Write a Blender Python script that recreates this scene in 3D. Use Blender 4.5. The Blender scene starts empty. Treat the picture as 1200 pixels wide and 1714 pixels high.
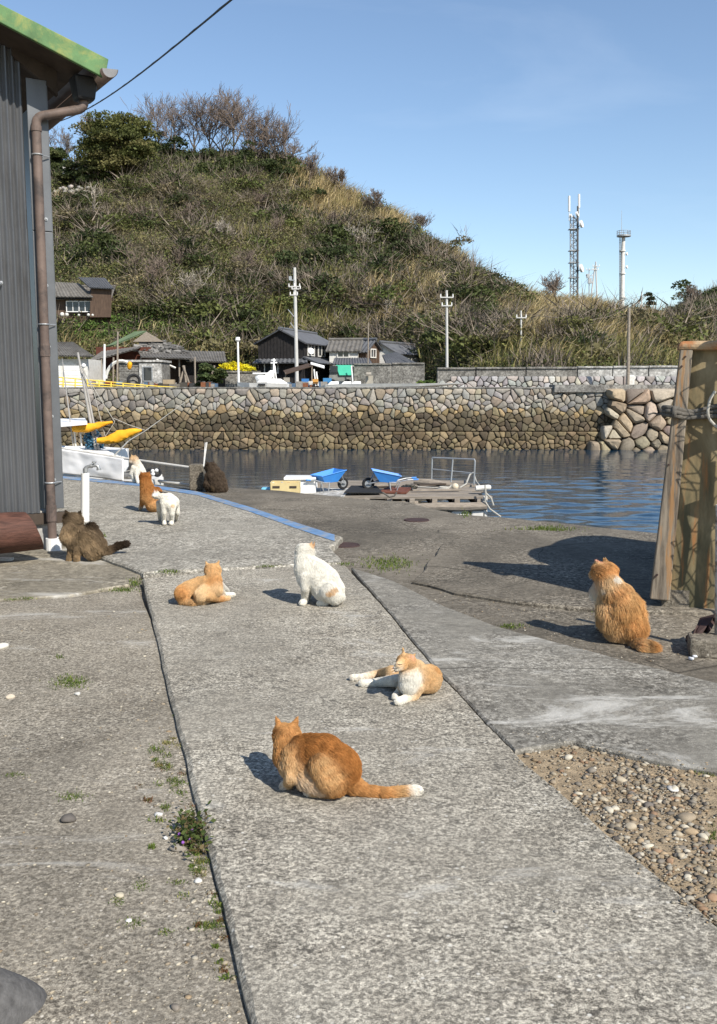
import bpy, bmesh, math, random
import numpy as np
from mathutils import Vector, Matrix
D = bpy.data
SC = bpy.context.scene
COL = SC.collection
random.seed(7)
rng = np.random.default_rng(7)

# ------------------------------------------------------------------ camera, sky, sun, exposure
F_PX, CX, CY, CAM_H = 1600.0, 600.0, 857.0, 1.35
PITCH = math.radians(7.55)
cam = D.objects.new('camera', D.cameras.new('camera'))
COL.objects.link(cam)
cam.location = (0, 0, CAM_H)
cam.rotation_euler = (math.radians(90) - PITCH, 0, 0)
cam.data.sensor_fit = 'HORIZONTAL'
cam.data.sensor_width = 36.0
cam.data.lens = 36.0 * F_PX / 1200.0
cam.data.clip_start = 0.05
cam.data.clip_end = 9000
SC.camera = cam

SUN_AZ = Vector((0.60, -0.80, 0)).normalized()          # towards the sun, behind and right of the camera
SUN_EL = math.radians(41)
world = D.worlds.new('World')
SC.world = world
world.use_nodes = True
wn, wl = world.node_tree.nodes, world.node_tree.links
wn.clear()
w_out = wn.new('ShaderNodeOutputWorld')
w_bg = wn.new('ShaderNodeBackground')
w_sky = wn.new('ShaderNodeTexSky')
w_sky.sky_type = 'NISHITA'
w_sky.sun_disc = False
w_sky.sun_elevation = SUN_EL
w_sky.sun_rotation = math.atan2(SUN_AZ.x, SUN_AZ.y)
w_sky.air_density = 1.0
w_sky.dust_density = 0.25
w_sky.ozone_density = 2.2
w_bg.inputs['Strength'].default_value = 0.124
wl.new(w_bg.outputs[0], w_out.inputs[0])
# thin cirrus, the same everywhere in the sky
w_tc = wn.new('ShaderNodeTexCoord')
w_map = wn.new('ShaderNodeMapping')
w_map.inputs['Scale'].default_value = (1.3, 2.2, 7.0)
w_map.inputs['Rotation'].default_value = (0.0, 0.12, 0.4)
w_ns = wn.new('ShaderNodeTexNoise')
w_ns.inputs['Scale'].default_value = 1.5
w_ns.inputs['Detail'].default_value = 7
w_ns.inputs['Roughness'].default_value = 0.55
w_ns.inputs['Distortion'].default_value = 0.6
w_rm = wn.new('ShaderNodeValToRGB')
w_rm.color_ramp.elements[0].position = 0.55
w_rm.color_ramp.elements[0].color = (0, 0, 0, 1)
w_rm.color_ramp.elements[1].position = 0.85
w_rm.color_ramp.elements[1].color = (0.12, 0.12, 0.12, 1)
w_mx = wn.new('ShaderNodeMix')
w_mx.data_type = 'RGBA'
w_mx.inputs[7].default_value = (7.6, 8.2, 9.0, 1)
wl.new(w_tc.outputs['Generated'], w_map.inputs[0])
wl.new(w_map.outputs[0], w_ns.inputs['Vector'])
wl.new(w_ns.outputs[0], w_rm.inputs[0])
wl.new(w_rm.outputs[0], w_mx.inputs[0])
wl.new(w_sky.outputs[0], w_mx.inputs[6])
wl.new(w_mx.outputs[2], w_bg.inputs['Color'])

sun = D.objects.new('sun', D.lights.new('sun', 'SUN'))
COL.objects.link(sun)
sun.data.energy = 4.9
sun.data.angle = math.radians(0.53)
sun.data.color = (1.0, 0.945, 0.86)
_ldir = Vector((-SUN_AZ.x * math.cos(SUN_EL), -SUN_AZ.y * math.cos(SUN_EL), -math.sin(SUN_EL)))
sun.rotation_euler = _ldir.to_track_quat('-Z', 'Y').to_euler()
SC.view_settings.view_transform = 'Standard'
SC.view_settings.look = 'None'
SC.view_settings.gamma = 1
SC.view_settings.use_curve_mapping = False
SC.view_settings.exposure = 0.38
SC.cycles.max_bounces = 6
SC.cycles.transparent_max_bounces = 8

# ------------------------------------------------------------------ picture measurements to places in the world
_c, _s = math.cos(PITCH), math.sin(PITCH)
def ray(px, py):
    u, v = (px - CX) / F_PX, (CY - py) / F_PX
    return Vector((u, _c + v * _s, -_s + v * _c))
def P(px, py, Y):
    d = ray(px, py)
    k = Y / d.y
    return Vector((d.x * k, Y, CAM_H + d.z * k))
def gp(px, py, z=0.0):
    d = ray(px, py)
    k = (z - CAM_H) / d.z
    return Vector((d.x * k, d.y * k, z))
def rp(px, py, p0, n):
    d = ray(px, py)
    o = Vector((0, 0, CAM_H))
    k = (Vector(p0) - o).dot(n) / d.dot(n)
    return o + d * k
def proj(p):
    x, y, z = p[0], p[1], p[2] - CAM_H
    fw, up = y * _c - z * _s, y * _s + z * _c
    return CX + F_PX * x / fw, CY - F_PX * up / fw

# ------------------------------------------------------------------ object helpers
def tag(o, label=None, cat=None, group=None, kind=None):
    if label: o['label'] = label
    if cat: o['category'] = cat
    if group: o['group'] = group
    if kind: o['kind'] = kind
    return o
def thing(name, loc, label, cat, group=None):
    o = D.objects.new(name, None)
    o.empty_display_size = 0.1
    COL.objects.link(o)
    o.location = loc
    return tag(o, label, cat, group)
def link(name, data, parent=None, mat=None):
    o = D.objects.new(name, data)
    COL.objects.link(o)
    if mat is not None and data is not None and not data.materials:
        data.materials.append(mat)
    if parent is not None:
        o.parent = parent
        if parent.data is None:
            o.matrix_parent_inverse = Matrix.Translation(parent.location).inverted()
    return o
def copy_tree(o, parent=None):
    c = o.copy()
    COL.objects.link(c)
    if parent is not None:
        c.parent = parent
    for ch in list(o.children):
        copy_tree(ch, c)
    return c
def np_mesh(name, V, F, col=None, smooth=False):
    V = np.asarray(V, np.float32); F = np.asarray(F, np.int32)
    me = D.meshes.new(name)
    k = F.shape[1]
    me.vertices.add(len(V)); me.vertices.foreach_set('co', V.ravel())
    me.loops.add(F.size); me.loops.foreach_set('vertex_index', F.ravel())
    me.polygons.add(len(F))
    me.polygons.foreach_set('loop_start', np.arange(0, F.size, k, dtype=np.int32))
    me.polygons.foreach_set('loop_total', np.full(len(F), k, np.int32))
    if smooth:
        me.polygons.foreach_set('use_smooth', np.ones(len(F), bool))
    me.update(calc_edges=True)
    if col is not None:
        a = me.attributes.new('col', 'FLOAT_COLOR', 'FACE')
        c4 = np.ones((len(F), 4), np.float32); c4[:, :3] = col
        a.data.foreach_set('color', c4.ravel())
    return me

def frame(d):
    d = Vector(d).normalized()
    a = Vector((0, 0, 1)) if abs(d.z) < 0.95 else Vector((1, 0, 0))
    x = d.cross(a).normalized()
    return x, d.cross(x).normalized()

class G:
    """collects shapes and links them as one mesh object"""
    def __init__(s):
        s.v, s.f, s.c, s.col = [], [], [], (1, 1, 1)
    def add(s, vs, fs):
        b = len(s.v)
        s.v += [tuple(v) for v in vs]
        for f in fs:
            s.f.append([i + b for i in f]); s.c.append(s.col)
        return s
    def hexa(s, b4, t4):
        return s.add(list(b4) + list(t4), [(3, 2, 1, 0), (4, 5, 6, 7), (0, 1, 5, 4), (1, 2, 6, 5), (2, 3, 7, 6), (3, 0, 4, 7)])
    def box(s, c, size, ax=None):
        """box centred on c; ax = (ex, ey, ez)"""
        c = Vector(c)
        ex, ey, ez = ax or (Vector((1, 0, 0)), Vector((0, 1, 0)), Vector((0, 0, 1)))
        a, b, h = Vector(ex) * size[0] / 2, Vector(ey) * size[1] / 2, Vector(ez) * size[2] / 2
        return s.hexa([c - a - b - h, c + a - b - h, c + a + b - h, c - a + b - h],
                      [c - a - b + h, c + a - b + h, c + a + b + h, c - a + b + h])
    def slab(s, quad, n, t):
        """four corners pushed back along -n by t"""
        q = [Vector(p) for p in quad]; n = Vector(n).normalized() * t
        return s.hexa([p - n for p in q], q)
    def tube(s, pts, r, n=8, cap=True):
        pts = [Vector(p) for p in pts]
        rs = r if isinstance(r, (list, tuple)) else [r] * len(pts)
        vs, fs = [], []
        px = None
        for i, p in enumerate(pts):
            d = (pts[min(i + 1, len(pts) - 1)] - pts[max(i - 1, 0)])
            if d.length < 1e-9: d = Vector((0, 0, 1))
            x, y = frame(d)
            if px is not None:
                dn = d.normalized()
                x = (px - dn * px.dot(dn))
                x = x.normalized() if x.length > 1e-6 else frame(d)[0]
                y = dn.cross(x).normalized()
            px = x
            for k in range(n):
                a = 2 * math.pi * k / n
                vs.append(p + (x * math.cos(a) + y * math.sin(a)) * rs[i])
        for i in range(len(pts) - 1):
            for k in range(n):
                k2 = (k + 1) % n
                fs.append((i * n + k, i * n + k2, (i + 1) * n + k2, (i + 1) * n + k))
        if cap:
            fs.append(tuple(range(n - 1, -1, -1)))
            fs.append(tuple(range((len(pts) - 1) * n, len(pts) * n)))
        return s.add(vs, fs)
    def ball(s, c, r, seg=10, rings=7, sc=(1, 1, 1)):
        c = Vector(c); vs, fs = [], []
        for i in range(rings + 1):
            th = math.pi * i / rings
            for k in range(seg):
                a = 2 * math.pi * k / seg
                vs.append(c + Vector((math.sin(th) * math.cos(a) * sc[0], math.sin(th) * math.sin(a) * sc[1], math.cos(th) * sc[2])) * r)
        for i in range(rings):
            for k in range(seg):
                k2 = (k + 1) % seg
                fs.append((i * seg + k, (i + 1) * seg + k, (i + 1) * seg + k2, i * seg + k2))
        return s.add(vs, fs)
    def disc(s, c, n, r, t, seg=20):
        n = Vector(n).normalized()
        return s.tube([Vector(c) - n * t / 2, Vector(c) + n * t / 2], r, seg)
    def torus(s, c, n, R, r, seg=20, m=8):
        x, y = frame(n); c = Vector(c); n = Vector(n).normalized()
        vs, fs = [], []
        for i in range(seg):
            a = 2 * math.pi * i / seg
            e = x * math.cos(a) + y * math.sin(a)
            for k in range(m):
                b = 2 * math.pi * k / m
                vs.append(c + e * (R + r * math.cos(b)) + n * r * math.sin(b))
        for i in range(seg):
            for k in range(m):
                fs.append((i * m + k, ((i + 1) % seg) * m + k, ((i + 1) % seg) * m + (k + 1) % m, i * m + (k + 1) % m))
        return s.add(vs, fs)
    def mesh(s, name, smooth=False, cols=False):
        me = D.meshes.new(name)
        me.from_pydata(s.v, [], s.f)
        bm = bmesh.new(); bm.from_mesh(me)
        bmesh.ops.recalc_face_normals(bm, faces=bm.faces)
        bm.to_mesh(me); bm.free()
        if smooth:
            me.polygons.foreach_set('use_smooth', [True] * len(me.polygons))
            if hasattr(me, 'set_sharp_from_angle'):
                me.set_sharp_from_angle(angle=math.radians(40))
        if cols:
            a = me.attributes.new('col', 'FLOAT_COLOR', 'FACE')
            a.data.foreach_set('color', np.array([(c[0], c[1], c[2], 1) for c in s.c], np.float32).ravel())
        return me
    def build(s, name, mat, parent=None, smooth=False, cols=False, bevel=0):
        o = link(name, s.mesh(name, smooth, cols), parent, mat)
        if bevel:
            b = o.modifiers.new('edge', 'BEVEL'); b.width = bevel; b.segments = 2; b.limit_method = 'ANGLE'
        return o

# value noise
_perm = rng.random(4096).astype(np.float64)
def vnoise(p):
    p = np.atleast_2d(np.asarray(p, float))
    i = np.floor(p).astype(np.int64); f = p - i
    f = f * f * (3 - 2 * f)
    out = np.zeros(len(p))
    for dx in (0, 1):
        for dy in (0, 1):
            for dz in (0, 1):
                h = ((i[:, 0] + dx) * 73856093 ^ (i[:, 1] + dy) * 19349663 ^ (i[:, 2] + dz) * 83492791) & 4095
                w = (f[:, 0] if dx else 1 - f[:, 0]) * (f[:, 1] if dy else 1 - f[:, 1]) * (f[:, 2] if dz else 1 - f[:, 2])
                out += w * _perm[h]
    return out
def fbm(p, o=3):
    p = np.atleast_2d(np.asarray(p, float))
    return sum(vnoise(p * 2 ** k + 17.3 * k) / 2 ** k for k in range(o)) / sum(1 / 2 ** k for k in range(o))

# ------------------------------------------------------------------ materials
class Mat:
    def __init__(s, name, rough=0.8, metal=0.0, spec=0.3):
        s.m = D.materials.new(name); s.m.use_nodes = True
        s.n, s.l = s.m.node_tree.nodes, s.m.node_tree.links
        s.b = s.n['Principled BSDF']
        s.b.inputs['Roughness'].default_value = rough
        s.b.inputs['Metallic'].default_value = metal
        s.b.inputs['Specular IOR Level'].default_value = spec
        s._tc = None
    def vec(s, scale=(1, 1, 1), rot=(0, 0, 0)):
        if s._tc is None: s._tc = s.n.new('ShaderNodeTexCoord')
        if scale == (1, 1, 1) and rot == (0, 0, 0): return s._tc.outputs['Object']
        mp = s.n.new('ShaderNodeMapping'); mp.inputs['Scale'].default_value = scale; mp.inputs['Rotation'].default_value = rot
        s.l.new(s._tc.outputs['Object'], mp.inputs[0]); return mp.outputs[0]
    def noise(s, scale, detail=4, rough=0.6, vec=None, dist=0.0):
        t = s.n.new('ShaderNodeTexNoise')
        t.inputs['Scale'].default_value = scale; t.inputs['Detail'].default_value = detail
        t.inputs['Roughness'].default_value = rough; t.inputs['Distortion'].default_value = dist
        s.l.new(vec or s.vec(), t.inputs['Vector']); return t.outputs[0]
    def voro(s, scale, vec=None, feature='F1'):
        t = s.n.new('ShaderNodeTexVoronoi'); t.feature = feature
        t.inputs['Scale'].default_value = scale
        s.l.new(vec or s.vec(), t.inputs['Vector']); return t
    def ramp(s, fac, stops, interp='LINEAR'):
        r = s.n.new('ShaderNodeValToRGB'); cr = r.color_ramp; cr.interpolation = interp
        while len(cr.elements) < len(stops): cr.elements.new(0.5)
        for e, (p, c) in zip(cr.elements, stops):
            e.position = p; c = (c, c, c) if isinstance(c, (int, float)) else c
            e.color = (c[0], c[1], c[2], 1)
        s.l.new(fac, r.inputs[0]); return r.outputs[0]
    def put(s, sock, v):
        if isinstance(v, (int, float)): sock.default_value = v
        elif isinstance(v, tuple): sock.default_value = (v[0], v[1], v[2], 1)
        else: s.l.new(v, sock)
    def mix(s, fac, a, b, blend='MIX'):
        x = s.n.new('ShaderNodeMix'); x.data_type = 'RGBA'; x.blend_type = blend
        s.put(x.inputs[0], fac); s.put(x.inputs[6], a); s.put(x.inputs[7], b)
        return x.outputs[2]
    def math(s, op, a, b=0.0):
        x = s.n.new('ShaderNodeMath'); x.operation = op
        s.put(x.inputs[0], a); s.put(x.inputs[1], b); return x.outputs[0]
    def attr(s, name='col'):
        a = s.n.new('ShaderNodeAttribute'); a.attribute_name = name; return a.outputs['Color']
    def bump(s, h, strength=0.4, dist=0.01):
        b = s.n.new('ShaderNodeBump'); b.inputs['Strength'].default_value = strength; b.inputs['Distance'].default_value = dist
        s.l.new(h, b.inputs['Height']); s.l.new(b.outputs[0], s.b.inputs['Normal']); return s
    def color(s, c): s.put(s.b.inputs['Base Color'], c); return s
def sc3(c, k): return tuple(min(1.0, x * k) for x in c)
def plain(name, c, rough=0.8, var=0.25, scale=4.0, metal=0.0, bump=0.0, dirt=None, spec=0.3, stretch=(1, 1, 1)):
    """one paint or stuff with uneven tone, a second tone of dirt or rust in patches"""
    m = Mat(name, rough, metal, spec)
    v = m.vec(stretch)
    n = m.noise(scale, 5, 0.65, v)
    col = m.ramp(n, [(0.3, sc3(c, 1 - var)), (0.7, sc3(c, 1 + var))])
    if dirt:
        n2 = m.noise(scale * 0.6, 6, 0.7, v, 0.4)
        col = m.mix(m.ramp(n2, [(dirt[1], 0), (dirt[1] + 0.12, dirt[2])]), col, dirt[0])
    m.color(col)
    if bump: m.bump(m.noise(scale * 4, 4, 0.6, v), 0.5, bump)
    return m.m
def attr_mat(name, rough=0.85, var=0.2, scale=8.0, bump=0.0, transl=0.0, spec=0.2):
    m = Mat(name, rough, 0, spec)
    c = m.attr()
    if var:
        c = m.mix(1.0, c, m.ramp(m.noise(scale, 4), [(0.3, 1 - var), (0.7, 1.0)]), 'MULTIPLY')
    m.color(c)
    if bump: m.bump(m.noise(scale * 2, 4), 0.5, bump)
    if transl:
        t = m.n.new('ShaderNodeBsdfTranslucent'); m.l.new(c, t.inputs[0])
        x = m.n.new('ShaderNodeMixShader'); x.inputs[0].default_value = transl
        m.l.new(m.b.outputs[0], x.inputs[1]); m.l.new(t.outputs[0], x.inputs[2])
        m.l.new(x.outputs[0], m.n['Material Output'].inputs[0])
    return m.m

def concrete(name, dark, mid, light, lichen, s1=55, lich=(0.53, 0.62, 0.6), fleck=0.90, stain=0.75, fleck_col=(0.6, 0.57, 0.5), patch=(0.72, 0.7, 0.68), bump=0.004, fscale=55, white=None, worn=0.0, cracks=0.0):
    m = Mat(name, 0.9, 0, 0.2)
    n1 = m.noise(s1, 3, 0.62)
    col = m.ramp(n1, [(0.42, dark), (0.49, mid), (0.565, light)])
    nf = m.noise(s1 * 3.2, 2, 0.6)
    col = m.mix(0.4, col, m.ramp(nf, [(0.38, sc3(dark, 0.9)), (0.5, mid), (0.62, sc3(light, 1.15))]))
    n6 = m.noise(s1 * 0.36, 4, 0.66, m.vec((1, 1.2, 1)))
    col = m.mix(1.0, col, m.ramp(n6, [(0.36, 0.70), (0.5, 1.0), (0.62, 1.22)]), 'MULTIPLY')
    vg = m.voro(s1 * 1.7); sg = m.n.new('ShaderNodeSeparateColor'); m.l.new(vg.outputs['Color'], sg.inputs[0])
    col = m.mix(0.75, col, m.mix(1.0, col, m.ramp(sg.outputs[0], [(0.0, 0.45), (0.25, 0.8), (0.8, 1.12), (1.0, 1.4)]), 'MULTIPLY'))
    n2 = m.noise(4.5, 6, 0.68, None, 0.3)
    col = m.mix(m.ramp(n2, [(0.42, 0.0), (0.66, 0.8)]), col, m.mix(1.0, col, patch, 'MULTIPLY'))
    n3 = m.noise(21, 8, 0.78, m.vec((1.0, 1.25, 1)))
    col = m.mix(m.ramp(n3, [(lich[0], 0.0), (lich[1], lich[2])]), col, lichen)
    vo = m.voro(fscale)
    big = m.ramp(vo.outputs['Distance'], [(0.18, 1.0), (0.34, 0.0)])
    sel = m.n.new('ShaderNodeSeparateColor'); m.l.new(vo.outputs['Color'], sel.inputs[0])
    fl = m.math('MULTIPLY', m.math('GREATER_THAN', sel.outputs[0], fleck), big)
    col = m.mix(fl, col, fleck_col)
    fd = m.math('MULTIPLY', m.math('GREATER_THAN', sel.outputs[1], 0.86), big)
    col = m.mix(m.math('MULTIPLY', fd, 0.8), col, sc3(dark, 0.7))
    if worn: col = m.mix(m.ramp(m.noise(1.1, 5, 0.62, None, 0.6), [(0.40, 0.0), (0.60, worn)]), col, m.mix(1.0, sc3(mid, 0.95), m.ramp(m.noise(14, 6, 0.7, m.vec((0.6, 1.4, 1))), [(0.35, 0.72), (0.65, 1.22)]), 'MULTIPLY'))
    if cracks:
        ve = m.voro(cracks, m.mix(0.22, m.vec(), m.n.new('ShaderNodeTexNoise').outputs['Color']), 'DISTANCE_TO_EDGE')
        col = m.mix(m.ramp(ve.outputs['Distance'], [(0.0006, 0.75), (0.0016, 0.0)]), col, sc3(dark, 0.4))
    n4 = m.noise(0.62, 6, 0.62, None, 0.6)
    col = m.mix(1.0, col, m.ramp(n4, [(0.36, stain), (0.60, 1.10)]), 'MULTIPLY')
    if white:
        n5 = m.noise(1.6, 7, 0.72, m.vec((0.7, 1.6, 1), (0, 0, 0.25)), 0.8)
        col = m.mix(m.ramp(n5, [(white[0], 0.0), (white[0] + 0.1, white[1])]), col, (0.52, 0.50, 0.45))
    m.color(col)
    h = m.math('ADD', n1, m.math('MULTIPLY', nf, 0.6))
    m.bump(h, 0.75, bump)
    return m.m

M = {}
M['slab'] = concrete('path_concrete', (0.11, 0.099, 0.08), (0.305, 0.278, 0.226), (0.58, 0.53, 0.43), (0.060, 0.054, 0.045), 84, (0.56, 0.60, 0.8), 0.93, 0.82, white=(0.58, 0.55), worn=0.45)
M['slab_rough'] = concrete('rough_concrete', (0.135, 0.123, 0.10), (0.29, 0.27, 0.225), (0.51, 0.475, 0.40), (0.115, 0.107, 0.09), 44, (0.56, 0.64, 0.45), 0.84, 0.85, fscale=36, worn=0.4)
M['yard'] = concrete('yard_concrete', (0.12, 0.104, 0.080), (0.265, 0.233, 0.182), (0.43, 0.385, 0.305), (0.10, 0.09, 0.074), 74, (0.56, 0.66, 0.4), 0.89, 0.70, (0.56, 0.51, 0.43), fscale=66, white=(0.57, 0.45), worn=0.35)
M['yard_smooth'] = concrete('screed_concrete', (0.185, 0.16, 0.115), (0.275, 0.242, 0.182), (0.37, 0.33, 0.255), (0.15, 0.132, 0.10), 26, (0.55, 0.68, 0.5), 0.985, 0.72, patch=(0.62, 0.62, 0.62), bump=0.0015, white=(0.55, 0.6), worn=0.6)
M['quay'] = concrete('quay_concrete', (0.085, 0.073, 0.056), (0.185, 0.161, 0.125), (0.33, 0.292, 0.23), (0.075, 0.066, 0.052), 40, (0.52, 0.62, 0.5), 0.93, 0.62, (0.5, 0.46, 0.38), worn=0.8, cracks=0.7)
M['slab_side'] = concrete('side_concrete', (0.11, 0.10, 0.082), (0.235, 0.218, 0.182), (0.41, 0.385, 0.33), (0.10, 0.092, 0.078), 50, (0.54, 0.63, 0.5), 0.95, 0.75, white=(0.55, 0.7), worn=0.85, cracks=0.5)
M['dirt'] = plain('gravel_dirt', (0.29, 0.222, 0.14), 0.95, 0.4, 26, bump=0.02)
M['stone'] = attr_mat('wall_stone', 0.85, 0.35, 9, 0.02)
M['mortar'] = plain('wall_core', (0.045, 0.036, 0.026), 0.95, 0.3, 5)
M['pebble'] = attr_mat('pebble', 0.75, 0.25, 60, 0.0)
M['leaf'] = attr_mat('leaf', 0.7, 0, 1, 0, 0.25)
M['twig'] = attr_mat('twig', 0.9, 0, 1, 0, 0.0)
M['grass'] = attr_mat('grass_blade', 0.7, 0, 1, 0, 0.3)
M['hill'] = plain('hill_soil', (0.085, 0.07, 0.042), 0.95, 0.4, 0.4)
M['bark'] = plain('bark', (0.16, 0.13, 0.105), 0.95, 0.35, 6)
M['cement'] = concrete('wall_cement', (0.16, 0.15, 0.135), (0.22, 0.21, 0.19), (0.29, 0.28, 0.25), (0.14, 0.13, 0.115), 8, (0.52, 0.66, 0.6), 0.99, 0.7)
M['cement_pale'] = concrete('pale_cement', (0.36, 0.35, 0.325), (0.44, 0.43, 0.40), (0.52, 0.51, 0.48), (0.30, 0.29, 0.27), 6, (0.52, 0.66, 0.5), 0.99, 0.8)
M['sheet'] = plain('steel_sheet', (0.15, 0.152, 0.155), 0.40, 0.2, 3.0, 0.45, dirt=((0.075, 0.07, 0.065), 0.52, 0.6), spec=0.5, stretch=(1, 1, 0.25))
M['trim'] = plain('corner_flashing', (0.115, 0.12, 0.125), 0.45, 0.15, 4, 0.3, spec=0.5)
M['green'] = plain('green_paint', (0.10, 0.19, 0.075), 0.7, 0.3, 5, dirt=((0.27, 0.28, 0.085), 0.50, 0.7))
M['soffit'] = plain('old_timber', (0.06, 0.045, 0.034), 0.9, 0.3, 5)
M['gutter'] = plain('old_gutter', (0.135, 0.098, 0.080), 0.6, 0.3, 6, dirt=((0.05, 0.042, 0.038), 0.50, 0.8))
M['black'] = plain('black_plastic', (0.018, 0.018, 0.019), 0.5, 0.2, 5)
M['steel'] = plain('galvanised', (0.42, 0.43, 0.43), 0.45, 0.15, 8, 0.6)
M['white'] = plain('white_paint', (0.78, 0.77, 0.74), 0.5, 0.06, 6)
M['white_dirty'] = plain('aged_white', (0.62, 0.60, 0.55), 0.6, 0.15, 5, dirt=((0.33, 0.28, 0.21), 0.56, 0.6))
M['cloth'] = plain('white_tarp', (0.86, 0.86, 0.86), 0.65, 0.03, 5)
M['blue'] = plain('blue_line', (0.13, 0.235, 0.40), 0.8, 0.3, 9, dirt=((0.27, 0.27, 0.26), 0.47, 0.85))
M['wood'] = plain('grey_timber', (0.26, 0.22, 0.175), 0.9, 0.35, 6, bump=0.006, stretch=(1, 1, 6))
M['plank'] = plain('weathered_plank', (0.235, 0.20, 0.16), 0.9, 0.45, 5, bump=0.006, stretch=(0.4, 3, 3))
M['darkwood'] = plain('charred_board', (0.024, 0.021, 0.020), 0.8, 0.35, 3)
M['brownwood'] = plain('brown_board', (0.095, 0.062, 0.043), 0.85, 0.35, 3, stretch=(4, 4, 0.5))
M['log'] = plain('red_brown_log', (0.085, 0.038, 0.026), 0.7, 0.55, 4, bump=0.01, stretch=(1.5, 1.5, 10))
M['tile'] = plain('roof_tile', (0.105, 0.107, 0.112), 0.5, 0.2, 2, spec=0.5)
M['tile_old'] = plain('old_roof_tile', (0.14, 0.13, 0.115), 0.75, 0.25, 2, dirt=((0.075, 0.065, 0.05), 0.5, 0.6))
M['glass'] = plain('window_glass', (0.03, 0.036, 0.042), 0.08, 0.1, 2, spec=0.6)
M['rubber'] = plain('rubber', (0.02, 0.02, 0.021), 0.8, 0.2, 10)
M['barrow'] = plain('blue_tray', (0.045, 0.23, 0.62), 0.4, 0.08, 5, spec=0.5)
M['orange_cloth'] = plain('orange_cloth', (0.85, 0.40, 0.02), 0.8, 0.15, 8)
M['yellow'] = plain('yellow_paint', (0.75, 0.55, 0.08), 0.6, 0.12, 4)
M['rope'] = plain('rope', (0.40, 0.38, 0.33), 0.9, 0.25, 60)
M['rope_dark'] = plain('dark_rope', (0.11, 0.10, 0.085), 0.95, 0.35, 60)
M['rust'] = plain('rusty_cover', (0.055, 0.032, 0.028), 0.8, 0.35, 20)
# ------------------------------------------------------------------ SETTING: sea, quay, yard
WATER_Z, WALL_Y, FAR_Z = -1.75, 47.0, 1.2
wm = Mat('sea_water', 0.06, 0, 0.5)
wm.color((0.006, 0.030, 0.060))
wm.b.inputs['IOR'].default_value = 1.33
_wh = wm.math('ADD', wm.noise(1.7, 4, 0.55, wm.vec((0.7, 1.5, 1)), 0.3), wm.math('MULTIPLY', wm.noise(6.5, 3, 0.55, wm.vec((0.8, 1.3, 1))), 0.45))
wm.bump(_wh, 0.4, 0.018)
M['water'] = wm.m
def water_sheet():
    """rippled water in the harbour, a flat sheet beyond it"""
    xs, ys = np.linspace(-30, 34, 470), 9.0 + (48.5 - 9.0) * np.linspace(0, 1, 330) ** 1.15
    X, Y = np.meshgrid(xs, ys, indexing='ij'); Z = np.zeros_like(X)
    r2 = np.random.default_rng(3)
    for i in range(34):
        wl_ = 0.30 * 1.05 ** i; a = 1.57 + r2.normal() * 0.55; k = 2 * math.pi / wl_
        wob = 0.5 * np.sin(X * 0.31 + i) + 0.5 * np.sin(Y * 0.27 + i * 2.1)
        Z += 0.0036 * wl_ ** 0.95 / 1.0 * np.sin((X * math.cos(a) + Y * math.sin(a)) * k + r2.random() * 6.28 + wob * 1.4)
    calm = np.clip((44.0 - Y) / 22.0, 0.12, 1.0) * (0.40 + 0.75 * np.clip((X + 4) / 12, 0, 1))
    edge = np.clip(np.minimum(np.minimum(X + 30, 34 - X) / 2, np.minimum(Y - 9, 60) / 1.0), 0, 1)
    V = np.stack([X, Y, WATER_Z + Z * calm * edge], -1).reshape(-1, 3)
    n = len(ys); ii, jj = np.meshgrid(np.arange(len(xs) - 1), np.arange(n - 1), indexing='ij'); k = (ii * n + jj).ravel()
    F = np.stack([k, k + n, k + n + 1, k + 1], 1)
    b = len(V); o = np.array([(-2500, 5), (2500, 5), (2500, 4500), (-2500, 4500), (-30, 9), (34, 9), (34, 48.5), (-30, 48.5)], float)
    V = np.vstack([V, np.concatenate([o, np.full((8, 1), WATER_Z)], 1)])
    F = np.vstack([F, np.array([[0, 1, 5, 4], [1, 2, 6, 5], [2, 3, 7, 6], [3, 0, 4, 7]]) + b])
    tag(link('water', np_mesh('water', V, F, None, True), None, M['water']), kind='structure')
water_sheet()

def jag(pts, step=0.12, amp=0.012, closed=True):
    """outline with uneven, broken edges"""
    out = []
    n = len(pts)
    for i in range(n if closed else n - 1):
        a, b = Vector(pts[i]), Vector(pts[(i + 1) % n])
        k = max(1, min(80, int((b - a).length / step)))
        nr = Vector((-(b - a).y, (b - a).x, 0))
        nr = nr.normalized() if nr.length > 0 else nr
        for j in range(k):
            p = a.lerp(b, j / k)
            if j: p = p + nr * (float(fbm([(p.x * 3, p.y * 3, 1.7)], 3)[0]) - 0.5) * amp * 5
            out.append(p)
    return out
def slab_mesh(name, outline, z, thick, mat, amp=0.012, bevel=0.012, step=0.12):
    pts = jag(outline, step, amp)
    area = sum(pts[i].x * pts[(i + 1) % len(pts)].y - pts[(i + 1) % len(pts)].x * pts[i].y for i in range(len(pts)))
    if area < 0: pts.reverse()
    n = len(pts)
    v, f = [], []
    ins = []
    for i in range(n):
        a, b, c = pts[i - 1], pts[i], pts[(i + 1) % n]
        d = (c - a); d.z = 0
        nr = Vector((-d.y, d.x, 0)).normalized()
        ins.append(b + nr * bevel * (0.7 + 0.8 * random.random()))
    for p in pts: v.append((p.x, p.y, z - thick))
    for p in pts: v.append((p.x, p.y, z - bevel * 0.9))
    for p in ins: v.append((p.x, p.y, z))
    for i in range(n):
        j = (i + 1) % n
        f.append((i, j, n + j, n + i)); f.append((n + i, n + j, 2 * n + j, 2 * n + i))
    f.append(tuple(range(2 * n, 3 * n)))
    me = D.meshes.new(name); me.from_pydata(v, [], f); me.update()
    return tag(link(name, me, None, mat), kind='structure')
def gl(lst, z): return [gp(px, py, z) for px, py in lst]

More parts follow.
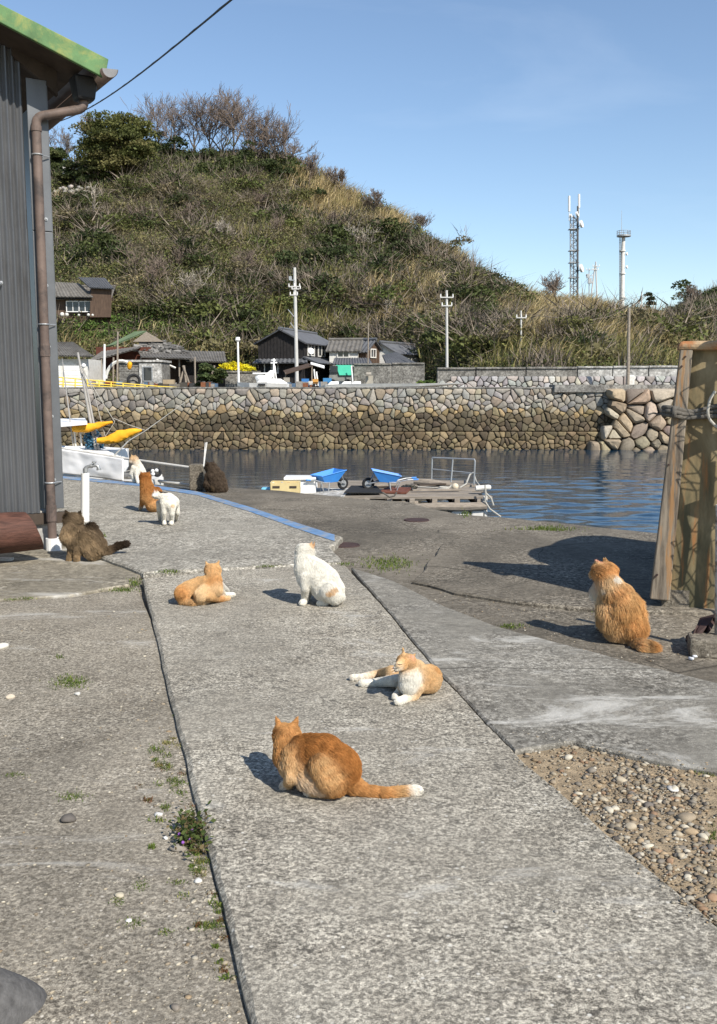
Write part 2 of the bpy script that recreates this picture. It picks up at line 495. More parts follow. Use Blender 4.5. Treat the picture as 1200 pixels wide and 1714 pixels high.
EDGE = gl([(60, 792), (230, 806), (330, 819), (392, 816), (470, 821), (560, 830), (620, 836), (688, 840), (730, 852), (772, 861), (838, 865), (960, 877), (1095, 891), (1300, 915)], -0.03)
quay_pts = [Vector((-14, 15.2, 0)), *EDGE, Vector((9, 7.4, 0)), Vector((9, -12, 0)), Vector((-14, -12, 0))]
slab_mesh('quay_ground', quay_pts, -0.03, 3.5, M['quay'], 0.02, 0.03, 0.2)

# left yard: far part and near part, a crack between
zl = 0.0
LE = [(238, 968), (262, 1065), (292, 1190), (330, 1340), (378, 1530), (424, 1714)]
far_l = gl([(-260, 1040), (0, 1003), (120, 995), (225, 976), (236, 962), (180, 938), (178, 915), (92, 905), (-260, 930)], zl)
slab_mesh('yard_pavement', far_l, zl, 0.06, M['yard_smooth'], 0.012, 0.01)
ln = gp(424, 1714, zl) - gp(378, 1530, zl)
near_l = gl([(-260, 1046), (0, 1007), (120, 999), (230, 981)], zl) + [gp(x + 1.5, y, zl) for x, y in LE[1:]] + [gp(425.5, 1714, zl) + ln * 4, Vector((-5, gp(419, 1714, zl).y + ln.y * 4, 0)), Vector((-5, 5, 0))]
slab_mesh('yard_pavement', near_l, zl, 0.06, M['yard'], 0.004, 0.010, 0.06)

# the concrete path down the middle, its top a little above the yard
ZS = 0.026
RE = [(577, 944), (640, 1012), (740, 1130), (880, 1275), (1040, 1410), (1200, 1546)]
rl = gp(1200, 1546, ZS) - gp(1040, 1410, ZS)
path = gl(LE, ZS) + [gp(424, 1714, ZS) + ln * 5, gp(1200, 1546, ZS) + rl * 7] + [p for p in reversed(gl(RE, ZS))] + gl([(400, 953)], ZS)
slab_mesh('path', path, ZS, 0.09, M['slab'], 0.0045, 0.013, 0.035)
# rough upper path with the blue line along the harbour edge
ZU = 0.03
upper = gl([(182, 936), (240, 958), (400, 950), (574, 941), (566, 928), (553, 914), (574, 898), (500, 877), (420, 851), (330, 824), (230, 809), (95, 797), (40, 800), (60, 860), (100, 900)], ZU)
slab_mesh('upper_path', upper, ZU, 0.07, M['slab_rough'], 0.014, 0.015, 0.1)
bl = [(560, 894), (500, 875), (420, 848), (330, 821.5), (230, 807), (95, 795)]
g = G()
for i in range(len(bl) - 1):
    for j in range(6):
        t0, t1 = j / 6, (j + 1) / 6
        a = (bl[i][0] + (bl[i + 1][0] - bl[i][0]) * t0, bl[i][1] + (bl[i + 1][1] - bl[i][1]) * t0)
        b = (bl[i][0] + (bl[i + 1][0] - bl[i][0]) * t1, bl[i][1] + (bl[i + 1][1] - bl[i][1]) * t1)
        wa, wb = 4.4 + (a[1] - 795) * 0.065, 4.4 + (b[1] - 795) * 0.065
        g.add([gp(a[0], a[1] + 1.0, ZU + 0.004), gp(b[0], b[1] + 1.0, ZU + 0.004), gp(b[0], b[1] + 1.0 + wb, ZU + 0.004), gp(a[0], a[1] + 1.0 + wa, ZU + 0.004)], [(0, 1, 2, 3)])
tag(g.build('painted_line', M['blue']), kind='structure')
# slab to the right of the path and the broken slab by the harbour
ZR = 0.03
side = gl([(588, 950), (660, 972), (735, 1010), (830, 1048), (960, 1082), (1100, 1118), (1200, 1142), (1420, 1190), (1420, 1350), (1200, 1290), (1080, 1268), (960, 1240), (862, 1256), (741.5, 1130), (641, 1011)], ZR)
slab_mesh('side_pavement', side, ZR, 0.08, M['slab_side'], 0.004, 0.008, 0.06)
broken = gl([(690, 966), (740, 905), (860, 882), (960, 885), (1090, 902), (1330, 935), (1330, 1020), (1000, 1012), (905, 1004), (838, 996), (760, 984)], 0.02)
slab_mesh('broken_pavement', broken, -0.005, 0.05, M['quay'], 0.02, 0.012)
# gravel patch: soil with stones
ZG = 0.010
dp = gl([(820, 1190), (960, 1225), (1200, 1270), (1420, 1330), (1420, 1800), (1180, 1560), (1000, 1400), (860, 1270)], ZG)
slab_mesh('gravel_ground', dp, ZG, 0.02, M['dirt'], 0.004, 0.006)
# far quay land, and the ground behind everything
g = G()
g.box((0, WALL_Y + 0.8 + 150, FAR_Z - 2.5), (700, 300, 5.0))
tag(g.build('harbour_land', M['hill']), kind='structure')
g = G()
g.box((-3, WALL_Y + 8, FAR_Z + 0.006), (120, 14.5, 0.012))
tag(g.build('quay_road', M['quay']), kind='structure')

# ------------------------------------------------------------------ pebbles
def ico(sub=1):
    bm = bmesh.new(); bmesh.ops.create_icosphere(bm, subdivisions=sub, radius=1)
    v = np.array([x.co[:] for x in bm.verts]); f = np.array([[w.index for w in x.verts] for x in bm.faces]); bm.free()
    return v, f
ICO1, ICO2 = ico(1), ico(2)
def stone_shapes(n, base):
    out = []
    for i in range(n):
        v = base[0].copy()
        v *= (1 + 0.45 * (fbm(v * 1.3 + i * 9.1, 2) - 0.5))[:, None]
        for _ in range(3):
            d = rng.normal(size=3); d /= np.linalg.norm(d)
            h = v @ d; k = 0.55 + 0.3 * rng.random()
            v -= np.outer(np.maximum(h - k, 0), d)
        out.append(v)
    return out
SH1, SH2 = stone_shapes(12, ICO1), stone_shapes(12, ICO2)
def scatter_stones(pts, sizes, cols, flat=0.55, shapes=None, faces=None):
    shapes = shapes or SH1; faces = ICO1[1] if faces is None else faces
    Vs, Fs, Cs = [], [], []; off = 0
    for i, (p, s, c) in enumerate(zip(pts, sizes, cols)):
        v = shapes[rng.integers(len(shapes))] * np.array([s * (0.8 + 0.6 * rng.random()), s * (0.7 + 0.4 * rng.random()), s * flat])
        a = rng.random() * 6.283; ca, sa = math.cos(a), math.sin(a)
        v = v @ np.array([[ca, sa, 0], [-sa, ca, 0], [0, 0, 1]]) + p
        Vs.append(v); Fs.append(faces + off); Cs.append(np.tile(c, (len(faces), 1))); off += len(v)
    return np.vstack(Vs), np.vstack(Fs), np.vstack(Cs)
PEB = np.array([(0.42, 0.355, 0.255), (0.31, 0.25, 0.175), (0.50, 0.45, 0.355), (0.23, 0.20, 0.16), (0.37, 0.275, 0.17), (0.17, 0.148, 0.125), (0.55, 0.49, 0.375), (0.32, 0.205, 0.125)])
def in_poly(x, y, poly):
    c = False; j = len(poly) - 1
    for i in range(len(poly)):
        if (poly[i].y > y) != (poly[j].y > y) and x < (poly[j].x - poly[i].x) * (y - poly[i].y) / (poly[j].y - poly[i].y) + poly[i].x: c = not c
        j = i
    return c
pits = gl([(832, 1206), (960, 1246), (1080, 1274), (1200, 1298), (1400, 1350), (1400, 1760), (1206, 1556), (1046, 1418), (888, 1284)], ZG)
xs = [p.x for p in pits]; ys = [p.y for p in pits]
pts = []
while len(pts) < 4800:
    x, y = random.uniform(min(xs), max(xs)), random.uniform(min(ys), max(ys))
    if random.random() < 0.15 + 2.6 * max(0.0, float(fbm([(x * 3.2, y * 3.2, 7.7)], 3)[0]) - 0.42) and in_poly(x, y, pits): pts.append((x, y, ZG + 0.003))
sz = 0.0022 + 0.0125 * rng.random(len(pts)) ** 4.0
cl = PEB[rng.choice(len(PEB), len(pts), p=[.2, .22, .1, .12, .16, .08, .06, .06])] * (0.55 + 0.5 * rng.random((len(pts), 1)))
sp_, ss_, sc_ = [], [], []
for i in range(260):                                             # strays on the slabs beside the patch
    k = random.random(); e = random.choice([((860, 1262), (1200, 1546), -1), ((850, 1226), (1200, 1292), 1)])
    (xa, ya), (xb, yb), sgn = e; d_ = abs(random.gauss(0, 9)) * (0.5 + k)
    q = gp(xa + (xb - xa) * k + (-d_ if sgn < 0 else d_ * 0.3), ya + (yb - ya) * k + (d_ * 0.2 if sgn < 0 else -d_ * 0.6), 0.028)
    sp_.append((q.x, q.y, 0.029)); ss_.append(0.0016 + 0.005 * random.random() ** 3); sc_.append(PEB[random.randrange(5)] * random.uniform(0.6, 1.0))
V, F, Cc = scatter_stones(np.array(pts + sp_), np.concatenate([sz, ss_]), np.vstack([cl, np.array(sc_)]))
tag(link('gravel', np_mesh('gravel', V, F, Cc, True), None, M['pebble']), kind='stuff')
# larger stones one can pick out
big = [(952, 1270, 9, 2), (884, 1246, 10, 6), (1018, 1358, 9, 2), (1030, 1356, 9, 2), (1086, 1419, 9, 6), (1101, 1427, 9, 7), (1140, 1435, 10, 0), (1122, 1443, 8, 7), (1158, 1395, 11, 4),
       (1175, 1402, 10, 6), (1150, 1372, 14, 1), (1128, 1322, 9, 2), (1040, 1308, 11, 0), (1010, 1340, 8, 0), (1055, 1385, 10, 0), (1192, 1505, 12, 7), (1150, 1470, 8, 6), (990, 1292, 9, 3), (1086, 1350, 9, 5), (1190, 1420, 10, 5)]
for px, py, s, k in big:
    p = gp(px, py, ZG); r = s * p.y / F_PX
    V, F, Cc = scatter_stones([np.array((p.x, p.y, ZG + r * 0.25))], [r], [PEB[k] * 1.05], 0.6, SH2, ICO2[1])
    tag(link('pebble', np_mesh('pebble', V, F, Cc, True), None, M['pebble']), 'larger rounded pebble lying in the gravel patch', 'pebble', 'larger pebbles in the gravel patch')
p = gp(1126, 1323, ZG); V, F, Cc = scatter_stones([np.array((p.x, p.y, ZG + 0.006))], [0.024], [np.array((0.60, 0.57, 0.52))], 0.22, SH2, ICO2[1])
tag(link('shell', np_mesh('shell', V, F, Cc, True), None, M['pebble']), 'long white shell lying in the gravel patch', 'shell')
# pale grit and chips over the yard
def yard_pt():
    while True:
        py = 1000 + 714 * random.random() ** 0.8; px = random.uniform(0, 420)
        lim = np.interp(py, [y for _, y in LE], [x for x, _ in LE]) - 9
        if px < lim: return px, py
gp_pts, gs, gc = [], [], []
for i in range(1300):
    px, py = yard_pt(); p = gp(px, py, zl)
    near = math.exp(-((np.interp(py, [y for _, y in LE], [x for x, _ in LE]) - px) / 70) ** 2)
    if random.random() > 0.45 + 0.6 * near: continue
    gp_pts.append((p.x, p.y, zl + 0.001)); gs.append((0.0022 + 0.0055 * random.random() ** 3) * (1 + 0.7 * near))
    gc.append(PEB[[6, 2, 0, 1, 4, 3][min(5, int(abs(random.gauss(0, 2.6))))]] * random.uniform(0.6, 1.05))
for i in range(500):                                              # along the broken joints at the right
    px, py = random.uniform(690, 1150), random.uniform(960, 1110)
    p = gp(px, py, -0.026)
    if in_poly(p.x, p.y, side) or in_poly(p.x, p.y, broken): continue
    gp_pts.append((p.x, p.y, -0.028)); gs.append(0.003 + 0.007 * random.random() ** 3); gc.append(PEB[random.choice([0, 1, 2, 4])] * random.uniform(0.7, 1.1))
V, F, Cc = scatter_stones(np.array(gp_pts), gs, gc, 0.4)
tag(link('grit', np_mesh('grit', V, F, Cc, True), None, M['pebble']), kind='stuff')
for px, py, s, c, lab in [(18, 1168, 8, (0.55, 0.47, 0.36), 'tan chip of stone on the yard left of the moss tuft'), (5, 1084, 11, (0.72, 0.68, 0.58), 'pale block of stone at the yard edge left of the cats'),
                          (130, 1163, 6, (0.6, 0.58, 0.52), 'small white pebble just below the bright moss tuft'), (298, 1423, 13, (0.26, 0.23, 0.19), 'flat grey stone under the purple flowered weed'),
                          (115, 1373, 13, (0.13, 0.115, 0.10), 'dark rounded stone set in the yard left of a white patch'), (277, 1404, 6, (0.7, 0.69, 0.66), 'white pebble left of the flowering weed'),
                          (266, 1365, 8, (0.62, 0.6, 0.56), 'pale stone above the flowering weed'), (332, 1476, 8, (0.66, 0.64, 0.58), 'pale shell-like chip beside the path edge below the weed'), (200, 1500, 8, (0.52, 0.46, 0.34), 'buff stone in the yard with grass beside it'),
                          (216, 1542, 6, (0.7, 0.68, 0.62), 'white stone with grass around it in the lower yard'), (931, 1527, 5, (0.36, 0.33, 0.28), 'lone grey pebble lying on the path'), (295, 1688, 11, (0.22, 0.19, 0.155), 'brown rounded pebble near the bottom of the yard')]:
    zz = ZS if px > 600 else zl
    p = gp(px, py, zz); r = s * p.y / F_PX
    V, F, Cc = scatter_stones([np.array((p.x, p.y, zz + r * 0.25))], [r], [np.array(c)], 0.6, SH2, ICO2[1])
    tag(link('stone_chip', np_mesh('stone_chip', V, F, Cc, True), None, M['pebble']), lab, 'stone')
p = gp(1010, 1512, ZS)
# ------------------------------------------------------------------ grass tufts and weeds
def blades(pts, h, w, cols, lean=0.6, wind=(0, 0, 0)):
    n = len(pts)
    a = rng.random(n) * 6.283; hh = h * (0.5 + 0.8 * rng.random(n)); ln_ = lean * rng.random(n)
    d = np.stack([np.cos(a), np.sin(a), np.zeros(n)], 1)
    b = rng.random(n) * 6.283
    sd = np.stack([np.cos(b), np.sin(b), np.zeros(n)], 1) * (w * (0.6 + 0.8 * rng.random(n)))[:, None] / 2
    m_ = pts + d * (hh * ln_ * 0.35)[:, None] + np.array(wind) * (hh * 0.3)[:, None] + np.array([0, 0, 1]) * (hh * 0.6)[:, None]
    t_ = pts + d * (hh * ln_)[:, None] + np.array(wind) * hh[:, None] + np.array([0, 0, 1]) * (hh * (1 - 0.35 * ln_))[:, None]
    V = np.stack([pts - sd, pts + sd, m_ + sd * 0.7, m_ - sd * 0.7, t_], 1).reshape(-1, 3)
    k = np.arange(n)[:, None] * 5
    F3 = np.concatenate([k + np.array([[0, 1, 2]]), k + np.array([[0, 2, 3]]), k + np.array([[3, 2, 4]])], 0)
    C3 = np.concatenate([cols, cols, cols], 0)
    return V, F3, C3
GREENS = np.array([(0.10, 0.15, 0.025), (0.15, 0.19, 0.04), (0.07, 0.11, 0.025), (0.22, 0.22, 0.06)])
for px, py, rx, ry, n, hpx, z in [(118, 1143, 30, 12, 420, 9, 0), (285, 957, 20, 3, 160, 6, ZS), (205, 988, 26, 4, 240, 6, 0), (225, 976, 10, 6, 130, 8, 0), (45, 1002, 14, 3, 90, 4, 0), (20, 1004, 12, 2, 60, 4, 0),
                                  (168, 896, 12, 4, 90, 5, ZU), (650, 944, 44, 12, 700, 8, -0.03), (912, 887, 50, 5, 520, 8, -0.03), (855, 1049, 24, 4, 220, 6, -0.03), (1000, 1021, 16, 5, 130, 6, -0.03), (780, 861, 10, 5, 90, 8, -0.03),
                                  (264, 1256, 14, 9, 130, 9, 0), (275, 1282, 14, 8, 120, 7, 0), (293, 1310, 13, 9, 150, 9, 0), (276, 1352, 11, 6, 90, 8, 0), (121, 1334, 24, 8, 170, 8, 0), (25, 1297, 24, 4, 110, 5, 0), (332, 1457, 16, 8, 130, 8, 0),
                                  (235, 1482, 14, 10, 100, 6, 0), (198, 1508, 12, 10, 100, 6, 0), (222, 1545, 18, 9, 110, 6, 0), (275, 1560, 13, 6, 80, 6, 0), (357, 1550, 22, 8, 180, 8, 0), (297, 1477, 14, 5, 70, 6, 0), (360, 1500, 6, 6, 40, 6, 0),
                                  (880, 1226, 14, 6, 130, 10, ZG), (975, 1246, 8, 5, 50, 8, ZG), (1118, 1278, 12, 5, 110, 9, ZG), (1186, 1292, 22, 8, 240, 10, ZG), (1192, 1400, 8, 14, 100, 10, ZG), (445, 948, 22, 2, 120, 4, ZS), (575, 945, 14, 3, 80, 6, ZS), (100, 1100, 8, 4, 50, 6, 0), (294, 1190, 5, 9, 60, 6, 0)]:
    c = gp(px, py, z)
    q = rng.normal(size=(n, 2)) * 0.5
    pp = np.array([gp(px + a * rx, py + b * ry, z)[:] for a, b in q])
    cc = GREENS[rng.choice(4, n, p=[0.4, 0.3, 0.2, 0.1])] * (0.7 + 0.6 * rng.random((n, 1)))
    V, F, Cc = blades(pp, 0.62 * hpx * c.y / F_PX, 0.0022 * max(1.0, c.y / 3.0), cc, 1.3)
    tag(link('grass_patch', np_mesh('grass_patch', V, F, Cc), None, M['grass']), kind='stuff')
for i in range(46):                                              # thin growth in the strip along the path edge
    py = random.uniform(1235, 1640); lim = np.interp(py, [y for _, y in LE], [x for x, _ in LE]); px = lim - 8 - abs(random.gauss(0, 34))
    n = random.randint(18, 60); c = gp(px, py, 0); q = rng.normal(size=(n, 2)) * 0.5; rx = random.uniform(5, 15)
    pp = np.array([gp(px + a_ * rx, py + b_ * rx * 0.5, 0)[:] for a_, b_ in q])
    base = random.choice([GREENS[:2], GREENS[1:], np.array([(0.16, 0.075, 0.035), (0.13, 0.11, 0.04)]), np.array([(0.30, 0.25, 0.12), (0.20, 0.19, 0.07)])])
    cc = base[rng.choice(len(base), n)] * (0.7 + 0.6 * rng.random((n, 1)))
    V, F, Cc = blades(pp, random.uniform(0.006, 0.013), 0.0032, cc, 1.5)
    tag(link('grass_patch', np_mesh('grass_patch', V, F, Cc), None, M['grass']), kind='stuff')
# weed with purple flowers at the path edge
wb = gp(320, 1412, 0)
wd = thing('flowering_weed', wb, 'low leafy weed with tiny purple flowers against the path edge', 'weed')
n = 520
pp = np.array([gp(320 + rng.normal() * 14, 1402 + rng.normal() * 15, 0)[:] for _ in range(n)]); pp[:, 2] = rng.random(n) * 0.05
cc = np.array([(0.05, 0.075, 0.02), (0.085, 0.11, 0.03), (0.12, 0.09, 0.04)])[rng.choice(3, n)] * (0.7 + 0.6 * rng.random((n, 1)))
def leaf_quads(pts, size, cols, flat=0.5):
    n = len(pts)
    a = rng.normal(size=(n, 3)); a[:, 2] *= flat; a /= np.linalg.norm(a, axis=1)[:, None] + 1e-9
    b = rng.normal(size=(n, 3)); b -= a * (a * b).sum(1)[:, None]; b /= np.linalg.norm(b, axis=1)[:, None] + 1e-9
    s = (size * (0.6 + 0.8 * rng.random(n)))[:, None] / 2
    V = np.stack([pts - a * s, pts + b * s * 0.6, pts + a * s, pts - b * s * 0.6], 1).reshape(-1, 3)
    return V, np.arange(4 * n).reshape(-1, 4), cols
V, F, Cc = leaf_quads(pp, 0.017, cc)
link('leaves', np_mesh('leaves', V, F, Cc), wd, M['leaf'])
g = G()
for px, py in [(300, 1396), (306, 1410), (322, 1390), (316, 1404)]:
    p = gp(px, py, 0.03); g.ball(p, 0.005, 6, 4)
tag(g.build('flowers', plain('purple_petal', (0.28, 0.10, 0.42), 0.7), wd), kind='stuff')
# manhole covers
for px, py, r, lab in [(578, 913, 24, 'round rusty manhole cover just past the white cat'), (697, 871, 21, 'round rusty manhole cover nearer the floating pier')]:
    p = gp(px, py, -0.03); g = G()
    rr = r * p.y / F_PX
    t = thing('manhole_cover', p, lab, 'manhole cover')
    g.disc(p + Vector((0, 0, 0.0)), (0, 0, 1), rr * 0.9, 0.016, 28); g.build('lid', M['rust'], t)
    g = G(); g.torus(p + Vector((0, 0, 0.0)), (0, 0, 1), rr * 0.97, 0.010, 28, 6); g.build('rim', M['rust'], t)
# grey boulder at the lower left
V, F, Cc = scatter_stones([np.array((-0.90, 1.91, -0.10))], [0.225], [np.array((0.13, 0.125, 0.12))], 1.35, SH2, ICO2[1])
o = link('boulder', np_mesh('boulder', V, F, Cc, True), None, attr_mat('rough_boulder', 0.9, 0.5, 40, 0.01))
o.modifiers.new('smooth', 'SUBSURF').levels = 2; o.modifiers['smooth'].render_levels = 2
tag(o, 'rounded dark grey boulder at the near corner of the yard', 'boulder')
# ------------------------------------------------------------------ stone walls: every stone a piece of its own
def clip(poly, nx, ny, d):
    out = []
    for i in range(len(poly)):
        a, b = poly[i], poly[(i + 1) % len(poly)]
        da, db = a[0] * nx + a[1] * ny - d, b[0] * nx + b[1] * ny - d
        if da <= 0: out.append(a)
        if (da < 0 < db) or (db < 0 < da):
            t = da / (da - db); out.append((a[0] + (b[0] - a[0]) * t, a[1] + (b[1] - a[1]) * t))
    return out
def cells(u0, u1, v0, v1, su, sv, jit=0.42, drop=0.12):
    """broken-up polygon cells over a rectangle; su, sv may be functions of (u, v)"""
    pts = []; v = v0 + sv * 0.5; r = 0
    while v < v1:
        u = u0 + (su * 0.5 if r % 2 else 0)
        while u < u1 + su:
            if random.random() > drop:
                pts.append((u + random.uniform(-jit, jit) * su, v + random.uniform(-jit, jit) * sv))
            u += su
        v += sv; r += 1
    A = np.array(pts)
    out = []
    for i, p in enumerate(pts):
        d = np.abs(A - p).max(1); near = np.argsort(((A - p) ** 2).sum(1))[1:20]
        poly = [(u0, v0), (u1, v0), (u1, v1), (u0, v1)]
        for j in near:
            q = A[j]; nx, ny = q[0] - p[0], q[1] - p[1]
            poly = clip(poly, nx, ny, (q[0] ** 2 + q[1] ** 2 - p[0] ** 2 - p[1] ** 2) / 2)
            if len(poly) < 3: break
        if len(poly) >= 3: out.append(poly)
    return out
def area2(poly):
    return abs(sum(poly[i][0] * poly[(i + 1) % len(poly)][1] - poly[(i + 1) % len(poly)][0] * poly[i][1] for i in range(len(poly)))) / 2
def stone_geo(poly, place, depth, gap):
    c = np.mean(poly, 0); P2 = []
    for p in poly:                                            # pull in from the joints
        d = c - np.array(p); L = np.linalg.norm(d)
        P2.append(np.array(p) + d / L * min(gap * 1.15, L * 0.35))
    pts = []
    for i in range(len(P2)):                                  # knock the corners off
        a, b, e = P2[i - 1], P2[i], P2[(i + 1) % len(P2)]
        if np.linalg.norm(b - a) > 0.07: pts.append(b + (a - b) * 0.16)
        else: pts.append(b)
        if np.linalg.norm(e - b) > 0.07: pts.append(b + (e - b) * 0.16)
    n = len(pts)
    tx, ty = random.uniform(-0.25, 0.25), random.uniform(-0.25, 0.25)
    v, f = [], []
    for k, (s, h) in enumerate([(1.0, -0.25), (1.0, 0.45 * depth), (0.90, 0.8 * depth), (0.62, depth)]):
        for p in pts:
            q = c + (p - c) * s
            hh = h + (((q - c)[0] * tx + (q - c)[1] * ty) * 0.7 + random.uniform(-0.08, 0.08) * depth if k >= 1 else 0)
            v.append(place(q[0], q[1], hh))
    v.append(place(c[0], c[1], depth * random.uniform(0.98, 1.12)))
    for k in range(3):
        for i in range(n):
            j = (i + 1) % n
            f.append((k * n + i, k * n + j, (k + 1) * n + j, (k + 1) * n + i))
    for i in range(n): f.append((3 * n + i, 3 * n + (i + 1) % n, 4 * n))
    return v, f
def place_main(u, v, h):                                     # slight batter, the foot stands out
    zz = WATER_Z + v
    return (u, WALL_Y - h + 0.09 * (2.95 - v) * -1.0, zz)
def build_stones(polys, placer, colour, parent, mat, limit, depth=(0.07, 0.16), gap=0.008, name='stone'):
    items = sorted(polys, key=lambda q: -area2(q)); rest = G()
    for i, q in enumerate(items):
        dp_ = random.uniform(*depth)
        v, f = stone_geo(q, placer, dp_, gap)
        c = np.mean(q, 0); cc = colour(c[0], c[1])
        if i < limit:
            g = G(); g.col = cc; g.add(v, f)
            me = g.mesh(name, True, True)
            o = link(name, me, parent, mat)
        else:
            rest.col = cc; rest.add(v, f)
    if rest.v:
        tag(rest.build(name, mat, parent, True, True), kind='stuff')
def jit3(c, a=0.22, b=0.04):
    k = 1 + random.uniform(-a, a); return tuple(max(0.01, x * k * (1 + random.uniform(-b, b))) for x in c)
def tide(u, v):
    """stain left by the tide: pale above, ochre splash line, dark weed below"""
    v = v + random.uniform(-0.10, 0.10)
    if v > 1.95: c = random.choice([(0.315, 0.285, 0.235), (0.36, 0.33, 0.275), (0.25, 0.23, 0.195), (0.35, 0.29, 0.215), (0.28, 0.262, 0.235)])
    elif v > 1.62: c = random.choice([(0.34, 0.25, 0.13), (0.30, 0.235, 0.14), (0.27, 0.23, 0.16)])
    elif v > 0.88: c = random.choice([(0.125, 0.099, 0.062), (0.155, 0.122, 0.076), (0.10, 0.08, 0.054)])
    else: c = random.choice([(0.19, 0.145, 0.083), (0.145, 0.11, 0.064), (0.22, 0.17, 0.10), (0.12, 0.094, 0.06)])
    return jit3(c, 0.28, 0.035)
hw = thing('harbour_wall', (0, WALL_Y, WATER_Z), 'long rough stone harbour wall across the water with a dark tide band', 'stone wall')
XL, XR = -21.0, 12.9
def pl_up(u, v, h): return (u, WALL_Y + 0.09 * (v - 0.8) - h, WATER_Z + v)
def pl_lo(u, v, h): return (u, WALL_Y - 0.16 + 0.09 * (v - 0.8) - h, WATER_Z + v)
g = G()
g.hexa([(XL, WALL_Y - 0.08, WATER_Z - 0.6), (16, WALL_Y - 0.08, WATER_Z - 0.6), (16, WALL_Y + 1.2, WATER_Z - 0.6), (XL, WALL_Y + 1.2, WATER_Z - 0.6)],
       [(XL, WALL_Y + 0.19, FAR_Z - 0.02), (16, WALL_Y + 0.19, FAR_Z - 0.02), (16, WALL_Y + 1.2, FAR_Z - 0.02), (XL, WALL_Y + 1.2, FAR_Z - 0.02)])
g.build('wall_core', M['mortar'], hw)
main_cells = cells(XL, XR, 0.86, 2.94, 0.29, 0.20, 0.47, 0.33)
low_cells = cells(XL, XR, -0.35, 0.85, 0.29, 0.20, 0.46, 0.28)
build_stones(main_cells, pl_up, tide, hw, M['stone'], 190)
build_stones(low_cells, pl_lo, tide, hw, M['stone'], 105)
g = G()
g.box(((XL + XR) / 2, WALL_Y + 0.55, FAR_Z + 0.03), (XR - XL, 0.9, 0.07)); g.build('coping', M['cement'], hw)
# heap of big pale boulders at the right end of the wall
rw = thing('boulder_bank', (14, WALL_Y, WATER_Z), 'bank of big pale boulders at the right end of the harbour wall', 'boulder bank')
BCOL = [(0.37, 0.29, 0.20), (0.33, 0.265, 0.20), (0.40, 0.315, 0.21), (0.27, 0.22, 0.175), (0.41, 0.345, 0.265), (0.31, 0.24, 0.16)]
def bcol(u, v): return jit3(random.choice(BCOL) if v > 0.5 else random.choice([(0.30, 0.25, 0.17), (0.25, 0.21, 0.15)]), 0.15, 0.04)
def pl_b(u, v, h): return (u, WALL_Y - 0.45 + 0.2 * (v - 0.8) - h * 1.5, WATER_Z + v)
g = G(); g.box((15.9, WALL_Y + 0.60, WATER_Z + 1.2), (5.6, 1.2, 3.2)); g.build('bank_core', M['mortar'], rw)
bank_cells = [q for q in cells(10.9, 18.5, -0.4, 2.95, 0.52, 0.40, 0.47, 0.32) if np.mean(q, 0)[0] > 11.3 + 1.3 * random.random() + 0.25 * (np.mean(q, 0)[1] - 1)]
build_stones(bank_cells, pl_b, bcol, rw, M['stone'], 90, (0.16, 0.40), 0.02, 'boulder')
g = G(); g.box((13.3, WALL_Y + 0.62, FAR_Z + 0.0), (7.5, 1.4, 0.36)); g.build('concrete_cap', M['cement'], rw)

# low second wall of stones further back at the right, the sea wall behind it
Y2 = 56.0
z2a, z2b = P(900, 651, Y2).z, P(900, 629.5, Y2).z
sw = thing('low_stone_wall', (10, Y2, FAR_Z), 'low wall of small pale stones behind the harbour wall at the right', 'stone wall')
x2a, x2b = P(716, 640, Y2).x, 22.5
g = G(); g.hexa([(x2a, Y2 + 0.02, z2a - 0.4), (x2b, Y2 + 0.02, z2a - 0.4), (x2b, Y2 + 0.9, z2a - 0.4), (x2a, Y2 + 0.9, z2a - 0.4)],
                [(x2a + 1.6, Y2 + 0.25, z2b - 0.02), (x2b, Y2 + 0.25, z2b - 0.02), (x2b, Y2 + 0.9, z2b - 0.02), (x2a + 1.6, Y2 + 0.9, z2b - 0.02)]); g.build('wall_core', M['mortar'], sw)
def pl_2(u, v, h): return (u, Y2 + 0.3 * v - h, z2a + v)
def gcol(u, v): return jit3(random.choice([(0.36, 0.345, 0.32), (0.42, 0.40, 0.37), (0.29, 0.28, 0.265), (0.38, 0.34, 0.29)]), 0.22, 0.05)
c2 = [q for q in cells(x2a, x2b, -0.1, z2b - z2a, 0.36, 0.25, 0.4, 0.1) if np.mean(q, 0)[0] > x2a + 1.8 * np.mean(q, 0)[1] / (z2b - z2a)]
build_stones(c2, pl_2, gcol, sw, M['stone'], 60, (0.07, 0.14), 0.018)
Y3 = 59.0
def wall_px(name, segs, label, Yd, th=0.5):
    t = thing(name, P(segs[0][0], 645, Yd), label, 'concrete wall')
    for i, (xa, xb, yt, mt) in enumerate(segs):
        a, b = P(xa, yt, Yd), P(xb, yt, Yd); g = G()
        ztop = a.z
        g.box(((a.x + b.x) / 2, Yd + th / 2 - i * 0.012, (ztop + FAR_Z) / 2), (b.x - a.x - 0.02, th, ztop - FAR_Z)); 
        g.build('panel', M[mt], t, bevel=0.02)
        g = G(); g.box(((a.x + b.x) / 2, Yd + th / 2 - 0.06 - i * 0.012, ztop - 0.06), (b.x - a.x - 0.03, th + 0.08, 0.09)); g.build('coping', M[mt], t)
    return t
wall_px('sea_wall', [(732, 796, 615, 'cement'), (797, 880, 614.5, 'cement'), (881, 966, 614, 'cement'), (967, 1025, 613, 'cement_pale'), (1026, 1085, 612.5, 'cement_pale'), (1086, 1150, 612, 'cement_pale'), (1151, 1300, 612, 'cement_pale')], 'long concrete sea wall at the foot of the grassy slope, pale at its right end', Y3)
wall_px('concrete_block_wall', [(592, 655, 608, 'cement'), (656, 711, 607, 'cement')], 'tall grey concrete wall of two panels right of the tiled houses', 66.0, 1.2)
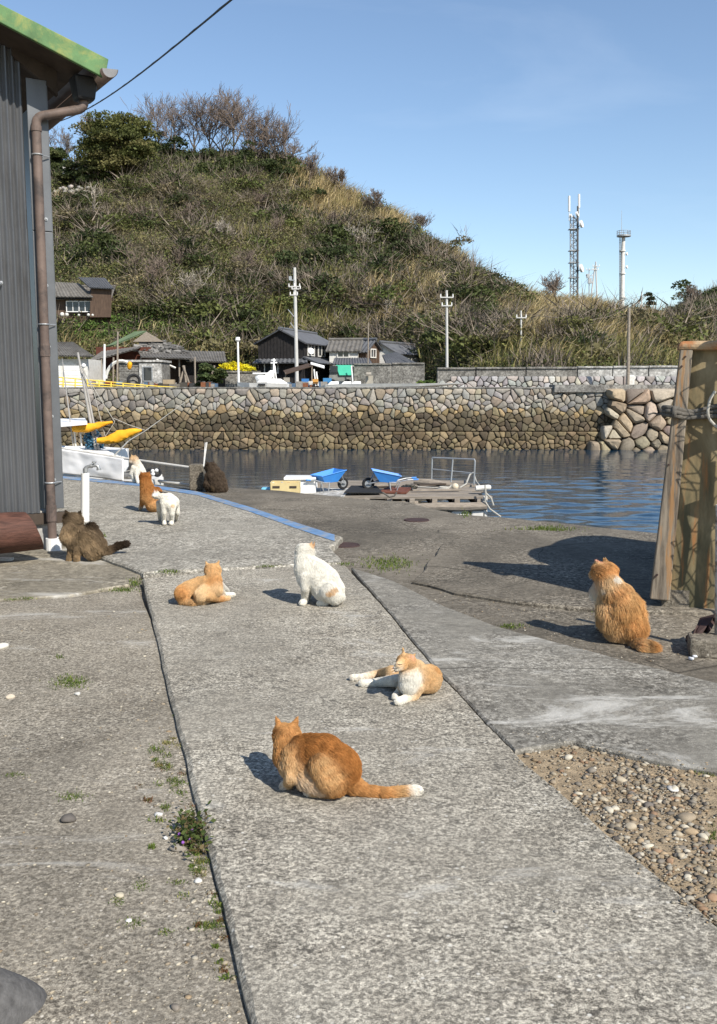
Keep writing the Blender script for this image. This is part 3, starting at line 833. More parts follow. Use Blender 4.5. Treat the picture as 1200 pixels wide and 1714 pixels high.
wall_px('yard_wall', [(376, 436, 621, 'cement')], 'low grey wall under the yellow heap by the street lamp', 71.0, 0.4)
g = G(); 
t = thing('marker_stone', P(1055, 640, 54.5), 'upright pale stone block at the foot of the brown pole', 'stone block')
a = P(1055, 628, 54.5); g.box((a.x, 54.5, (a.z + FAR_Z) / 2), (0.42, 0.4, a.z - FAR_Z)); g.build('block', M['white_dirty'], t, bevel=0.06)

# ------------------------------------------------------------------ hill
RPX = [-700, -300, 0, 95, 165, 270, 330, 400, 470, 520, 570, 620, 680, 740, 800, 850, 900, 950, 1000, 1050, 1085, 1112, 1150, 1200, 1300, 1500, 2100]
RPY = [330, 305, 292, 290, 282, 278, 272, 276, 284, 312, 341, 364, 398, 433, 470, 502, 514, 517, 522, 532, 540, 528, 508, 492, 478, 468, 470]
RYD = [150, 150, 150, 150, 150, 150, 150, 150, 150, 148, 146, 143, 139, 134, 128, 122, 118, 116, 115, 118, 130, 150, 160, 165, 170, 175, 180]
BYD = [92, 92, 90, 89, 89, 89, 90, 92, 93, 93, 93, 93, 91, 80, 71, 66, 64, 64, 64, 65, 68, 75, 80, 82, 84, 86, 86]
def hill_pt(px, t):
    """point of the hill on bearing px; t 0 foot, 1 ridge, beyond it the back slope"""
    ry, yb, yr = np.interp(px, RPX, RPY), np.interp(px, RPX, BYD), np.interp(px, RPX, RYD)
    tt = np.asarray(t, float)
    Y = yb + (yr - yb) * tt
    zr = CAM_H + (yr / np.cos(0)) * ((645 - ry) / 1600.0)
    z0 = FAR_Z
    s = np.clip(tt, 0, 1)
    prof = 0.78 * s + 0.22 * s ** 0.6 + 0.05 * np.sin(s * 6.2) * (1 - s)
    z = z0 + (zr - z0) * prof - np.maximum(tt - 1, 0) ** 1.3 * zr * 0.6
    x = (px - CX) / F_PX * Y * (1 + 0.004)
    nz = (fbm(np.stack([x * 0.09 + 3, Y * 0.09, np.zeros_like(x)], -1).reshape(-1, 3), 3).reshape(np.shape(x)) - 0.5)
    z = z + nz * 3.2 * np.clip(s * 5, 0, 1)* np.clip(2.2 - tt, 0.2, 1)
    return np.stack([x, Y, z], -1)
pxs = np.linspace(-700, 2100, 190); ts = np.concatenate([np.linspace(-0.03, 1, 46), np.linspace(1.06, 2.4, 14)])
A, B = np.meshgrid(pxs, ts, indexing='ij')
HV = hill_pt(A, B); nt_ = len(ts)
ii, jj = np.meshgrid(np.arange(len(pxs) - 1), np.arange(nt_ - 1), indexing='ij')
k0 = (ii * nt_ + jj).ravel()
tag(link('hill', np_mesh('hill', HV.reshape(-1, 3), np.stack([k0, k0 + nt_, k0 + nt_ + 1, k0 + 1], 1), None, True), None, M['hill']), kind='structure')
_T = np.linspace(0, 1.05, 120)
def hill_at(px, py):
    q = hill_pt(np.full(120, float(px)), _T)
    pyv = np.array([proj(r)[1] for r in q])
    return Vector(q[int(np.argmin(np.abs(pyv - py)))])
def hill_px(px, py):
    """many at once: t by the picture height"""
    ry = np.interp(px, RPX, RPY)
    out = np.zeros((len(px), 3)); best = np.full(len(px), 1e9)
    for t in np.linspace(0.0, 1.03, 60):
        q = hill_pt(px, np.full(len(px), t))
        z = q[:, 2] - CAM_H; fw = q[:, 1] * _c - z * _s; up = q[:, 1] * _s + z * _c
        e = np.abs(CY - F_PX * up / fw - py); m_ = e < best
        best[m_] = e[m_]; out[m_] = q[m_]
    return out

# what grows where, read off the photograph: (px, py, rx, ry, kind) kinds: d dry grass, y yellow-green grass, e dark evergreen, g fresh green, p purplish twigs
ZONES = [(500, 300, 30, 30, 'd'), (560, 335, 70, 34, 'd'), (650, 385, 60, 30, 'd'), (735, 430, 50, 32, 'd'), (690, 480, 45, 50, 'd'), (640, 480, 30, 30, 'd'), (720, 560, 60, 30, 'd'), (850, 500, 45, 30, 'd'), (930, 520, 80, 35, 'd'), (1020, 560, 60, 40, 'd'), (880, 560, 60, 40, 'd'), (1090, 580, 40, 30, 'd'), (1150, 545, 40, 12, 'd'), (660, 530, 40, 60, 'd'),
         (560, 560, 60, 30, 'y'), (470, 530, 40, 25, 'y'), (680, 595, 80, 18, 'y'), (820, 590, 120, 26, 'y'), (1000, 590, 110, 26, 'y'), (760, 520, 40, 40, 'y'), (560, 470, 40, 30, 'y'), (140, 345, 30, 10, 'g'), (290, 385, 25, 14, 'g'), (440, 395, 60, 18, 'y'), (1010, 540, 30, 18, 'y'),
         (300, 545, 110, 28, 'g'), (200, 550, 90, 25, 'g'), (870, 605, 60, 8, 'g'), (190, 430, 50, 24, 'e'), (140, 440, 40, 20, 'e'), (330, 520, 50, 34, 'e'), (420, 540, 40, 40, 'e'), (700, 420, 40, 34, 'e'), (620, 400, 55, 30, 'e'), (560, 430, 50, 30, 'e'), (815, 470, 50, 55, 'e'), (780, 545, 40, 30, 'e'), (500, 470, 50, 40, 'e'), (620, 440, 50, 40, 'e'), (400, 270, 90, 26, 'e'), (350, 280, 60, 30, 'e'), (170, 290, 70, 30, 'e'), (450, 310, 50, 30, 'e'), (950, 555, 28, 20, 'e'), (1160, 520, 90, 36, 'e'), (1130, 560, 36, 30, 'e'), (540, 410, 30, 30, 'e'),
         (280, 430, 100, 60, 'p'), (250, 330, 90, 40, 'p'), (1000, 560, 24, 18, 'p'), (840, 560, 26, 18, 'p'), (450, 440, 80, 50, 'p'), (370, 350, 80, 40, 'p'), (200, 490, 60, 30, 'p')]
def kinds_at(px, py):
    w = {k: np.zeros(len(px)) for k in 'dyegp'}
    for zx, zy, rx, ry, k in ZONES:
        w[k] = np.maximum(w[k], np.exp(-((px - zx) / rx) ** 2 - ((py - zy) / ry) ** 2))
    nz = {k: fbm(np.stack([px / 26.0, py / 20.0, np.full(len(px), 5.0 * i)], 1), 3) for i, k in enumerate('dyegp')}
    sc = np.stack([w[k] * 1.1 + (nz[k] - 0.5) * 1.6 + (0.28 if k == 'p' else 0.30 if k == 'e' else 0.03) + 0.12 * rng.random(len(px)) for k in 'dyegp'], 1)
    return np.argmax(sc, 1)
N = 15000
spx = rng.uniform(-420, 1620, N); ry = np.interp(spx, RPX, RPY)
spy = ry + 2 + (648 - ry) * rng.random(N)
SP = hill_px(spx, spy)
_px2 = rng.uniform(-420, 1620, 5200); _q2 = hill_pt(_px2, rng.uniform(0.86, 1.16, 5200))
SP = np.vstack([SP, _q2]); spx = np.concatenate([spx, _px2]); spy = np.concatenate([spy, np.array([proj(r)[1] for r in _q2])])
SK = kinds_at(spx, spy)
def clump(centres, rad, n_each, size, cols, squash=0.75, flat=0.8):
    n = len(centres)
    d = rng.normal(size=(n, n_each, 3)); d /= np.linalg.norm(d, axis=2, keepdims=True)
    d[..., 2] = np.abs(d[..., 2]) * 1.0 - 0.25
    lump = 0.62 + 0.75 * fbm((d * 1.7 + centres[:, None, :] * 3.1).reshape(-1, 3), 2).reshape(n, n_each)
    r = rng.random((n, n_each)) ** 0.33 * lump
    q = centres[:, None, :] + d * r[..., None] * rad[:, None, None] * np.array([1, 1, squash])
    c = np.repeat(cols[:, None, :], n_each, 1) * (0.6 + 0.8 * rng.random((n, n_each, 1)))
    sz = np.repeat((size * (0.8 + 0.4 * rng.random(n)))[:, None], n_each, 1).ravel()
    return leaf_quads(q.reshape(-1, 3), sz, c.reshape(-1, 3), flat)
def twigs(centres, h, n_each, w, cols, spread=0.8, fork=True):
    n = len(centres)
    a = rng.random((n, n_each)) * 6.283; le = rng.random((n, n_each)) ** 0.6 * spread
    hh = h[:, None] * (0.45 + 0.65 * rng.random((n, n_each)))
    base = centres[:, None, :] + np.stack([np.cos(a), np.sin(a), np.zeros_like(a)], -1) * (hh * le * 0.35)[..., None]
    base = base + np.array([0, 0, 1.0]) * (hh * rng.random((n, n_each)) * 0.5)[..., None]
    d = np.stack([np.cos(a) * le, np.sin(a) * le, 1 - 0.5 * le], -1) + rng.normal(size=(n, n_each, 3)) * 0.3
    tip = base + d * (hh * 0.6)[..., None]
    sd = rng.normal(size=(n, n_each, 3)); sd[..., 2] *= 0.2; sd /= np.linalg.norm(sd, axis=2, keepdims=True)
    sd = sd * w * (0.6 + 0.8 * rng.random((n, n_each, 1)))
    V = np.stack([base - sd, base + sd, tip + sd * 0.25], 2).reshape(-1, 3)
    c = np.repeat(cols[:, None, :], n_each, 1) * (0.65 + 0.7 * rng.random((n, n_each, 1)))
    return V, np.arange(len(V)).reshape(-1, 3), c.reshape(-1, 3)
def pal(n, lst):
    L = np.array(lst); return L[rng.integers(len(L), size=n)] * (0.8 + 0.4 * rng.random((n, 1)))
def stuff(name, parts, mat):
    Vs, Fs, Cs = [], [], []; off = 0
    for V, F, C in parts:
        Vs.append(V); Fs.append(F + off); Cs.append(C); off += len(V)
    tag(link(name, np_mesh(name, np.vstack(Vs), np.vstack(Fs), np.vstack(Cs)), None, M[mat]), kind='stuff')
d_ = SP[SK == 0]; y_ = SP[SK == 1]; e_ = SP[SK == 2]; g_ = SP[SK == 3]; p_ = SP[SK == 4]
dist = lambda q: np.clip(q[:, 1] / 130.0, 0.5, 1.2)
def reed(q, n, h, w, cl, wind=(0.45, 0, 0)):
    r = np.repeat(q, n, 0); r = r + rng.normal(size=r.shape) * np.array([0.7, 0.7, 0.05])
    return blades(r, h, w, np.repeat(cl, n, 0) * (0.65 + 0.7 * rng.random((len(r), 1))), 0.9, wind)
DRY = [(0.50, 0.395, 0.205), (0.56, 0.45, 0.245), (0.35, 0.265, 0.13), (0.29, 0.225, 0.105), (0.33, 0.28, 0.12)]
YG = [(0.22, 0.205, 0.07), (0.27, 0.245, 0.09), (0.13, 0.14, 0.045), (0.27, 0.23, 0.10)]
stuff('dry_grass', [reed(d_, 14, 1.9, 0.085, pal(len(d_), DRY)), reed(y_, 12, 1.5, 0.085, pal(len(y_), YG), (0.25, 0, 0))], 'grass')
pc = pal(len(p_), [(0.175, 0.15, 0.108), (0.205, 0.18, 0.125), (0.15, 0.135, 0.09), (0.18, 0.17, 0.095), (0.215, 0.175, 0.12)])
stuff('bare_scrub', [twigs(p_, 1.7 * (0.6 + 0.7 * rng.random(len(p_))), 15, 0.036, pc, 1.6), twigs(e_[::2], np.full(len(e_[::2]), 2.4), 10, 0.05, pal(len(e_[::2]), [(0.17, 0.14, 0.11)])), twigs(d_[::6], np.full(len(d_[::6]), 2.2), 10, 0.05, pal(len(d_[::6]), [(0.19, 0.15, 0.12)]))], 'twig')
OL = [(0.135, 0.148, 0.046), (0.165, 0.165, 0.056), (0.105, 0.125, 0.038), (0.18, 0.162, 0.068)]
BR = [(0.19, 0.162, 0.088), (0.22, 0.182, 0.10), (0.17, 0.15, 0.072)]
EV = [(0.058, 0.076, 0.026), (0.075, 0.092, 0.030), (0.045, 0.060, 0.022), (0.088, 0.098, 0.036)]
FG = [(0.09, 0.145, 0.032), (0.12, 0.17, 0.04), (0.075, 0.12, 0.03)]
stuff('hillside_undergrowth', [clump(p_[::2] + np.array([0, 0, 0.3]), 1.2 + 1.3 * rng.random(len(p_[::2])), 95, 0.21, pal(len(p_[::2]), OL + BR + OL)),
                              clump(e_, 1.2 + 1.1 * rng.random(len(e_)), 60, 0.28, pal(len(e_), EV + OL[:2])),
                              clump(g_, 0.9 + 0.5 * rng.random(len(g_)), 40, 0.24, pal(len(g_), FG))], 'leaf')
# green bushes one can tell apart on the slope
protos = []
for i in range(5):
    n = 6
    cs = rng.normal(size=(n, 3)) * np.array([0.45, 0.45, 0.28]) + np.array([0, 0, 0.55])
    V, F, Cc = clump(cs, np.full(n, 0.62), 190, 0.15, pal(n, EV[:3]), 0.8)
    protos.append(np_mesh('bush', V, F, Cc)); protos[-1].materials.append(M['leaf'])
BUSH = [(260, 262, 3.6), (285, 266, 3.4), (330, 268, 3.4), (350, 272, 3.2), (395, 280, 3.4), (435, 282, 3.4), (475, 292, 3.2), (495, 305, 2.8), (405, 290, 3.2), (575, 400, 3.2), (600, 425, 3.4), (660, 395, 3.2), (690, 450, 3.0), (735, 430, 2.6), (525, 440, 3.2), (480, 450, 3.2), (640, 500, 2.8), (770, 480, 3.4), (800, 530, 3.4), (830, 540, 2.8), (845, 450, 2.6), (812, 470, 4.2), (835, 500, 3.4), (790, 500, 3.4), (820, 440, 3.0), (700, 420, 3.4), (715, 445, 3.0), (640, 405, 3.2), (610, 395, 3.2), (660, 420, 2.8), (590, 420, 3.0), (545, 415, 3.2), (512, 330, 2.6), (560, 440, 3.4), (620, 440, 3.4), (640, 455, 2.8), (500, 470, 3.0), (780, 548, 2.6), (950, 552, 2.4), (965, 560, 1.9), (190, 425, 3.4), (165, 435, 3.2), (215, 440, 3.0), (125, 300, 3.6), (150, 300, 3.4), (180, 305, 3.2),
        (330, 525, 2.8), (350, 545, 2.8), (425, 540, 3.0), (410, 560, 2.8), (445, 575, 2.4), (370, 500, 3.0), (1150, 505, 4.0), (1185, 500, 4.2), (1130, 525, 3.2), (1175, 530, 3.6), (1200, 540, 3.4), (1140, 560, 2.8), (1230, 520, 4.0), (1270, 510, 4.2), (300, 260, 3.6), (420, 275, 3.2), (370, 285, 3.2), (450, 290, 3.0), (1050, 510, 2.2), (1015, 505, 2.0), (1085, 580, 2.0), (745, 405, 2.2), (860, 470, 1.8)]
for px, py, s in BUSH:
    q = hill_at(px, py)
    o = link('bush', protos[random.randrange(5)]); o.location = q - Vector((0, 0, 0.3 * s)); o.scale = (s * 0.8, s * 0.8, s * 0.75); o.rotation_euler.z = random.uniform(0, 6.28)
    tag(o, 'dark evergreen bush growing among the dry scrub of the hillside', 'bush', 'dark bushes on the hillside')

OLP = []
for pal_ in (OL, BR, [(0.10, 0.125, 0.035), (0.125, 0.14, 0.045)], EV):
    for i in range(2):
        n = 6; cs = rng.normal(size=(n, 3)) * np.array([0.5, 0.5, 0.25]) + np.array([0, 0, 0.5])
        V, F, Cc = clump(cs, np.full(n, 0.6), 170, 0.12, pal(n, pal_), 0.8)
        V2, F2, C2 = twigs(cs, np.full(n, 1.3), 22, 0.018, pal(n, [(0.19, 0.155, 0.12)]), 1.2)
        ob = np_mesh('bush', V, F, Cc); ob.materials.append(M['leaf']); OLP.append((ob, np_mesh('twigs', V2, F2, C2)))
        OLP[-1][1].materials.append(M['twig'])
BLAB = ['olive leafed rounded bush in the hillside scrub', 'brown twiggy rounded bush in the hillside scrub', 'yellow-green rounded bush in the hillside scrub', 'dark green rounded shrub crowding the hillside scrub']
for i in range(230):
    px = random.uniform(95, 1190); rr = float(np.interp(px, RPX, RPY)); py = rr + 8 + (600 - rr) * random.random() ** 0.9
    if (px > 850 and random.random() < 0.6) or (px < 250 and py > 445): continue
    k = random.choices([0, 1, 2, 3], [0.36, 0.20, 0.14, 0.30])[0]; pr = OLP[k * 2 + random.randrange(2)]
    o = link('bush', pr[0]); s = random.uniform(1.8, 3.6) * (0.8 if py < rr + 25 else 1.0); q = hill_at(px, py); o.location = q - Vector((0, 0, 0.25 * s)); o.scale = (s, s, s * 0.85); o.rotation_euler.z = random.uniform(0, 6.28)
    tag(o, BLAB[k], 'bush', ['olive bushes on the hillside', 'brown bushes on the hillside', 'yellow-green bushes on the hillside', 'dark rounded shrubs on the hillside'][k])
    tw = link('twigs', pr[1]); tw.parent = o

# ------------------------------------------------------------------ trees
def grow(g, p, d, L, r, depth, out, spread=0.55, up=0.12, kids=(2, 3), nseg=3):
    pts = [p]; dd = d.copy()
    for i in range(nseg):
        dd = (dd + Vector((random.gauss(0, 0.13), random.gauss(0, 0.13), up * random.random()))).normalized()
        pts.append(pts[-1] + dd * L / nseg)
    (g if depth > 3 else out).tube(pts, [max(0.02, r * (1 - 0.35 * i / nseg)) for i in range(nseg + 1)], 5 if depth > 3 else 3, False)
    if depth == 0: return
    for k in range(random.randint(*kids)):
        e = (dd + Vector((random.gauss(0, spread), random.gauss(0, spread), random.gauss(0.05, spread * 0.7)))).normalized()
        grow(g, pts[-1 if k == 0 else random.randint(1, nseg)], e, L * random.uniform(0.66, 0.95), r * 0.62, depth - 1, out, spread, up, kids, nseg)
M['twigbark'] = plain('pale_twig', (0.17, 0.130, 0.102), 0.95, 0.25, 2)
M['deadwood'] = plain('bleached_wood', (0.33, 0.29, 0.235), 0.9, 0.2, 2)
def bare_tree(px, py, h, label, depth=6, spread=0.5, lean=(0, 0), twig='twigbark', kids=(3, 3), r=0.2, ivy=0, base=None):
    q = base or hill_at(px, py); q = q - Vector((0, 0, 0.4 if h < 8 else 1.2))
    t = thing('bare_tree', q, label, 'tree')
    a, b = G(), G()
    grow(a, q, Vector((lean[0], lean[1], 1)).normalized(), h * 0.29, r, depth, b, spread, 0.16, kids)
    a.build('trunk', M['bark'], t); b.build('crown', M[twig], t)
    if ivy:
        c = np.array([(q.x + random.gauss(0, 0.8), q.y + random.gauss(0, 0.8), q.z + h * random.uniform(0.12, 0.42)) for _ in range(9)])
        V, F, Cc = clump(c, np.full(9, 0.95), ivy, 0.24, pal(9, EV)); link('ivy', np_mesh('ivy', V, F, Cc), t, M['leaf'])
    return t
bare_tree(282, 262, 10.4, 'broad bare tree with ivy on its trunk, leftmost on the hill crest', 6, 0.54, ivy=130)
bare_tree(362, 262, 11.8, 'tall pale bare tree in the middle of the hill crest', 6, 0.58)
bare_tree(398, 268, 11.2, 'bare tree with spreading crown right of the tallest crest tree', 6, 0.6, (0.08, 0))
bare_tree(425, 275, 10.0, 'thick forked bare tree with dark trunk on the hill crest', 6, 0.55, (0.25, 0), ivy=90)
bare_tree(462, 282, 9.0, 'bare tree leaning right at the right end of the crest row', 6, 0.54, (0.3, 0))
bare_tree(310, 264, 8.6, 'small bare tree between the ivy-trunked tree and the taller ones', 6, 0.6)
bare_tree(440, 280, 8.8, 'bare tree half hidden behind the thick forked one', 6, 0.6)
bare_tree(482, 290, 7.4, 'rightmost low bare tree where the crest row ends', 6, 0.54, (0.2, 0))
bare_tree(380, 270, 9.6, 'bare tree behind the tallest pale crest tree', 6, 0.6)
bare_tree(338, 262, 9.0, 'slender bare tree between two larger crest trees', 6, 0.55)
bare_tree(115, 262, 6.2, 'small dark twiggy tree behind the shed gutter on the skyline', 6, 0.6, twig='bark', ivy=50)
bare_tree(185, 262, 6.6, 'thin bare tree rising behind the round evergreen', 6, 0.45)
bare_tree(520, 312, 4.4, 'small bare shrub on the skyline below the crest trees', 6, 0.5)
bare_tree(575, 335, 4.6, 'thin bare tree standing alone on the grassy skyline', 6, 0.35)
bare_tree(622, 362, 4.4, 'wide twiggy shrub on the skyline halfway down the slope', 6, 0.6)
bare_tree(700, 398, 3.6, 'low bare shrub on the skyline above the dark bushes', 6, 0.55)
bare_tree(915, 508, 4.6, 'bare spreading tree on the low ridge left of the lattice mast', 6, 0.6, base=Vector((0.197 * 118, 117, hill_at(915, 512).z)))
bare_tree(1140, 515, 3.6, 'bare shrub on the right-hand ridge beyond the poles', 6, 0.55)
bare_tree(175, 375, 6.0, 'dead pale tree with crooked boughs on the left slope', 4, 0.7, twig='deadwood', kids=(2, 3))
bare_tree(605, 420, 4.6, 'pale dead tree standing before dark bushes on the slope', 5, 0.7, twig='deadwood', r=0.16)
for px, py, h in [(270, 500, 5.0), (330, 505, 5.0), (300, 455, 4.6), (230, 470, 4.4), (420, 470, 4.2), (380, 410, 4.0), (250, 380, 4.0), (470, 400, 3.8), (660, 545, 3.4), (600, 540, 3.6), (340, 380, 4.0), (520, 500, 3.6), (440, 350, 3.6), (300, 330, 3.6), (560, 380, 3.2)]:
    t = bare_tree(px, py, h, 'pale leafless shrub with tangled grey branches in the hillside scrub', 5, 0.75, twig='deadwood' if random.random() < 0.15 else 'twigbark', r=0.1)
    t['group'] = 'leafless shrubs in the hillside scrub'
def leafy_tree(px, py, h, w, label, pl, base=None, nclump=70, cone=False):
    q = base or hill_at(px, py); t = thing('evergreen_tree', q, label, 'tree')
    g = G(); g.tube([q, q + Vector((0.1, 0, h * 0.4)), q + Vector((0, 0, h * 0.75))], [w * 0.07, w * 0.05, w * 0.02], 7)
    for i in range(7):
        z = h * random.uniform(0.2, 0.6); a = random.uniform(0, 6.28)
        g.tube([q + Vector((0, 0, z)), q + Vector((math.cos(a) * w * 0.3, math.sin(a) * w * 0.3, z + h * 0.18))], [w * 0.025, w * 0.01], 5)
    g.build('trunk', M['bark'], t)
    c = []
    while len(c) < nclump:
        v = Vector((random.uniform(-1, 1), random.uniform(-1, 1), random.uniform(-0.5 if cone else -0.95, 1)))
        k = v.length
        if 0.25 < k < 0.97 and not (cone and (v.x ** 2 + v.y ** 2) ** 0.5 > 0.75 * (1 - (v.z + 0.5) / 1.7)):
            c.append((q.x + v.x * w / 2, q.y + v.y * w / 2, q.z + h * 0.45 + v.z * h * 0.5))
    V, F, Cc = clump(np.array(c), np.full(nclump, w * 0.17), 240, 0.34 if w > 3 else 0.16, pal(nclump, pl), 0.7)
    link('crown', np_mesh('crown', V, F, Cc), t, M['leaf'])
leafy_tree(212, 306, 9.6, 10.5, 'big round dark evergreen tree on the left skyline', [(0.095, 0.105, 0.030), (0.115, 0.12, 0.036), (0.078, 0.088, 0.027), (0.13, 0.118, 0.044)], nclump=120)
leafy_tree(110, 300, 4.6, 5.0, 'dark evergreen beside the shed flashing under the skyline', EV)
leafy_tree(175, 315, 4.0, 4.5, 'dark clipped evergreen below the white fence on the hill', EV, nclump=24)
leafy_tree(140, 315, 3.6, 4.5, 'dark low evergreen nearest the shed below the white fence', EV, nclump=24)
_q = Vector((0.298 * 150, 150, hill_at(1075, 535).z + 0.6))
leafy_tree(1072, 500, 5.8, 3.6, 'small dark conifer on the skyline right of the platform mast', [(0.028, 0.045, 0.02), (0.035, 0.05, 0.022)], _q, 30, True)
leafy_tree(1092, 500, 3.9, 3.2, 'dark rounded tree touching the small skyline conifer', [(0.035, 0.05, 0.022), (0.04, 0.052, 0.025)], _q + Vector((2.1, 0, 0)), 22)
leafy_tree(1015, 500, 3.0, 2.6, 'brown leafed bushy tree between the two masts', [(0.10, 0.075, 0.045), (0.12, 0.085, 0.05)], Vector((0.26 * 140, 140, hill_at(1015, 525).z + 0.5)), 20)
leafy_tree(350, 655, 1.9, 2.3, 'round clipped green bush in front of the brown shack', [(0.06, 0.085, 0.03), (0.08, 0.10, 0.035)], P(351, 647, 62) + Vector((0, 0, -0.1)), 24)
# ------------------------------------------------------------------ houses across the harbour
def corr(g, a, b, c, d, n, amp, nrm, th=0.06, per=4):
    """ribbed sheet: a-b ridge line, d-c eave line, n ribs along it"""
    a, b, c, d = (Vector(p) for p in (a, b, c, d)); nrm = Vector(nrm).normalized()
    k = n * per; v, f = [], []
    for i in range(k + 1):
        t = i / k; o = nrm * amp * math.sin(t * n * 2 * math.pi)
        v += [a.lerp(b, t) + o, d.lerp(c, t) + o]
    for i in range(k): f.append((2 * i, 2 * i + 2, 2 * i + 3, 2 * i + 1))
    g.add(v, f)
    dn = nrm * -(th + amp)
    g.hexa([a + dn, b + dn, c + dn, d + dn], [a - nrm * (amp + 0.004), b - nrm * (amp + 0.004), c - nrm * (amp + 0.004), d - nrm * (amp + 0.004)])
    return g
def gable_house(name, label, K, gd, sd, w, l, zb, ze, za, wall, roof, over=0.4, boards=0, windows=(), skirt=None, group=None):
    """K near corner; gable wall runs from K along gd (w), the long side along sd (l)"""
    K = Vector(K); gd = Vector(gd).normalized(); sd = Vector(sd).normalized(); up = Vector((0, 0, 1))
    t = thing(name, Vector((K.x, K.y, zb)), label, 'house')
    def L(a, b, z): return Vector((K.x, K.y, 0)) + gd * a + sd * b + up * z
    g = G()
    g.hexa([L(0, 0, zb), L(w, 0, zb), L(w, l, zb), L(0, l, zb)], [L(0, 0, ze), L(w, 0, ze), L(w, l, ze), L(0, l, ze)])
    for b0, b1 in ((0, 0.16), (l - 0.16, l)):
        g.add([L(0, b0, ze), L(w, b0, ze), L(w / 2, b0, za), L(0, b1, ze), L(w, b1, ze), L(w / 2, b1, za)], [(0, 1, 2), (5, 4, 3), (0, 3, 4, 1), (1, 4, 5, 2), (2, 5, 3, 0)])
    wl_ = g.build('wall', M[wall], t)
    if boards:
        g = G()
        for i in range(boards + 1):
            a = w * i / boards; zt = ze + (za - ze) * (1 - abs(a - w / 2) / (w / 2))
            g.box(L(a, -0.02, (zb + zt) / 2), (0.05, 0.04, zt - zb), (gd, sd, up))
        for i in range(int(boards * l / w) + 1):
            g.box(L(-0.02, l * i / max(1, int(boards * l / w)), (zb + ze) / 2), (0.04, 0.05, ze - zb), (gd, sd, up))
        tag(g.build('batten', M[wall], t), kind='stuff')
    sl = (za - ze) / (w / 2)
    for s in (0, 1):
        e_in = -over if s == 0 else w + over
        a, b = L(w / 2, -over, za + 0.05), L(w / 2, l + over, za + 0.05)
        c, d = L(e_in, l + over, ze - over * sl + 0.05), L(e_in, -over, ze - over * sl + 0.05)
        n = (b - a).cross(d - a); n = n if n.z > 0 else -n
        g = G(); corr(g, a, b, c, d, max(4, int((l + 2 * over) / 0.36)), 0.035, n); g.build('roof', M[roof], t)
    g = G(); g.tube([L(w / 2, -over - 0.05, za + 0.10), L(w / 2, l + over + 0.05, za + 0.10)], 0.13, 8); g.build('ridge_tile', M[roof], t)
    for side_, a, z, ww, hh, nm in windows:
        o = (gd, sd, up) if side_ == 'g' else (sd, gd, up)
        c = L(a, -0.05, z) if side_ == 'g' else L(-0.05, a, z)
        g = G()
        for q in (-1, 1):
            g.box(c + o[0] * q * ww / 2, (0.09, 0.10, hh + 0.09), o); g.box(c + up * q * hh / 2, (ww - 0.09, 0.10, 0.09), o)
        g.box(c, (0.06, 0.08, hh - 0.09), o)
        fr = g.build('window' if nm == 'window' else nm, M['white_dirty'], t)
        g = G(); g.box(c + o[1] * 0.025, (ww, 0.02, hh), o); g.build('pane', M['glass'], fr)
    return t, L
# black boarded house
YH = 80.0
K = P(509, 640, YH); gd_ = Vector((-0.95, 0.30, 0)); sd_ = Vector((0.30, 0.95, 0))
z = lambda py, Y: P(600, py, Y).z
t, L = gable_house('boarded_house', 'black boarded two-storey house with grey tiled roof behind the white pole', K, gd_, sd_, 4.05, 8.2, FAR_Z, z(572, YH), z(551, YH), 'darkwood', 'tile', 0.35, 14,
    [('s', 1.6, z(584, YH), 1.5, 1.0, 'window'), ('s', 4.2, z(584, YH), 1.7, 1.0, 'window'), ('g', 2.9, z(614, YH), 1.2, 1.0, 'window')])
g = G()
n = Vector((0.6, -0.2, 0.8))
corr(g, L(-0.02, -0.3, z(597, YH)), L(-0.02, 8.4, z(597, YH)), L(-1.5, 8.4, z(608, YH)), L(-1.5, -0.6, z(608, YH)), 24, 0.035, n); g.build('skirt_roof', M['tile'], t)
g = G(); corr(g, L(-0.3, -0.02, z(600, YH)), L(4.2, -0.02, z(600, YH)), L(4.3, -0.8, z(607, YH)), L(-0.6, -0.8, z(607, YH)), 12, 0.035, (0, -0.4, 0.9)); g.build('skirt_roof', M['tile'], t)
g = G(); c = L(-0.25, 1.0, z(587, YH)); g.disc(c, (0.4, -0.8, 0.35), 0.28, 0.06, 16); g.tube([c, L(0.0, 1.2, z(590, YH))], 0.04, 5); g.build('satellite_dish', M['white'], t)
# grey tiled house, its eave facing the water
YB = 82.5
K = P(598, 640, YB)
t, L = gable_house('tiled_house', 'low grey tiled house with pale upper wall right of the black house', K, (0.12, 0.99, 0), (-0.99, 0.12, 0), 4.0, 2.4, FAR_Z, z(586, YB), z(568, YB), 'white_dirty', 'tile_old', 0.3, 0, [('s', 1.2, z(593, YB), 1.0, 0.5, 'window')])
g = G(); corr(g, P(560, 599, YB - 0.6), P(618, 599, YB - 0.6), P(624, 610, YB - 2.2), P(556, 610, YB - 2.2), 14, 0.04, (0, -0.5, 0.85)); g.build('skirt_roof', M['tile'], t)
YC = 83.0
K = P(613, 640, YC)
t, L = gable_house('gabled_house', 'brown boarded house with small white window and ribbed tile roof', K, (0.62, 0.78, 0), (-0.80, 0.60, 0), 2.0, 2.6, FAR_Z, z(586, YC), z(569, YC), 'brownwood', 'tile', 0.28, 9, [('g', 0.9, z(591, YC), 0.7, 0.7, 'window')])
K = P(664, 640, 84)
t, L = gable_house('rear_house', 'grey house end with a pale wall behind the brown gabled house', K, (-0.95, 0.3, 0), (0.5, 0.86, 0), 2.8, 6.0, FAR_Z, z(590, 84), z(574, 84), 'white_dirty', 'tile', 0.3, 0, [])
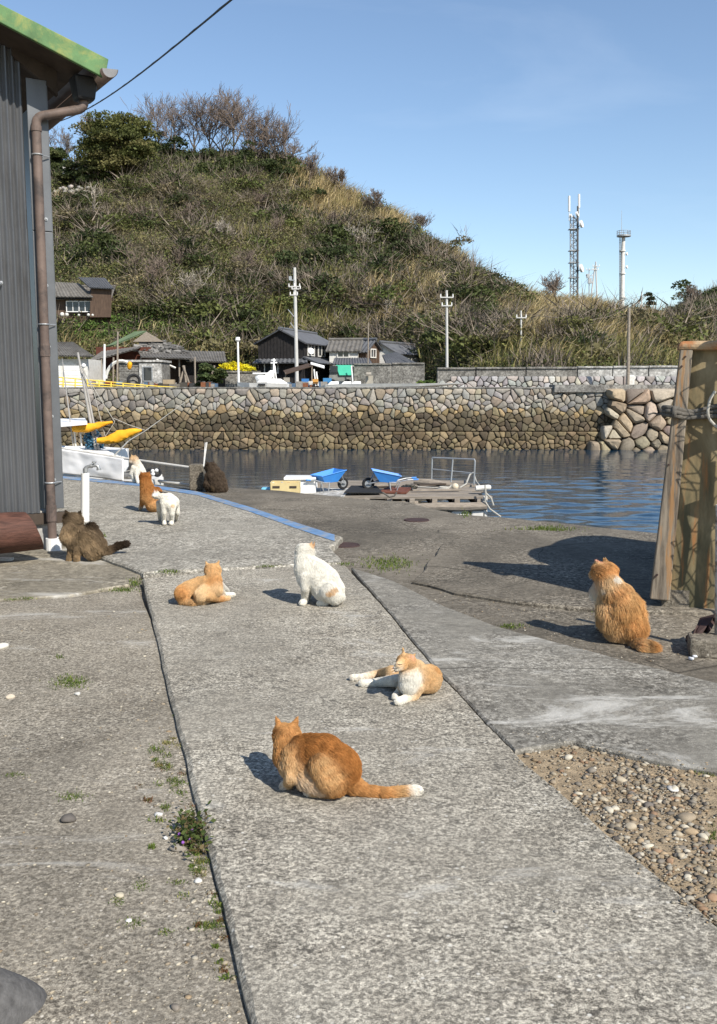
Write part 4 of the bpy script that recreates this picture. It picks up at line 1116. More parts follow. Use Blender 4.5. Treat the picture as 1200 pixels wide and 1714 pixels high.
g = G(); corr(g, P(640, 594, 82), P(664, 589, 83), P(696, 607, 81), P(648, 612, 80), 10, 0.04, (0.3, -0.4, 0.85)); g.build('lean_to_roof', M['tile'], t)
# brown house up on the left slope
YU = hill_at(145, 537).y - 0.5; zb = z(531, YU)
K = P(154, 640, YU)
t, L = gable_house('hillside_house', 'old brown boarded house with a row of white windows up on the left slope', P(186, 640, YU), (-0.06, 1, 0), (-1, -0.02, 0), 3.6, 6.6, zb - 1.2, z(498, YU), z(478, YU), 'brownwood', 'tile_old', 0.35, 0, [])
for i in range(2):
    g = G(); c = P(122 + 20.5 * i, 513, YU - 0.35)
    for q in (-1, 1): g.box(c + Vector((q * 0.62, 0, 0)), (0.08, 0.1, 1.1)); g.box(c + Vector((0, 0, q * 0.5)), (1.16, 0.1, 0.08))
    g.box(c, (0.06, 0.08, 0.92)); fr = g.build('window', M['white'], t)
    g = G(); g.box(c + Vector((0, 0.02, 0)), (1.18, 0.02, 1.0)); g.build('pane', M['glass'], fr)
g = G(); corr(g, P(131, 464, YU), P(176, 465, YU), P(191, 483, YU - 1.4), P(150, 481, YU - 1.4), 10, 0.05, (0, -0.6, 0.8)); g.build('upper_roof', M['tile'], t)
g = G(); g.hexa([P(150, 531, YU - 0.9), P(186, 531, YU - 0.9), P(186, 531, YU + 2), P(150, 531, YU + 2)], [P(152, 482, YU - 0.9), P(187, 484, YU - 0.9), P(187, 484, YU + 2), P(152, 482, YU + 2)]); g.build('end_room', M['brownwood'], t)
g = G(); corr(g, P(60, 470, YU + 0.5), P(133, 474, YU + 0.5), P(156, 497, YU - 1.2), P(60, 496, YU - 1.2), 16, 0.04, (0, -0.6, 0.8)); g.build('front_roof', M['tile_old'], t)
g = G()
for px, s in ((104, 7), (112, 6), (132, 4), (148, 5), (155, 4)):
    c = P(px, 529 - s * 0.4, YU - 1.5); g.ball(c, s * YU / F_PX * 0.5, 7, 5)
o = g.build('boulders', M['white_dirty']); tag(o, None, None, None, 'stuff')
# white-door shed at the far left
YG_ = 66.0
t = thing('garage', P(120, 648, YG_), 'pale lock-up with white shutter doors at the far left behind yellow railings', 'garage')
g = G(); a, b = P(60, 601, YG_), P(146, 601, YG_)
g.box(((a.x + b.x) / 2, YG_ + 2.0, (FAR_Z + a.z) / 2), (b.x - a.x, 4.0, a.z - FAR_Z)); g.build('wall', M['white_dirty'], t)
g = G(); corr(g, P(60, 573, YG_ + 2), P(122, 572, YG_ + 2), P(158, 596, YG_ - 0.6), P(60, 594, YG_ - 0.6), 20, 0.03, (0, -0.5, 0.85)); g.build('roof', M['tile_old'], t)
for i, (xa, xb) in enumerate(((62, 102), (106, 141))):
    a, b = P(xa, 612, YG_ - 0.06), P(xb, 640, YG_ - 0.06); g = G()
    zt = a.z
    for k in range(9):
        z0 = FAR_Z + (zt - FAR_Z) * k / 9; g.box(((a.x + b.x) / 2, YG_ - 0.06, z0 + (zt - FAR_Z) / 18), (b.x - a.x, 0.05, (zt - FAR_Z) / 9 - 0.015))
    g.build('shutter_door', M['white'], t)
# ruined shack with the green roof
YR_ = 72.0
t = thing('ruined_shack', P(200, 648, YR_), 'collapsing timber shack with a faded green roof and slipped roof tiles', 'shack')
g = G(); corr(g, P(245, 554, YR_ + 3), P(225, 555, YR_ + 5), P(176, 580, YR_ + 2.5), P(190, 577, YR_ - 0.5), 8, 0.03, (-0.3, -0.5, 0.8)); g.build('green_roof', plain('faded_green_sheet', (0.115, 0.16, 0.085), 0.7, 0.25, 1.0), t)
g = G(); g.add([P(222, 572, YR_), P(274, 572, YR_), P(245, 555, YR_), P(222, 572, YR_ + 0.2), P(274, 572, YR_ + 0.2), P(245, 555, YR_ + 0.2)], [(0, 1, 2), (5, 4, 3), (0, 2, 5, 3), (1, 4, 5, 2), (0, 3, 4, 1)]); g.build('gable', M['wood'], t)
g = G(); corr(g, P(170, 588, YR_ - 0.6), P(236, 579, YR_ - 0.6), P(228, 583, YR_ - 2.5), P(143, 607, YR_ - 2.5), 14, 0.03, (-0.2, -0.5, 0.8)); g.build('front_roof', M['tile_old'], t)
g = G(); corr(g, P(232, 590, YR_ - 0.8), P(314, 592, YR_ - 0.8), P(322, 600, YR_ - 3), P(236, 597, YR_ - 3), 16, 0.03, (0, -0.4, 0.85)); g.build('porch_roof', M['tile_old'], t)
g = G(); corr(g, P(300, 587, YR_ + 0.5), P(376, 588, YR_ + 0.5), P(379, 605, YR_ - 2.2), P(312, 604, YR_ - 2.2), 16, 0.03, (0, -0.4, 0.85)); g.build('side_roof', M['tile_old'], t)
g = G(); g.box(P(276, 622, YR_ + 1.0), (5.2, 3.0, 2.4)); g.build('inner_wall', M['brownwood'], t)
g = G(); g.box(P(212, 600, YR_ + 0.4), (4.0, 2.0, 1.6)); g.build('red_wall', plain('red_brown_clay', (0.10, 0.035, 0.022), 0.9, 0.3, 2), t)
g = G(); a = P(344, 626, YR_); g.box(a, (3.0, 2.6, 2.1)); g.build('board_wall', M['darkwood'], t)
g = G(); c = P(346, 619, YR_ - 1.36)
for q in (-1, 1): g.box(c + Vector((q * 0.33, 0, 0)), (0.06, 0.06, 0.8)); g.box(c + Vector((0, 0, q * 0.38)), (0.6, 0.06, 0.06))
fr = g.build('window', M['white_dirty'], t); g = G(); g.box(c + Vector((0, 0.02, 0)), (0.62, 0.02, 0.72)); g.build('pane', M['glass'], fr)
for px in (170, 190, 236, 276, 300, 326):
    g = G(); a, b = P(px, 598, YR_ - 2.4), P(px + random.uniform(-1, 1), 646, YR_ - 2.4); g.tube([b, a], 0.065, 6); g.build('post', M['wood'], t)
gt = G()
for i in range(150):                                             # slipped tiles, slate by slate
    px = random.triangular(226, 312, 262); tpy = np.interp(px, [226, 245, 262, 300, 314], [571, 565, 569, 580, 588]); py = random.uniform(tpy, 592)
    c = P(px, py, YR_ - 0.8 + (592 - py) * 0.06)
    e = Matrix.Rotation(random.uniform(-0.5, 0.5), 3, 'Z') @ Matrix.Rotation(random.uniform(-0.35, 0.35), 3, 'Y') @ Matrix.Rotation(random.uniform(0.1, 0.8), 3, 'X')
    k = random.uniform(0.10, 0.3); gt.col = (k, k * 0.95, k * 0.87)
    gt.box(c, (random.uniform(0.3, 0.9), random.uniform(0.25, 0.4), 0.06), (e.col[0], e.col[1], e.col[2]))
o = gt.build('slipped_tiles', M['stone'], t, cols=True); o['kind'] = 'stuff'
for i, (x0, y0, x1, y1) in enumerate([(262, 602, 294, 616), (300, 646, 308, 615), (306, 612, 318, 646), (312, 646, 308, 612), (350, 640, 359, 612)]):
    g = G(); g.tube([P(x0, y0, YR_ - 3.4), P(x1, y1, YR_ - 3.2)], 0.07, 5); g.build('fallen_beam', M['wood' if i else 'white_dirty'], t)
# concrete block hut
YK = 66.0
t = thing('block_hut', P(230, 648, YK), 'small flat-roofed grey block hut with one dark window', 'hut')
g = G(); a, b = P(199, 606, YK), P(271, 606, YK); g.box(((a.x + b.x) / 2, YK + 1.4, (a.z + FAR_Z) / 2), (b.x - a.x, 2.8, a.z - FAR_Z)); g.build('wall', M['cement'], t)
g = G(); g.box(((a.x + b.x) / 2, YK + 1.35, a.z + 0.07), (b.x - a.x + 0.2, 3.1, 0.14)); g.build('flat_roof', M['cement_pale'], t)
g = G(); a2, b2 = P(233, 608, YK - 0.04), P(271, 640, YK - 0.04); g.box(((a2.x + b2.x) / 2, YK - 0.05, (a2.z + FAR_Z) / 2), (b2.x - a2.x, 0.10, a2.z - FAR_Z)); g.build('plaster_panel', M['cement_pale'], t)
g = G(); c = P(247, 626, YK - 0.14)
for q in (-1, 1): g.box(c + Vector((q * 0.31, 0, 0)), (0.07, 0.06, 1.0)); g.box(c + Vector((0, 0, q * 0.48)), (0.55, 0.06, 0.07))
fr = g.build('window', M['steel'], t); g = G(); g.box(c + Vector((0, 0.01, 0)), (0.58, 0.02, 0.92)); g.build('pane', M['glass'], fr)
g = G()
for k in range(1, 5): g.box((((P(199, 600, YK).x + P(232, 600, YK).x) / 2), YK - 0.004, FAR_Z + k * 0.36), (P(232, 600, YK).x - P(199, 600, YK).x, 0.02, 0.02))
g.build('block_joint', M['mortar'], t)
g = G(); g.torus(P(224, 637, YK - 0.5), (0.3, -1, 0.2), 0.38, 0.1, 18, 7); tag(g.build('tyre', M['rubber']), 'black tyre leaning on the grey block hut', 'tyre')
# arched white hoop with an orange cloth
g = G(); pts = [P(177 + 26 * (1 - math.cos(a)) , 640 - 33 * math.sin(a) - 3, 63) for a in np.linspace(0.1, 2.0, 12)]; g.tube(pts, 0.11, 6); tag(g.build('net_hoop', M['white_dirty']), 'pale curved hoop standing before the ruined shack', 'hoop')
V, F, Cc = scatter_stones([np.array(P(217, 612, 62.8))], [0.22], [np.array((1, 1, 1))], 1.2, SH2, ICO2[1])
tag(link('orange_bag', np_mesh('orange_bag', V, F, None, True), None, M['orange_cloth']), 'orange cloth bundle hanging from the pale hoop by the hut', 'bag')
# yellow heap and lamp, junk heaps
c = [P(px, py, 69.5) for px, py in [(380, 613), (390, 610), (400, 613), (410, 615), (420, 618), (385, 617), (397, 618), (412, 620), (372, 616)]]
V, F, Cc = clump(np.array([q[:] for q in c]), np.full(9, 0.42), 220, 0.11, pal(9, [(0.78, 0.66, 0.02), (0.70, 0.62, 0.03)]), 0.8)
tag(link('yellow_heap', np_mesh('yellow_heap', V, F, Cc), None, M['leaf']), 'bright yellow flowering heap on the low wall behind the street lamp', 'flowering bush')
def rail_post(px, yt, yb, Y, r, name, label, cat, mat='steel', bars=(), lean=0, taper=0.75, extra=None):
    a, b = P(px, yb, Y), P(px - lean, yt, Y)
    a.z = min(a.z, FAR_Z) if Y < 84 else a.z
    t = thing(name, a, label, cat)
    g = G(); g.tube([a, a.lerp(b, 0.5), b], [r, r * (1 + taper) / 2, r * taper], 9); g.build('pole', M[mat], t)
    for py, w, off in bars:
        g = G(); c = P(px - lean * (yb - py) / max(1, yb - yt) + off, py, Y); g.box(c - Vector((0, 0.12, 0)), (w, 0.07, 0.08)); cb = g.build('crossarm', M[mat], t)
        for s in (-0.46, 0.0, 0.46):
            g = G(); g.tube([c + Vector((s * w, -0.12, 0.04)), c + Vector((s * w, -0.12, 0.24))], [0.05, 0.03], 6); g.build('insulator', M['white'], cb)
    return t, a, b
M['pole'] = plain('concrete_pole', (0.50, 0.49, 0.46), 0.8, 0.1, 4)
t, a, b = rail_post(497, 448, 636, 76, 0.155, 'utility_pole', 'tall white utility pole in front of the black boarded house', 'utility pole', 'pole', [(480, 0.9, -1), (484, 0.7, 2), (494, 0.6, -2)], 4)
g = G(); g.box(P(486, 466, 76), (0.22, 0.22, 0.3)); g.box(P(490, 469, 75.9), (0.4, 0.06, 0.06)); g.build('transformer', M['steel'], t)
for x0, y0, x1, y1 in [(492, 530, 482, 518), (493, 550, 486, 540)]:
    g = G(); g.tube([P(x0, y0, 75.9), P(x1, y1, 75.9)], 0.04, 5); g.build('bracket', M['steel'], t)
rail_post(748.5, 486, 640, 70, 0.11, 'utility_pole', 'white utility pole with two crossarms behind the concrete sea wall', 'utility pole', 'pole', [(498, 0.95, 0), (512, 0.75, 0)], 1)
rail_post(873, 520, 622, 72, 0.085, 'utility_pole', 'small white utility pole standing in the grassy slope', 'utility pole', 'pole', [(532, 0.75, 0)], 1)
rail_post(1051, 516, 642, 54, 0.10, 'wooden_pole', 'plain brown pole rising from the pale stone block on the wall', 'pole', 'wood', [], -2)
rail_post(615.5, 540, 640, 70, 0.055, 'thin_pole', 'thin bare pole standing in front of the brown gabled house', 'pole', 'wood', [], -1)
rail_post(174, 576, 640, 62, 0.085, 'thin_pole', 'white post standing under the green roofed shack', 'pole', 'white', [], -1)
rail_post(196, 555, 640, 62, 0.07, 'thin_pole', 'brown post taller than the white one before the shack', 'pole', 'wood', [], -1)
rail_post(1074, 488, 524, 118, 0.09, 'thin_pole', 'short pale post standing below the skyline conifer', 'pole', 'white_dirty')
t, a, b = rail_post(399.5, 572, 640, 60, 0.075, 'street_lamp', 'white street lamp in front of the yellow flowering heap', 'street lamp', 'white', [], 1.5)
g = G(); g.tube([b, b + Vector((0, 0, 0.1)), b + Vector((0, 0, 0.28))], [0.07, 0.16, 0.12], 9); g.build('lamp_head', M['white'], t)
# masts on the ridge
def lattice_mast():
    Y = 150.0; b0 = P(962, 505, Y); k = Y / F_PX
    t = thing('lattice_mast', b0, 'tall grey lattice radio mast with white dishes on the ridge', 'radio mast')
    for dx, dy in ((-6.5, 0), (5, -0.5), (-1, 1.2)):
        g = G(); g.tube([P(961 + dx, 520, Y + dy), P(961 + dx, 360, Y + dy)], 0.10, 6); g.build('leg', M['steel'], t)
    g = G()
    for i in range(17):
        y0, y1 = 505 - i * 8.5, 505 - (i + 1) * 8.5; s = i % 2
        xa, xb = (954.5, 966) if s else (966, 954.5)
        g.tube([P(xa, y0, Y), P(xb, y1, Y - 0.3)], 0.055, 4); g.tube([P(954.5, y0, Y), P(966, y0, Y - 0.4)], 0.05, 4); g.tube([P(954.5, y0, Y), P(960, y1, Y + 1.2)], 0.04, 4); g.tube([P(966, y0, Y - 0.4), P(960, y1, Y + 1.2)], 0.04, 4)
    g.build('bracing', M['steel'], t)
    g = G(); g.tube([P(966.5, 510, Y - 0.7), P(967, 345, Y - 0.7)], 0.15, 7); g.build('cable_duct', plain('dark_cable', (0.10, 0.10, 0.10), 0.7), t)
    for px, yt, yb in ((952.5, 328, 362), (969, 325, 356)):
        g = G(); g.tube([P(px, yb + 8, Y), P(px, yb - 8, Y)], 0.06, 5); g.tube([P(px, yb - 8, Y), P(px, yt, Y)], 0.17, 7); g.build('antenna', M['white'], t)
    for px, py, r in ((973, 375, 0.55), (973, 449, 0.62), (966, 358, 0.35), (955, 361, 0.25)):
        g = G(); c = P(px, py, Y - 0.8); g.disc(c, (0.75, -0.45, 0.2), r, 0.3, 18); g.tube([c, P(967, py + 6, Y)], 0.06, 5); g.build('dish', M['white'], t)
    for py in (384, 420, 440, 465): 
        g = G(); g.box(P(960, py, Y), (1.5, 1.3, 0.09)); g.build('platform', M['steel'], t)
lattice_mast()
def platform_mast():
    Y = 140.0; b0 = P(1041, 522, Y); t = thing('platform_mast', b0, 'white tubular mast with round railed platform on the ridge', 'mast')
    g = G(); g.tube([P(1041, 530, Y), P(1042, 440, Y), P(1043.5, 398, Y)], [0.34, 0.30, 0.26], 12); g.build('pole', M['white_dirty'], t)
    for py in (498, 458, 420):
        g = G(); g.tube([P(1042, py + 1, Y), P(1042, py - 1, Y)], 0.44, 12); g.build('flange', M['white_dirty'], t)
    g = G(); g.disc(P(1044, 395, Y), (0, 0, 1), 0.98, 0.2, 24); g.build('platform', M['steel'], t)
    g = G()
    c = P(1044, 387, Y)
    g.torus(c, (0, 0, 1), 0.95, 0.035, 24, 5); g.torus(c - Vector((0, 0, 0.3)), (0, 0, 1), 0.95, 0.03, 24, 5)
    for i in range(10):
        a = i * 0.628; e = Vector((math.cos(a), math.sin(a), 0)) * 0.95; g.tube([c + e, c + e - Vector((0, 0, 0.75))], 0.03, 4)
    g.build('railing', M['steel'], t)
    g = G(); g.tube([P(1040.5, 395, Y), P(1040.5, 352, Y)], [0.05, 0.02], 5); g.build('lightning_rod', M['steel'], t)
    g = G()
    for dx in (-5.2, -3.2): g.tube([P(1042 + dx, 528, Y), P(1042 + dx, 398, Y)], 0.045, 4)
    for py in range(402, 526, 4): g.tube([P(1036.8, py, Y), P(1038.8, py, Y)], 0.03, 4)
    g.build('ladder', M['steel'], t)
    for py in (425, 447):
        g = G(); g.disc(P(1049, py, Y - 0.2), (0.8, -0.5, 0.1), 0.22, 0.2, 12); g.tube([P(1049, py, Y - 0.2), P(1043, py, Y)], 0.04, 4); g.build('dish', M['white'], t)
platform_mast()
t, a, b = rail_post(1000, 438, 520, 125, 0.11, 'utility_pole', 'ridge utility pole with braced crossarms between the two masts', 'utility pole', 'pole', [(446, 0.9, 0), (452, 0.7, -1)], 3)
g = G(); g.tube([P(988, 506, 125), P(996, 444, 125)], 0.09, 7); g.build('brace_pole', M['pole'], t)
t, a, b = rail_post(986, 450, 515, 128, 0.07, 'utility_pole', 'dark utility pole crowded with gear right of the lattice mast', 'utility pole', 'steel', [(452, 0.9, 0), (462, 0.9, 0), (474, 0.6, 1)], 0)
g = G(); g.box(P(987, 470, 127.8), (0.45, 0.4, 0.7)); g.box(P(984, 462, 127.8), (0.35, 0.3, 0.5)); g.build('transformer', M['steel'], t)
# grave stones or posts on the left crest
t = thing('pale_fence', hill_at(125, 296), 'row of short pale posts on the crest at far left', 'fence')
q0 = hill_at(125, 300)
for i in range(7):
    g = G(); c = P(108 + i * 5.6, 289 - (i % 2) * 1.5, q0.y - 3.5); g.box(c, (0.33, 0.3, 1.7)); g.build('post', M['white_dirty'], t)
g = G(); g.box(P(124, 291, q0.y - 3.3), (3.6, 0.2, 0.2)); g.build('rail', M['white_dirty'], t)
# rubble retaining row under it
rpts = [hill_at(px, 327) + Vector((random.uniform(-.4, .4), -1.0, random.uniform(0, 0.9))) for px in np.linspace(92, 172, 46)]
V, F, Cc = scatter_stones([np.array(p[:]) for p in rpts], [random.uniform(0.25, 0.5) for _ in rpts], [np.array(jit3((0.40, 0.37, 0.32), 0.2)) for _ in rpts], 0.7)
tag(link('rubble_terrace', np_mesh('rubble_terrace', V, F, Cc, True), None, M['pebble']), 'low rubble stone terrace edging a green strip on the left slope', 'stone terrace')
# steps in the gully at the right
t = thing('hill_steps', hill_at(1112, 600), 'narrow flight of steps climbing the gully at the right', 'steps')
for i in range(9):
    g = G(); c = hill_at(1122 - i * 1.6, 609 - i * 5.2); g.box(c + Vector((0, 0, 0.35)), (1.0, 0.5, 0.22)); g.build('step', M['cement_pale'], t)
# yellow railing along the far quay
t = thing('yellow_railing', P(200, 652, WALL_Y + 0.5), 'yellow painted handrail sloping along the top of the harbour wall', 'railing')
top = [(62, 628), (105, 632), (160, 637), (210, 642), (262, 646.5), (312, 649.5)]
for k, off in enumerate((0, 8, 14)):
    g = G(); g.tube([P(x, y + off * (1 - i * 0.16), WALL_Y + 0.5) for i, (x, y) in enumerate(top)], 0.03, 6); g.build('rail', M['yellow'], t)
for px in range(66, 312, 20):
    y = np.interp(px, [q[0] for q in top], [q[1] for q in top]); a, b = P(px, y, WALL_Y + 0.5), P(px, 655, WALL_Y + 0.5)
    g = G(); g.tube([Vector((b.x, b.y, FAR_Z + 0.05)), a], 0.035, 6); g.build('post', M['yellow'], t)

# ------------------------------------------------------------------ far boats and quay clutter
def hull(name, mat, parent, st, stern=True):
    """stations: (centre, half beam, depth, sheer direction)"""
    v, f = [], []
    for c, hb, dp, side in st:
        c = Vector(c); s = Vector(side)
        for q, k in ((-1, 0), (-0.82, 0.55), (-0.35, 1), (0.35, 1), (0.82, 0.55), (1, 0)):
            v.append(c + s * hb * q - Vector((0, 0, dp * k)))
    n = len(st)
    for i in range(n - 1):
        for j in range(5): f.append((i * 6 + j, i * 6 + j + 1, (i + 1) * 6 + j + 1, (i + 1) * 6 + j))
        f.append((i * 6 + 5, i * 6, (i + 1) * 6, (i + 1) * 6 + 5))
    f.append(tuple(range(6))); f.append(tuple(range((n - 1) * 6 + 5, (n - 1) * 6 - 1, -1)))
    g = G(); g.add(v, f); return g.build(name, mat, parent)
YQ = 49.5
t = thing('fishing_boat', P(440, 650, YQ), 'white fishing boat with round radar dome drawn up on the far quay', 'boat')
hull('hull', M['white'], t, [(P(398, 640, YQ), 0.25, 0.3, (0, 1, 0)), (P(420, 641, YQ), 0.8, 0.6, (0, 1, 0)), (P(450, 641, YQ), 0.9, 0.6, (0, 1, 0)), (P(482, 642, YQ), 0.8, 0.5, (0, 1, 0))])
g = G(); g.hexa([P(446, 642, YQ - 0.5), P(482, 642, YQ - 0.5), P(482, 642, YQ + 0.5), P(446, 642, YQ + 0.5)], [P(453, 634, YQ - 0.4), P(470, 634, YQ - 0.4), P(470, 634, YQ + 0.4), P(453, 634, YQ + 0.4)]); g.build('wheelhouse', M['white'], t)
g = G(); g.hexa([P(430, 640, YQ - 0.4), P(450, 640, YQ - 0.4), P(450, 640, YQ + 0.4), P(430, 640, YQ + 0.4)], [P(452, 620, YQ - 0.15), P(462, 620, YQ - 0.15), P(462, 620, YQ + 0.15), P(452, 620, YQ + 0.15)]); g.build('mast_arch', M['white'], t)
g = G(); g.tube([P(457.5, 640, YQ), P(458.5, 600, YQ)], 0.05, 6); g.tube([P(463, 640, YQ), P(460, 612, YQ)], 0.03, 5); g.tube([P(453, 608, YQ), P(464, 607, YQ)], 0.035, 5); g.tube([P(454, 603, YQ), P(462, 603, YQ)], 0.03, 5); g.build('mast', M['white'], t)
g = G(); g.ball(P(437, 632, YQ), 0.26, 12, 8, (1.2, 1, 0.8)); g.build('radar_dome', M['white'], t)
g = G(); g.box(P(436, 625, YQ), (0.75, 0.5, 0.07)); g.tube([P(430, 640, YQ), P(430, 626, YQ)], 0.025, 5); g.tube([P(443, 640, YQ), P(443, 626, YQ)], 0.025, 5); g.build('canopy', M['white'], t)
g = G(); g.box(P(438, 644, YQ - 0.9), (0.35, 0.12, 0.1)); g.build('vent', M['black'], t)
t = thing('long_boat', P(650, 650, YQ), 'long low white boat lying along the far quay edge', 'boat')
hull('hull', M['white'], t, [(P(536, 648, YQ - 1), 0.3, 0.12, (0, 1, 0)), (P(545, 643, YQ - 1), 0.6, 0.3, (0, 1, 0)), (P(640, 642, YQ - 1), 0.7, 0.3, (0, 1, 0)), (P(700, 642, YQ - 1), 0.6, 0.25, (0, 1, 0)), (P(772, 640.5, YQ - 1), 0.15, 0.08, (0, 1, 0))])
for xa, xb in ((552, 567), (574, 588), (591, 604)):
    g = G(); g.hexa([P(xa - 4, 644, YQ - 1.6), P(xb, 644, YQ - 1.6), P(xb, 644, YQ - 0.6), P(xa - 4, 644, YQ - 0.6)], [P(xa + 2, 638.5, YQ - 1.5), P(xb, 638.5, YQ - 1.5), P(xb, 638.5, YQ - 0.7), P(xa + 2, 638.5, YQ - 0.7)]); g.build('deck_hatch', M['white'], t)
# clutter in front of the houses, one thing each
def crate(px, py, w, h, Y, c, lab, name='crate', cat='crate', ex=None):
    g = G(); k = Y / F_PX; W, H = w * k, h * k
    cc = P(px, py, Y); cc.z = max(cc.z, FAR_Z + H / 2)
    t_ = 0.05
    g.box(cc - Vector((0, 0, H / 2 - t_)), (W, W * 0.7, t_))
    for s in (-1, 1):
        g.box(cc + Vector((s * (W / 2 - t_ / 2), 0, 0)), (t_, W * 0.7, H)); g.box(cc + Vector((0, s * (W * 0.35 - t_ / 2), 0)), (W - 2 * t_, t_, H))
    tag(g.build(name, plain(name + '_plastic', c, 0.6, 0.15, 3)), lab, cat)
crate(511, 638, 12, 8, 64, (0.04, 0.17, 0.42), 'blue crate at the foot of the white utility pole')
crate(548, 637, 14, 8, 64, (0.05, 0.2, 0.4), 'wide blue crate beside the bright green sheet')
crate(528, 638, 9, 7, 63, (0.55, 0.27, 0.06), 'orange crate among the clutter in front of the black house')
crate(520, 641, 7, 6, 62, (0.55, 0.53, 0.48), 'pale tub between the blue and orange crates', 'tub', 'tub')
crate(480, 637, 10, 10, 64, (0.30, 0.27, 0.22), 'dull brown crate under the tarpaulin at the black house')
crate(618, 637, 12, 16, 63, (0.36, 0.33, 0.27), 'tan machine housing against the grey block wall', 'machine_housing', 'machine')
crate(617, 626, 8, 6, 62.5, (0.42, 0.38, 0.32), 'small tan box on the machine housing by the grey wall')
crate(167, 640, 11, 9, 60, (0.62, 0.56, 0.3), 'cream bin behind the yellow railing by the shutter doors', 'bin', 'bin')
crate(183, 641, 12, 6, 60, (0.26, 0.05, 0.03), 'dark red box behind the yellow railing')
crate(200, 642, 9, 6, 60, (0.10, 0.25, 0.40), 'blue box behind the yellow railing by the white hoop')
crate(283, 640, 18, 9, 63, (0.36, 0.28, 0.18), 'tan heap box beside the block hut under the porch')
# green net over a car-like frame and its leaning tarp
t = thing('covered_truck', P(570, 640, 65), 'small truck under a bright green sheet left of the grey wall', 'truck')
g = G(); g.hexa([P(550, 638, 64), P(588, 638, 64), P(588, 638, 66), P(550, 638, 66)], [P(553, 613, 64.2), P(588, 612, 64.2), P(588, 612, 65.8), P(553, 613, 65.8)]); g.build('body', plain('aged_panel', (0.17, 0.17, 0.15), 0.6), t)
g = G(); g.hexa([P(568, 628, 63.92), P(589.5, 628, 63.92), P(589.5, 628, 66), P(568, 628, 66)], [P(562, 611, 64.1), P(589.5, 611, 64.1), P(589.5, 611, 66), P(562, 611, 66)]); g.build('green_sheet', plain('green_tarp', (0.05, 0.42, 0.27), 0.6, 0.12, 2), t)
g = G(); g.box(P(559, 618, 63.98), (0.5, 0.06, 0.45)); g.build('windscreen', M['glass'], t)
for px in (556, 582):
    g = G(); c = P(px, 638, 63.95); g.disc(Vector((c.x, c.y, FAR_Z + 0.28)), (0, 1, 0), 0.28, 0.2, 16); g.build('wheel', M['rubber'], t)
t = thing('lean_to_tarp', P(500, 640, 70), 'sagging brown tarpaulin shelter on poles before the black house', 'shelter')
g = G(); g.slab([P(474, 620, 70), P(516, 608, 70), P(524, 612, 67), P(478, 626, 67)], (0, -0.3, 1), 0.05); g.build('roof', M['brownwood'], t)
for px, y0 in ((478, 624), (522, 613)):
    g = G(); g.tube([P(px, 645, 67.5), P(px, y0, 67.5)], 0.05, 5); g.build('post', M['wood'], t)
g = G(); g.slab([P(520, 606, 68), P(543, 612, 68), P(543, 616, 67.5), P(520, 609, 67.5)], (0, -0.3, 1), 0.05); tag(g.build('tilted_sheet', M['white']), 'white sheet tilted beside the brown tarpaulin shelter', 'panel')
for i, (px, yt, Y) in enumerate([(527, 618, 63), (531, 622, 63), (589.5, 612, 63.5)]):
    g = G(); g.tube([P(px + 1.5, 646, Y), P(px - 1.5, yt, Y)], 0.05, 5); tag(g.build('stake', M['white']), ['slanting white stake left of the green sheet', 'shorter white stake close to the slanting one', 'upright white stake at the right edge of the green sheet'][i], 'stake')
g = G()
for i in range(70):
    c = P(random.choice([random.uniform(470, 545), random.uniform(150, 330), random.uniform(340, 360)]), 643, random.uniform(60, 66)); c.z = FAR_Z + 0.15
    k = random.uniform(0.05, 0.3); g.col = random.choice([(k, k * 0.9, k * 0.75), (0.06, 0.06, 0.06), (0.3, 0.28, 0.25), (0.10, 0.16, 0.24), (0.25, 0.10, 0.05)])
    g.box(c, (random.uniform(0.15, 0.7), random.uniform(0.2, 0.5), random.uniform(0.15, 0.5)))
tag(g.build('quay_debris', M['stone'], cols=True), kind='stuff')
V, F, Cc = clump(np.array([P(x, 641, 62)[:] for x in (705, 714, 720)]), np.full(3, 0.3), 80, 0.16, pal(3, FG))
tag(link('low_shrub', np_mesh('low_shrub', V, F, Cc), None, M['leaf']), 'low fresh green shrub at the right end of the grey block wall', 'shrub')

# power lines
for (xa, ya, Ya), (xb, yb, Yb2), sg, lab in [((495, 482, 76), (748, 499, 70), 0.8, 'thin power line between the two tall white utility poles'), ((495, 492, 76), (748, 513, 70), 0.9, 'lower power line between the two tall white utility poles'), ((748, 499, 70), (873, 532, 72), 0.6, 'thin power line from the second white pole to the small slope pole'),
                                          ((495, 482, 76), (186, 470, 98), 1.0, 'thin power line from the white pole to the house up on the slope'), ((497, 492, 76), (470, 556, 80), 0.3, 'service wire from the white pole to the black boarded house'), ((873, 532, 72), (1000, 448, 125), 1.0, 'thin power line climbing from the slope pole to the ridge pole')]:
    a, b = P(xa, ya, Ya), P(xb, yb, Yb2); g = G()
    g.tube([a.lerp(b, i / 12) - Vector((0, 0, sg * math.sin(math.pi * i / 12))) for i in range(13)], 0.014, 4); tag(g.build('power_line', M['black']), lab, 'power line')
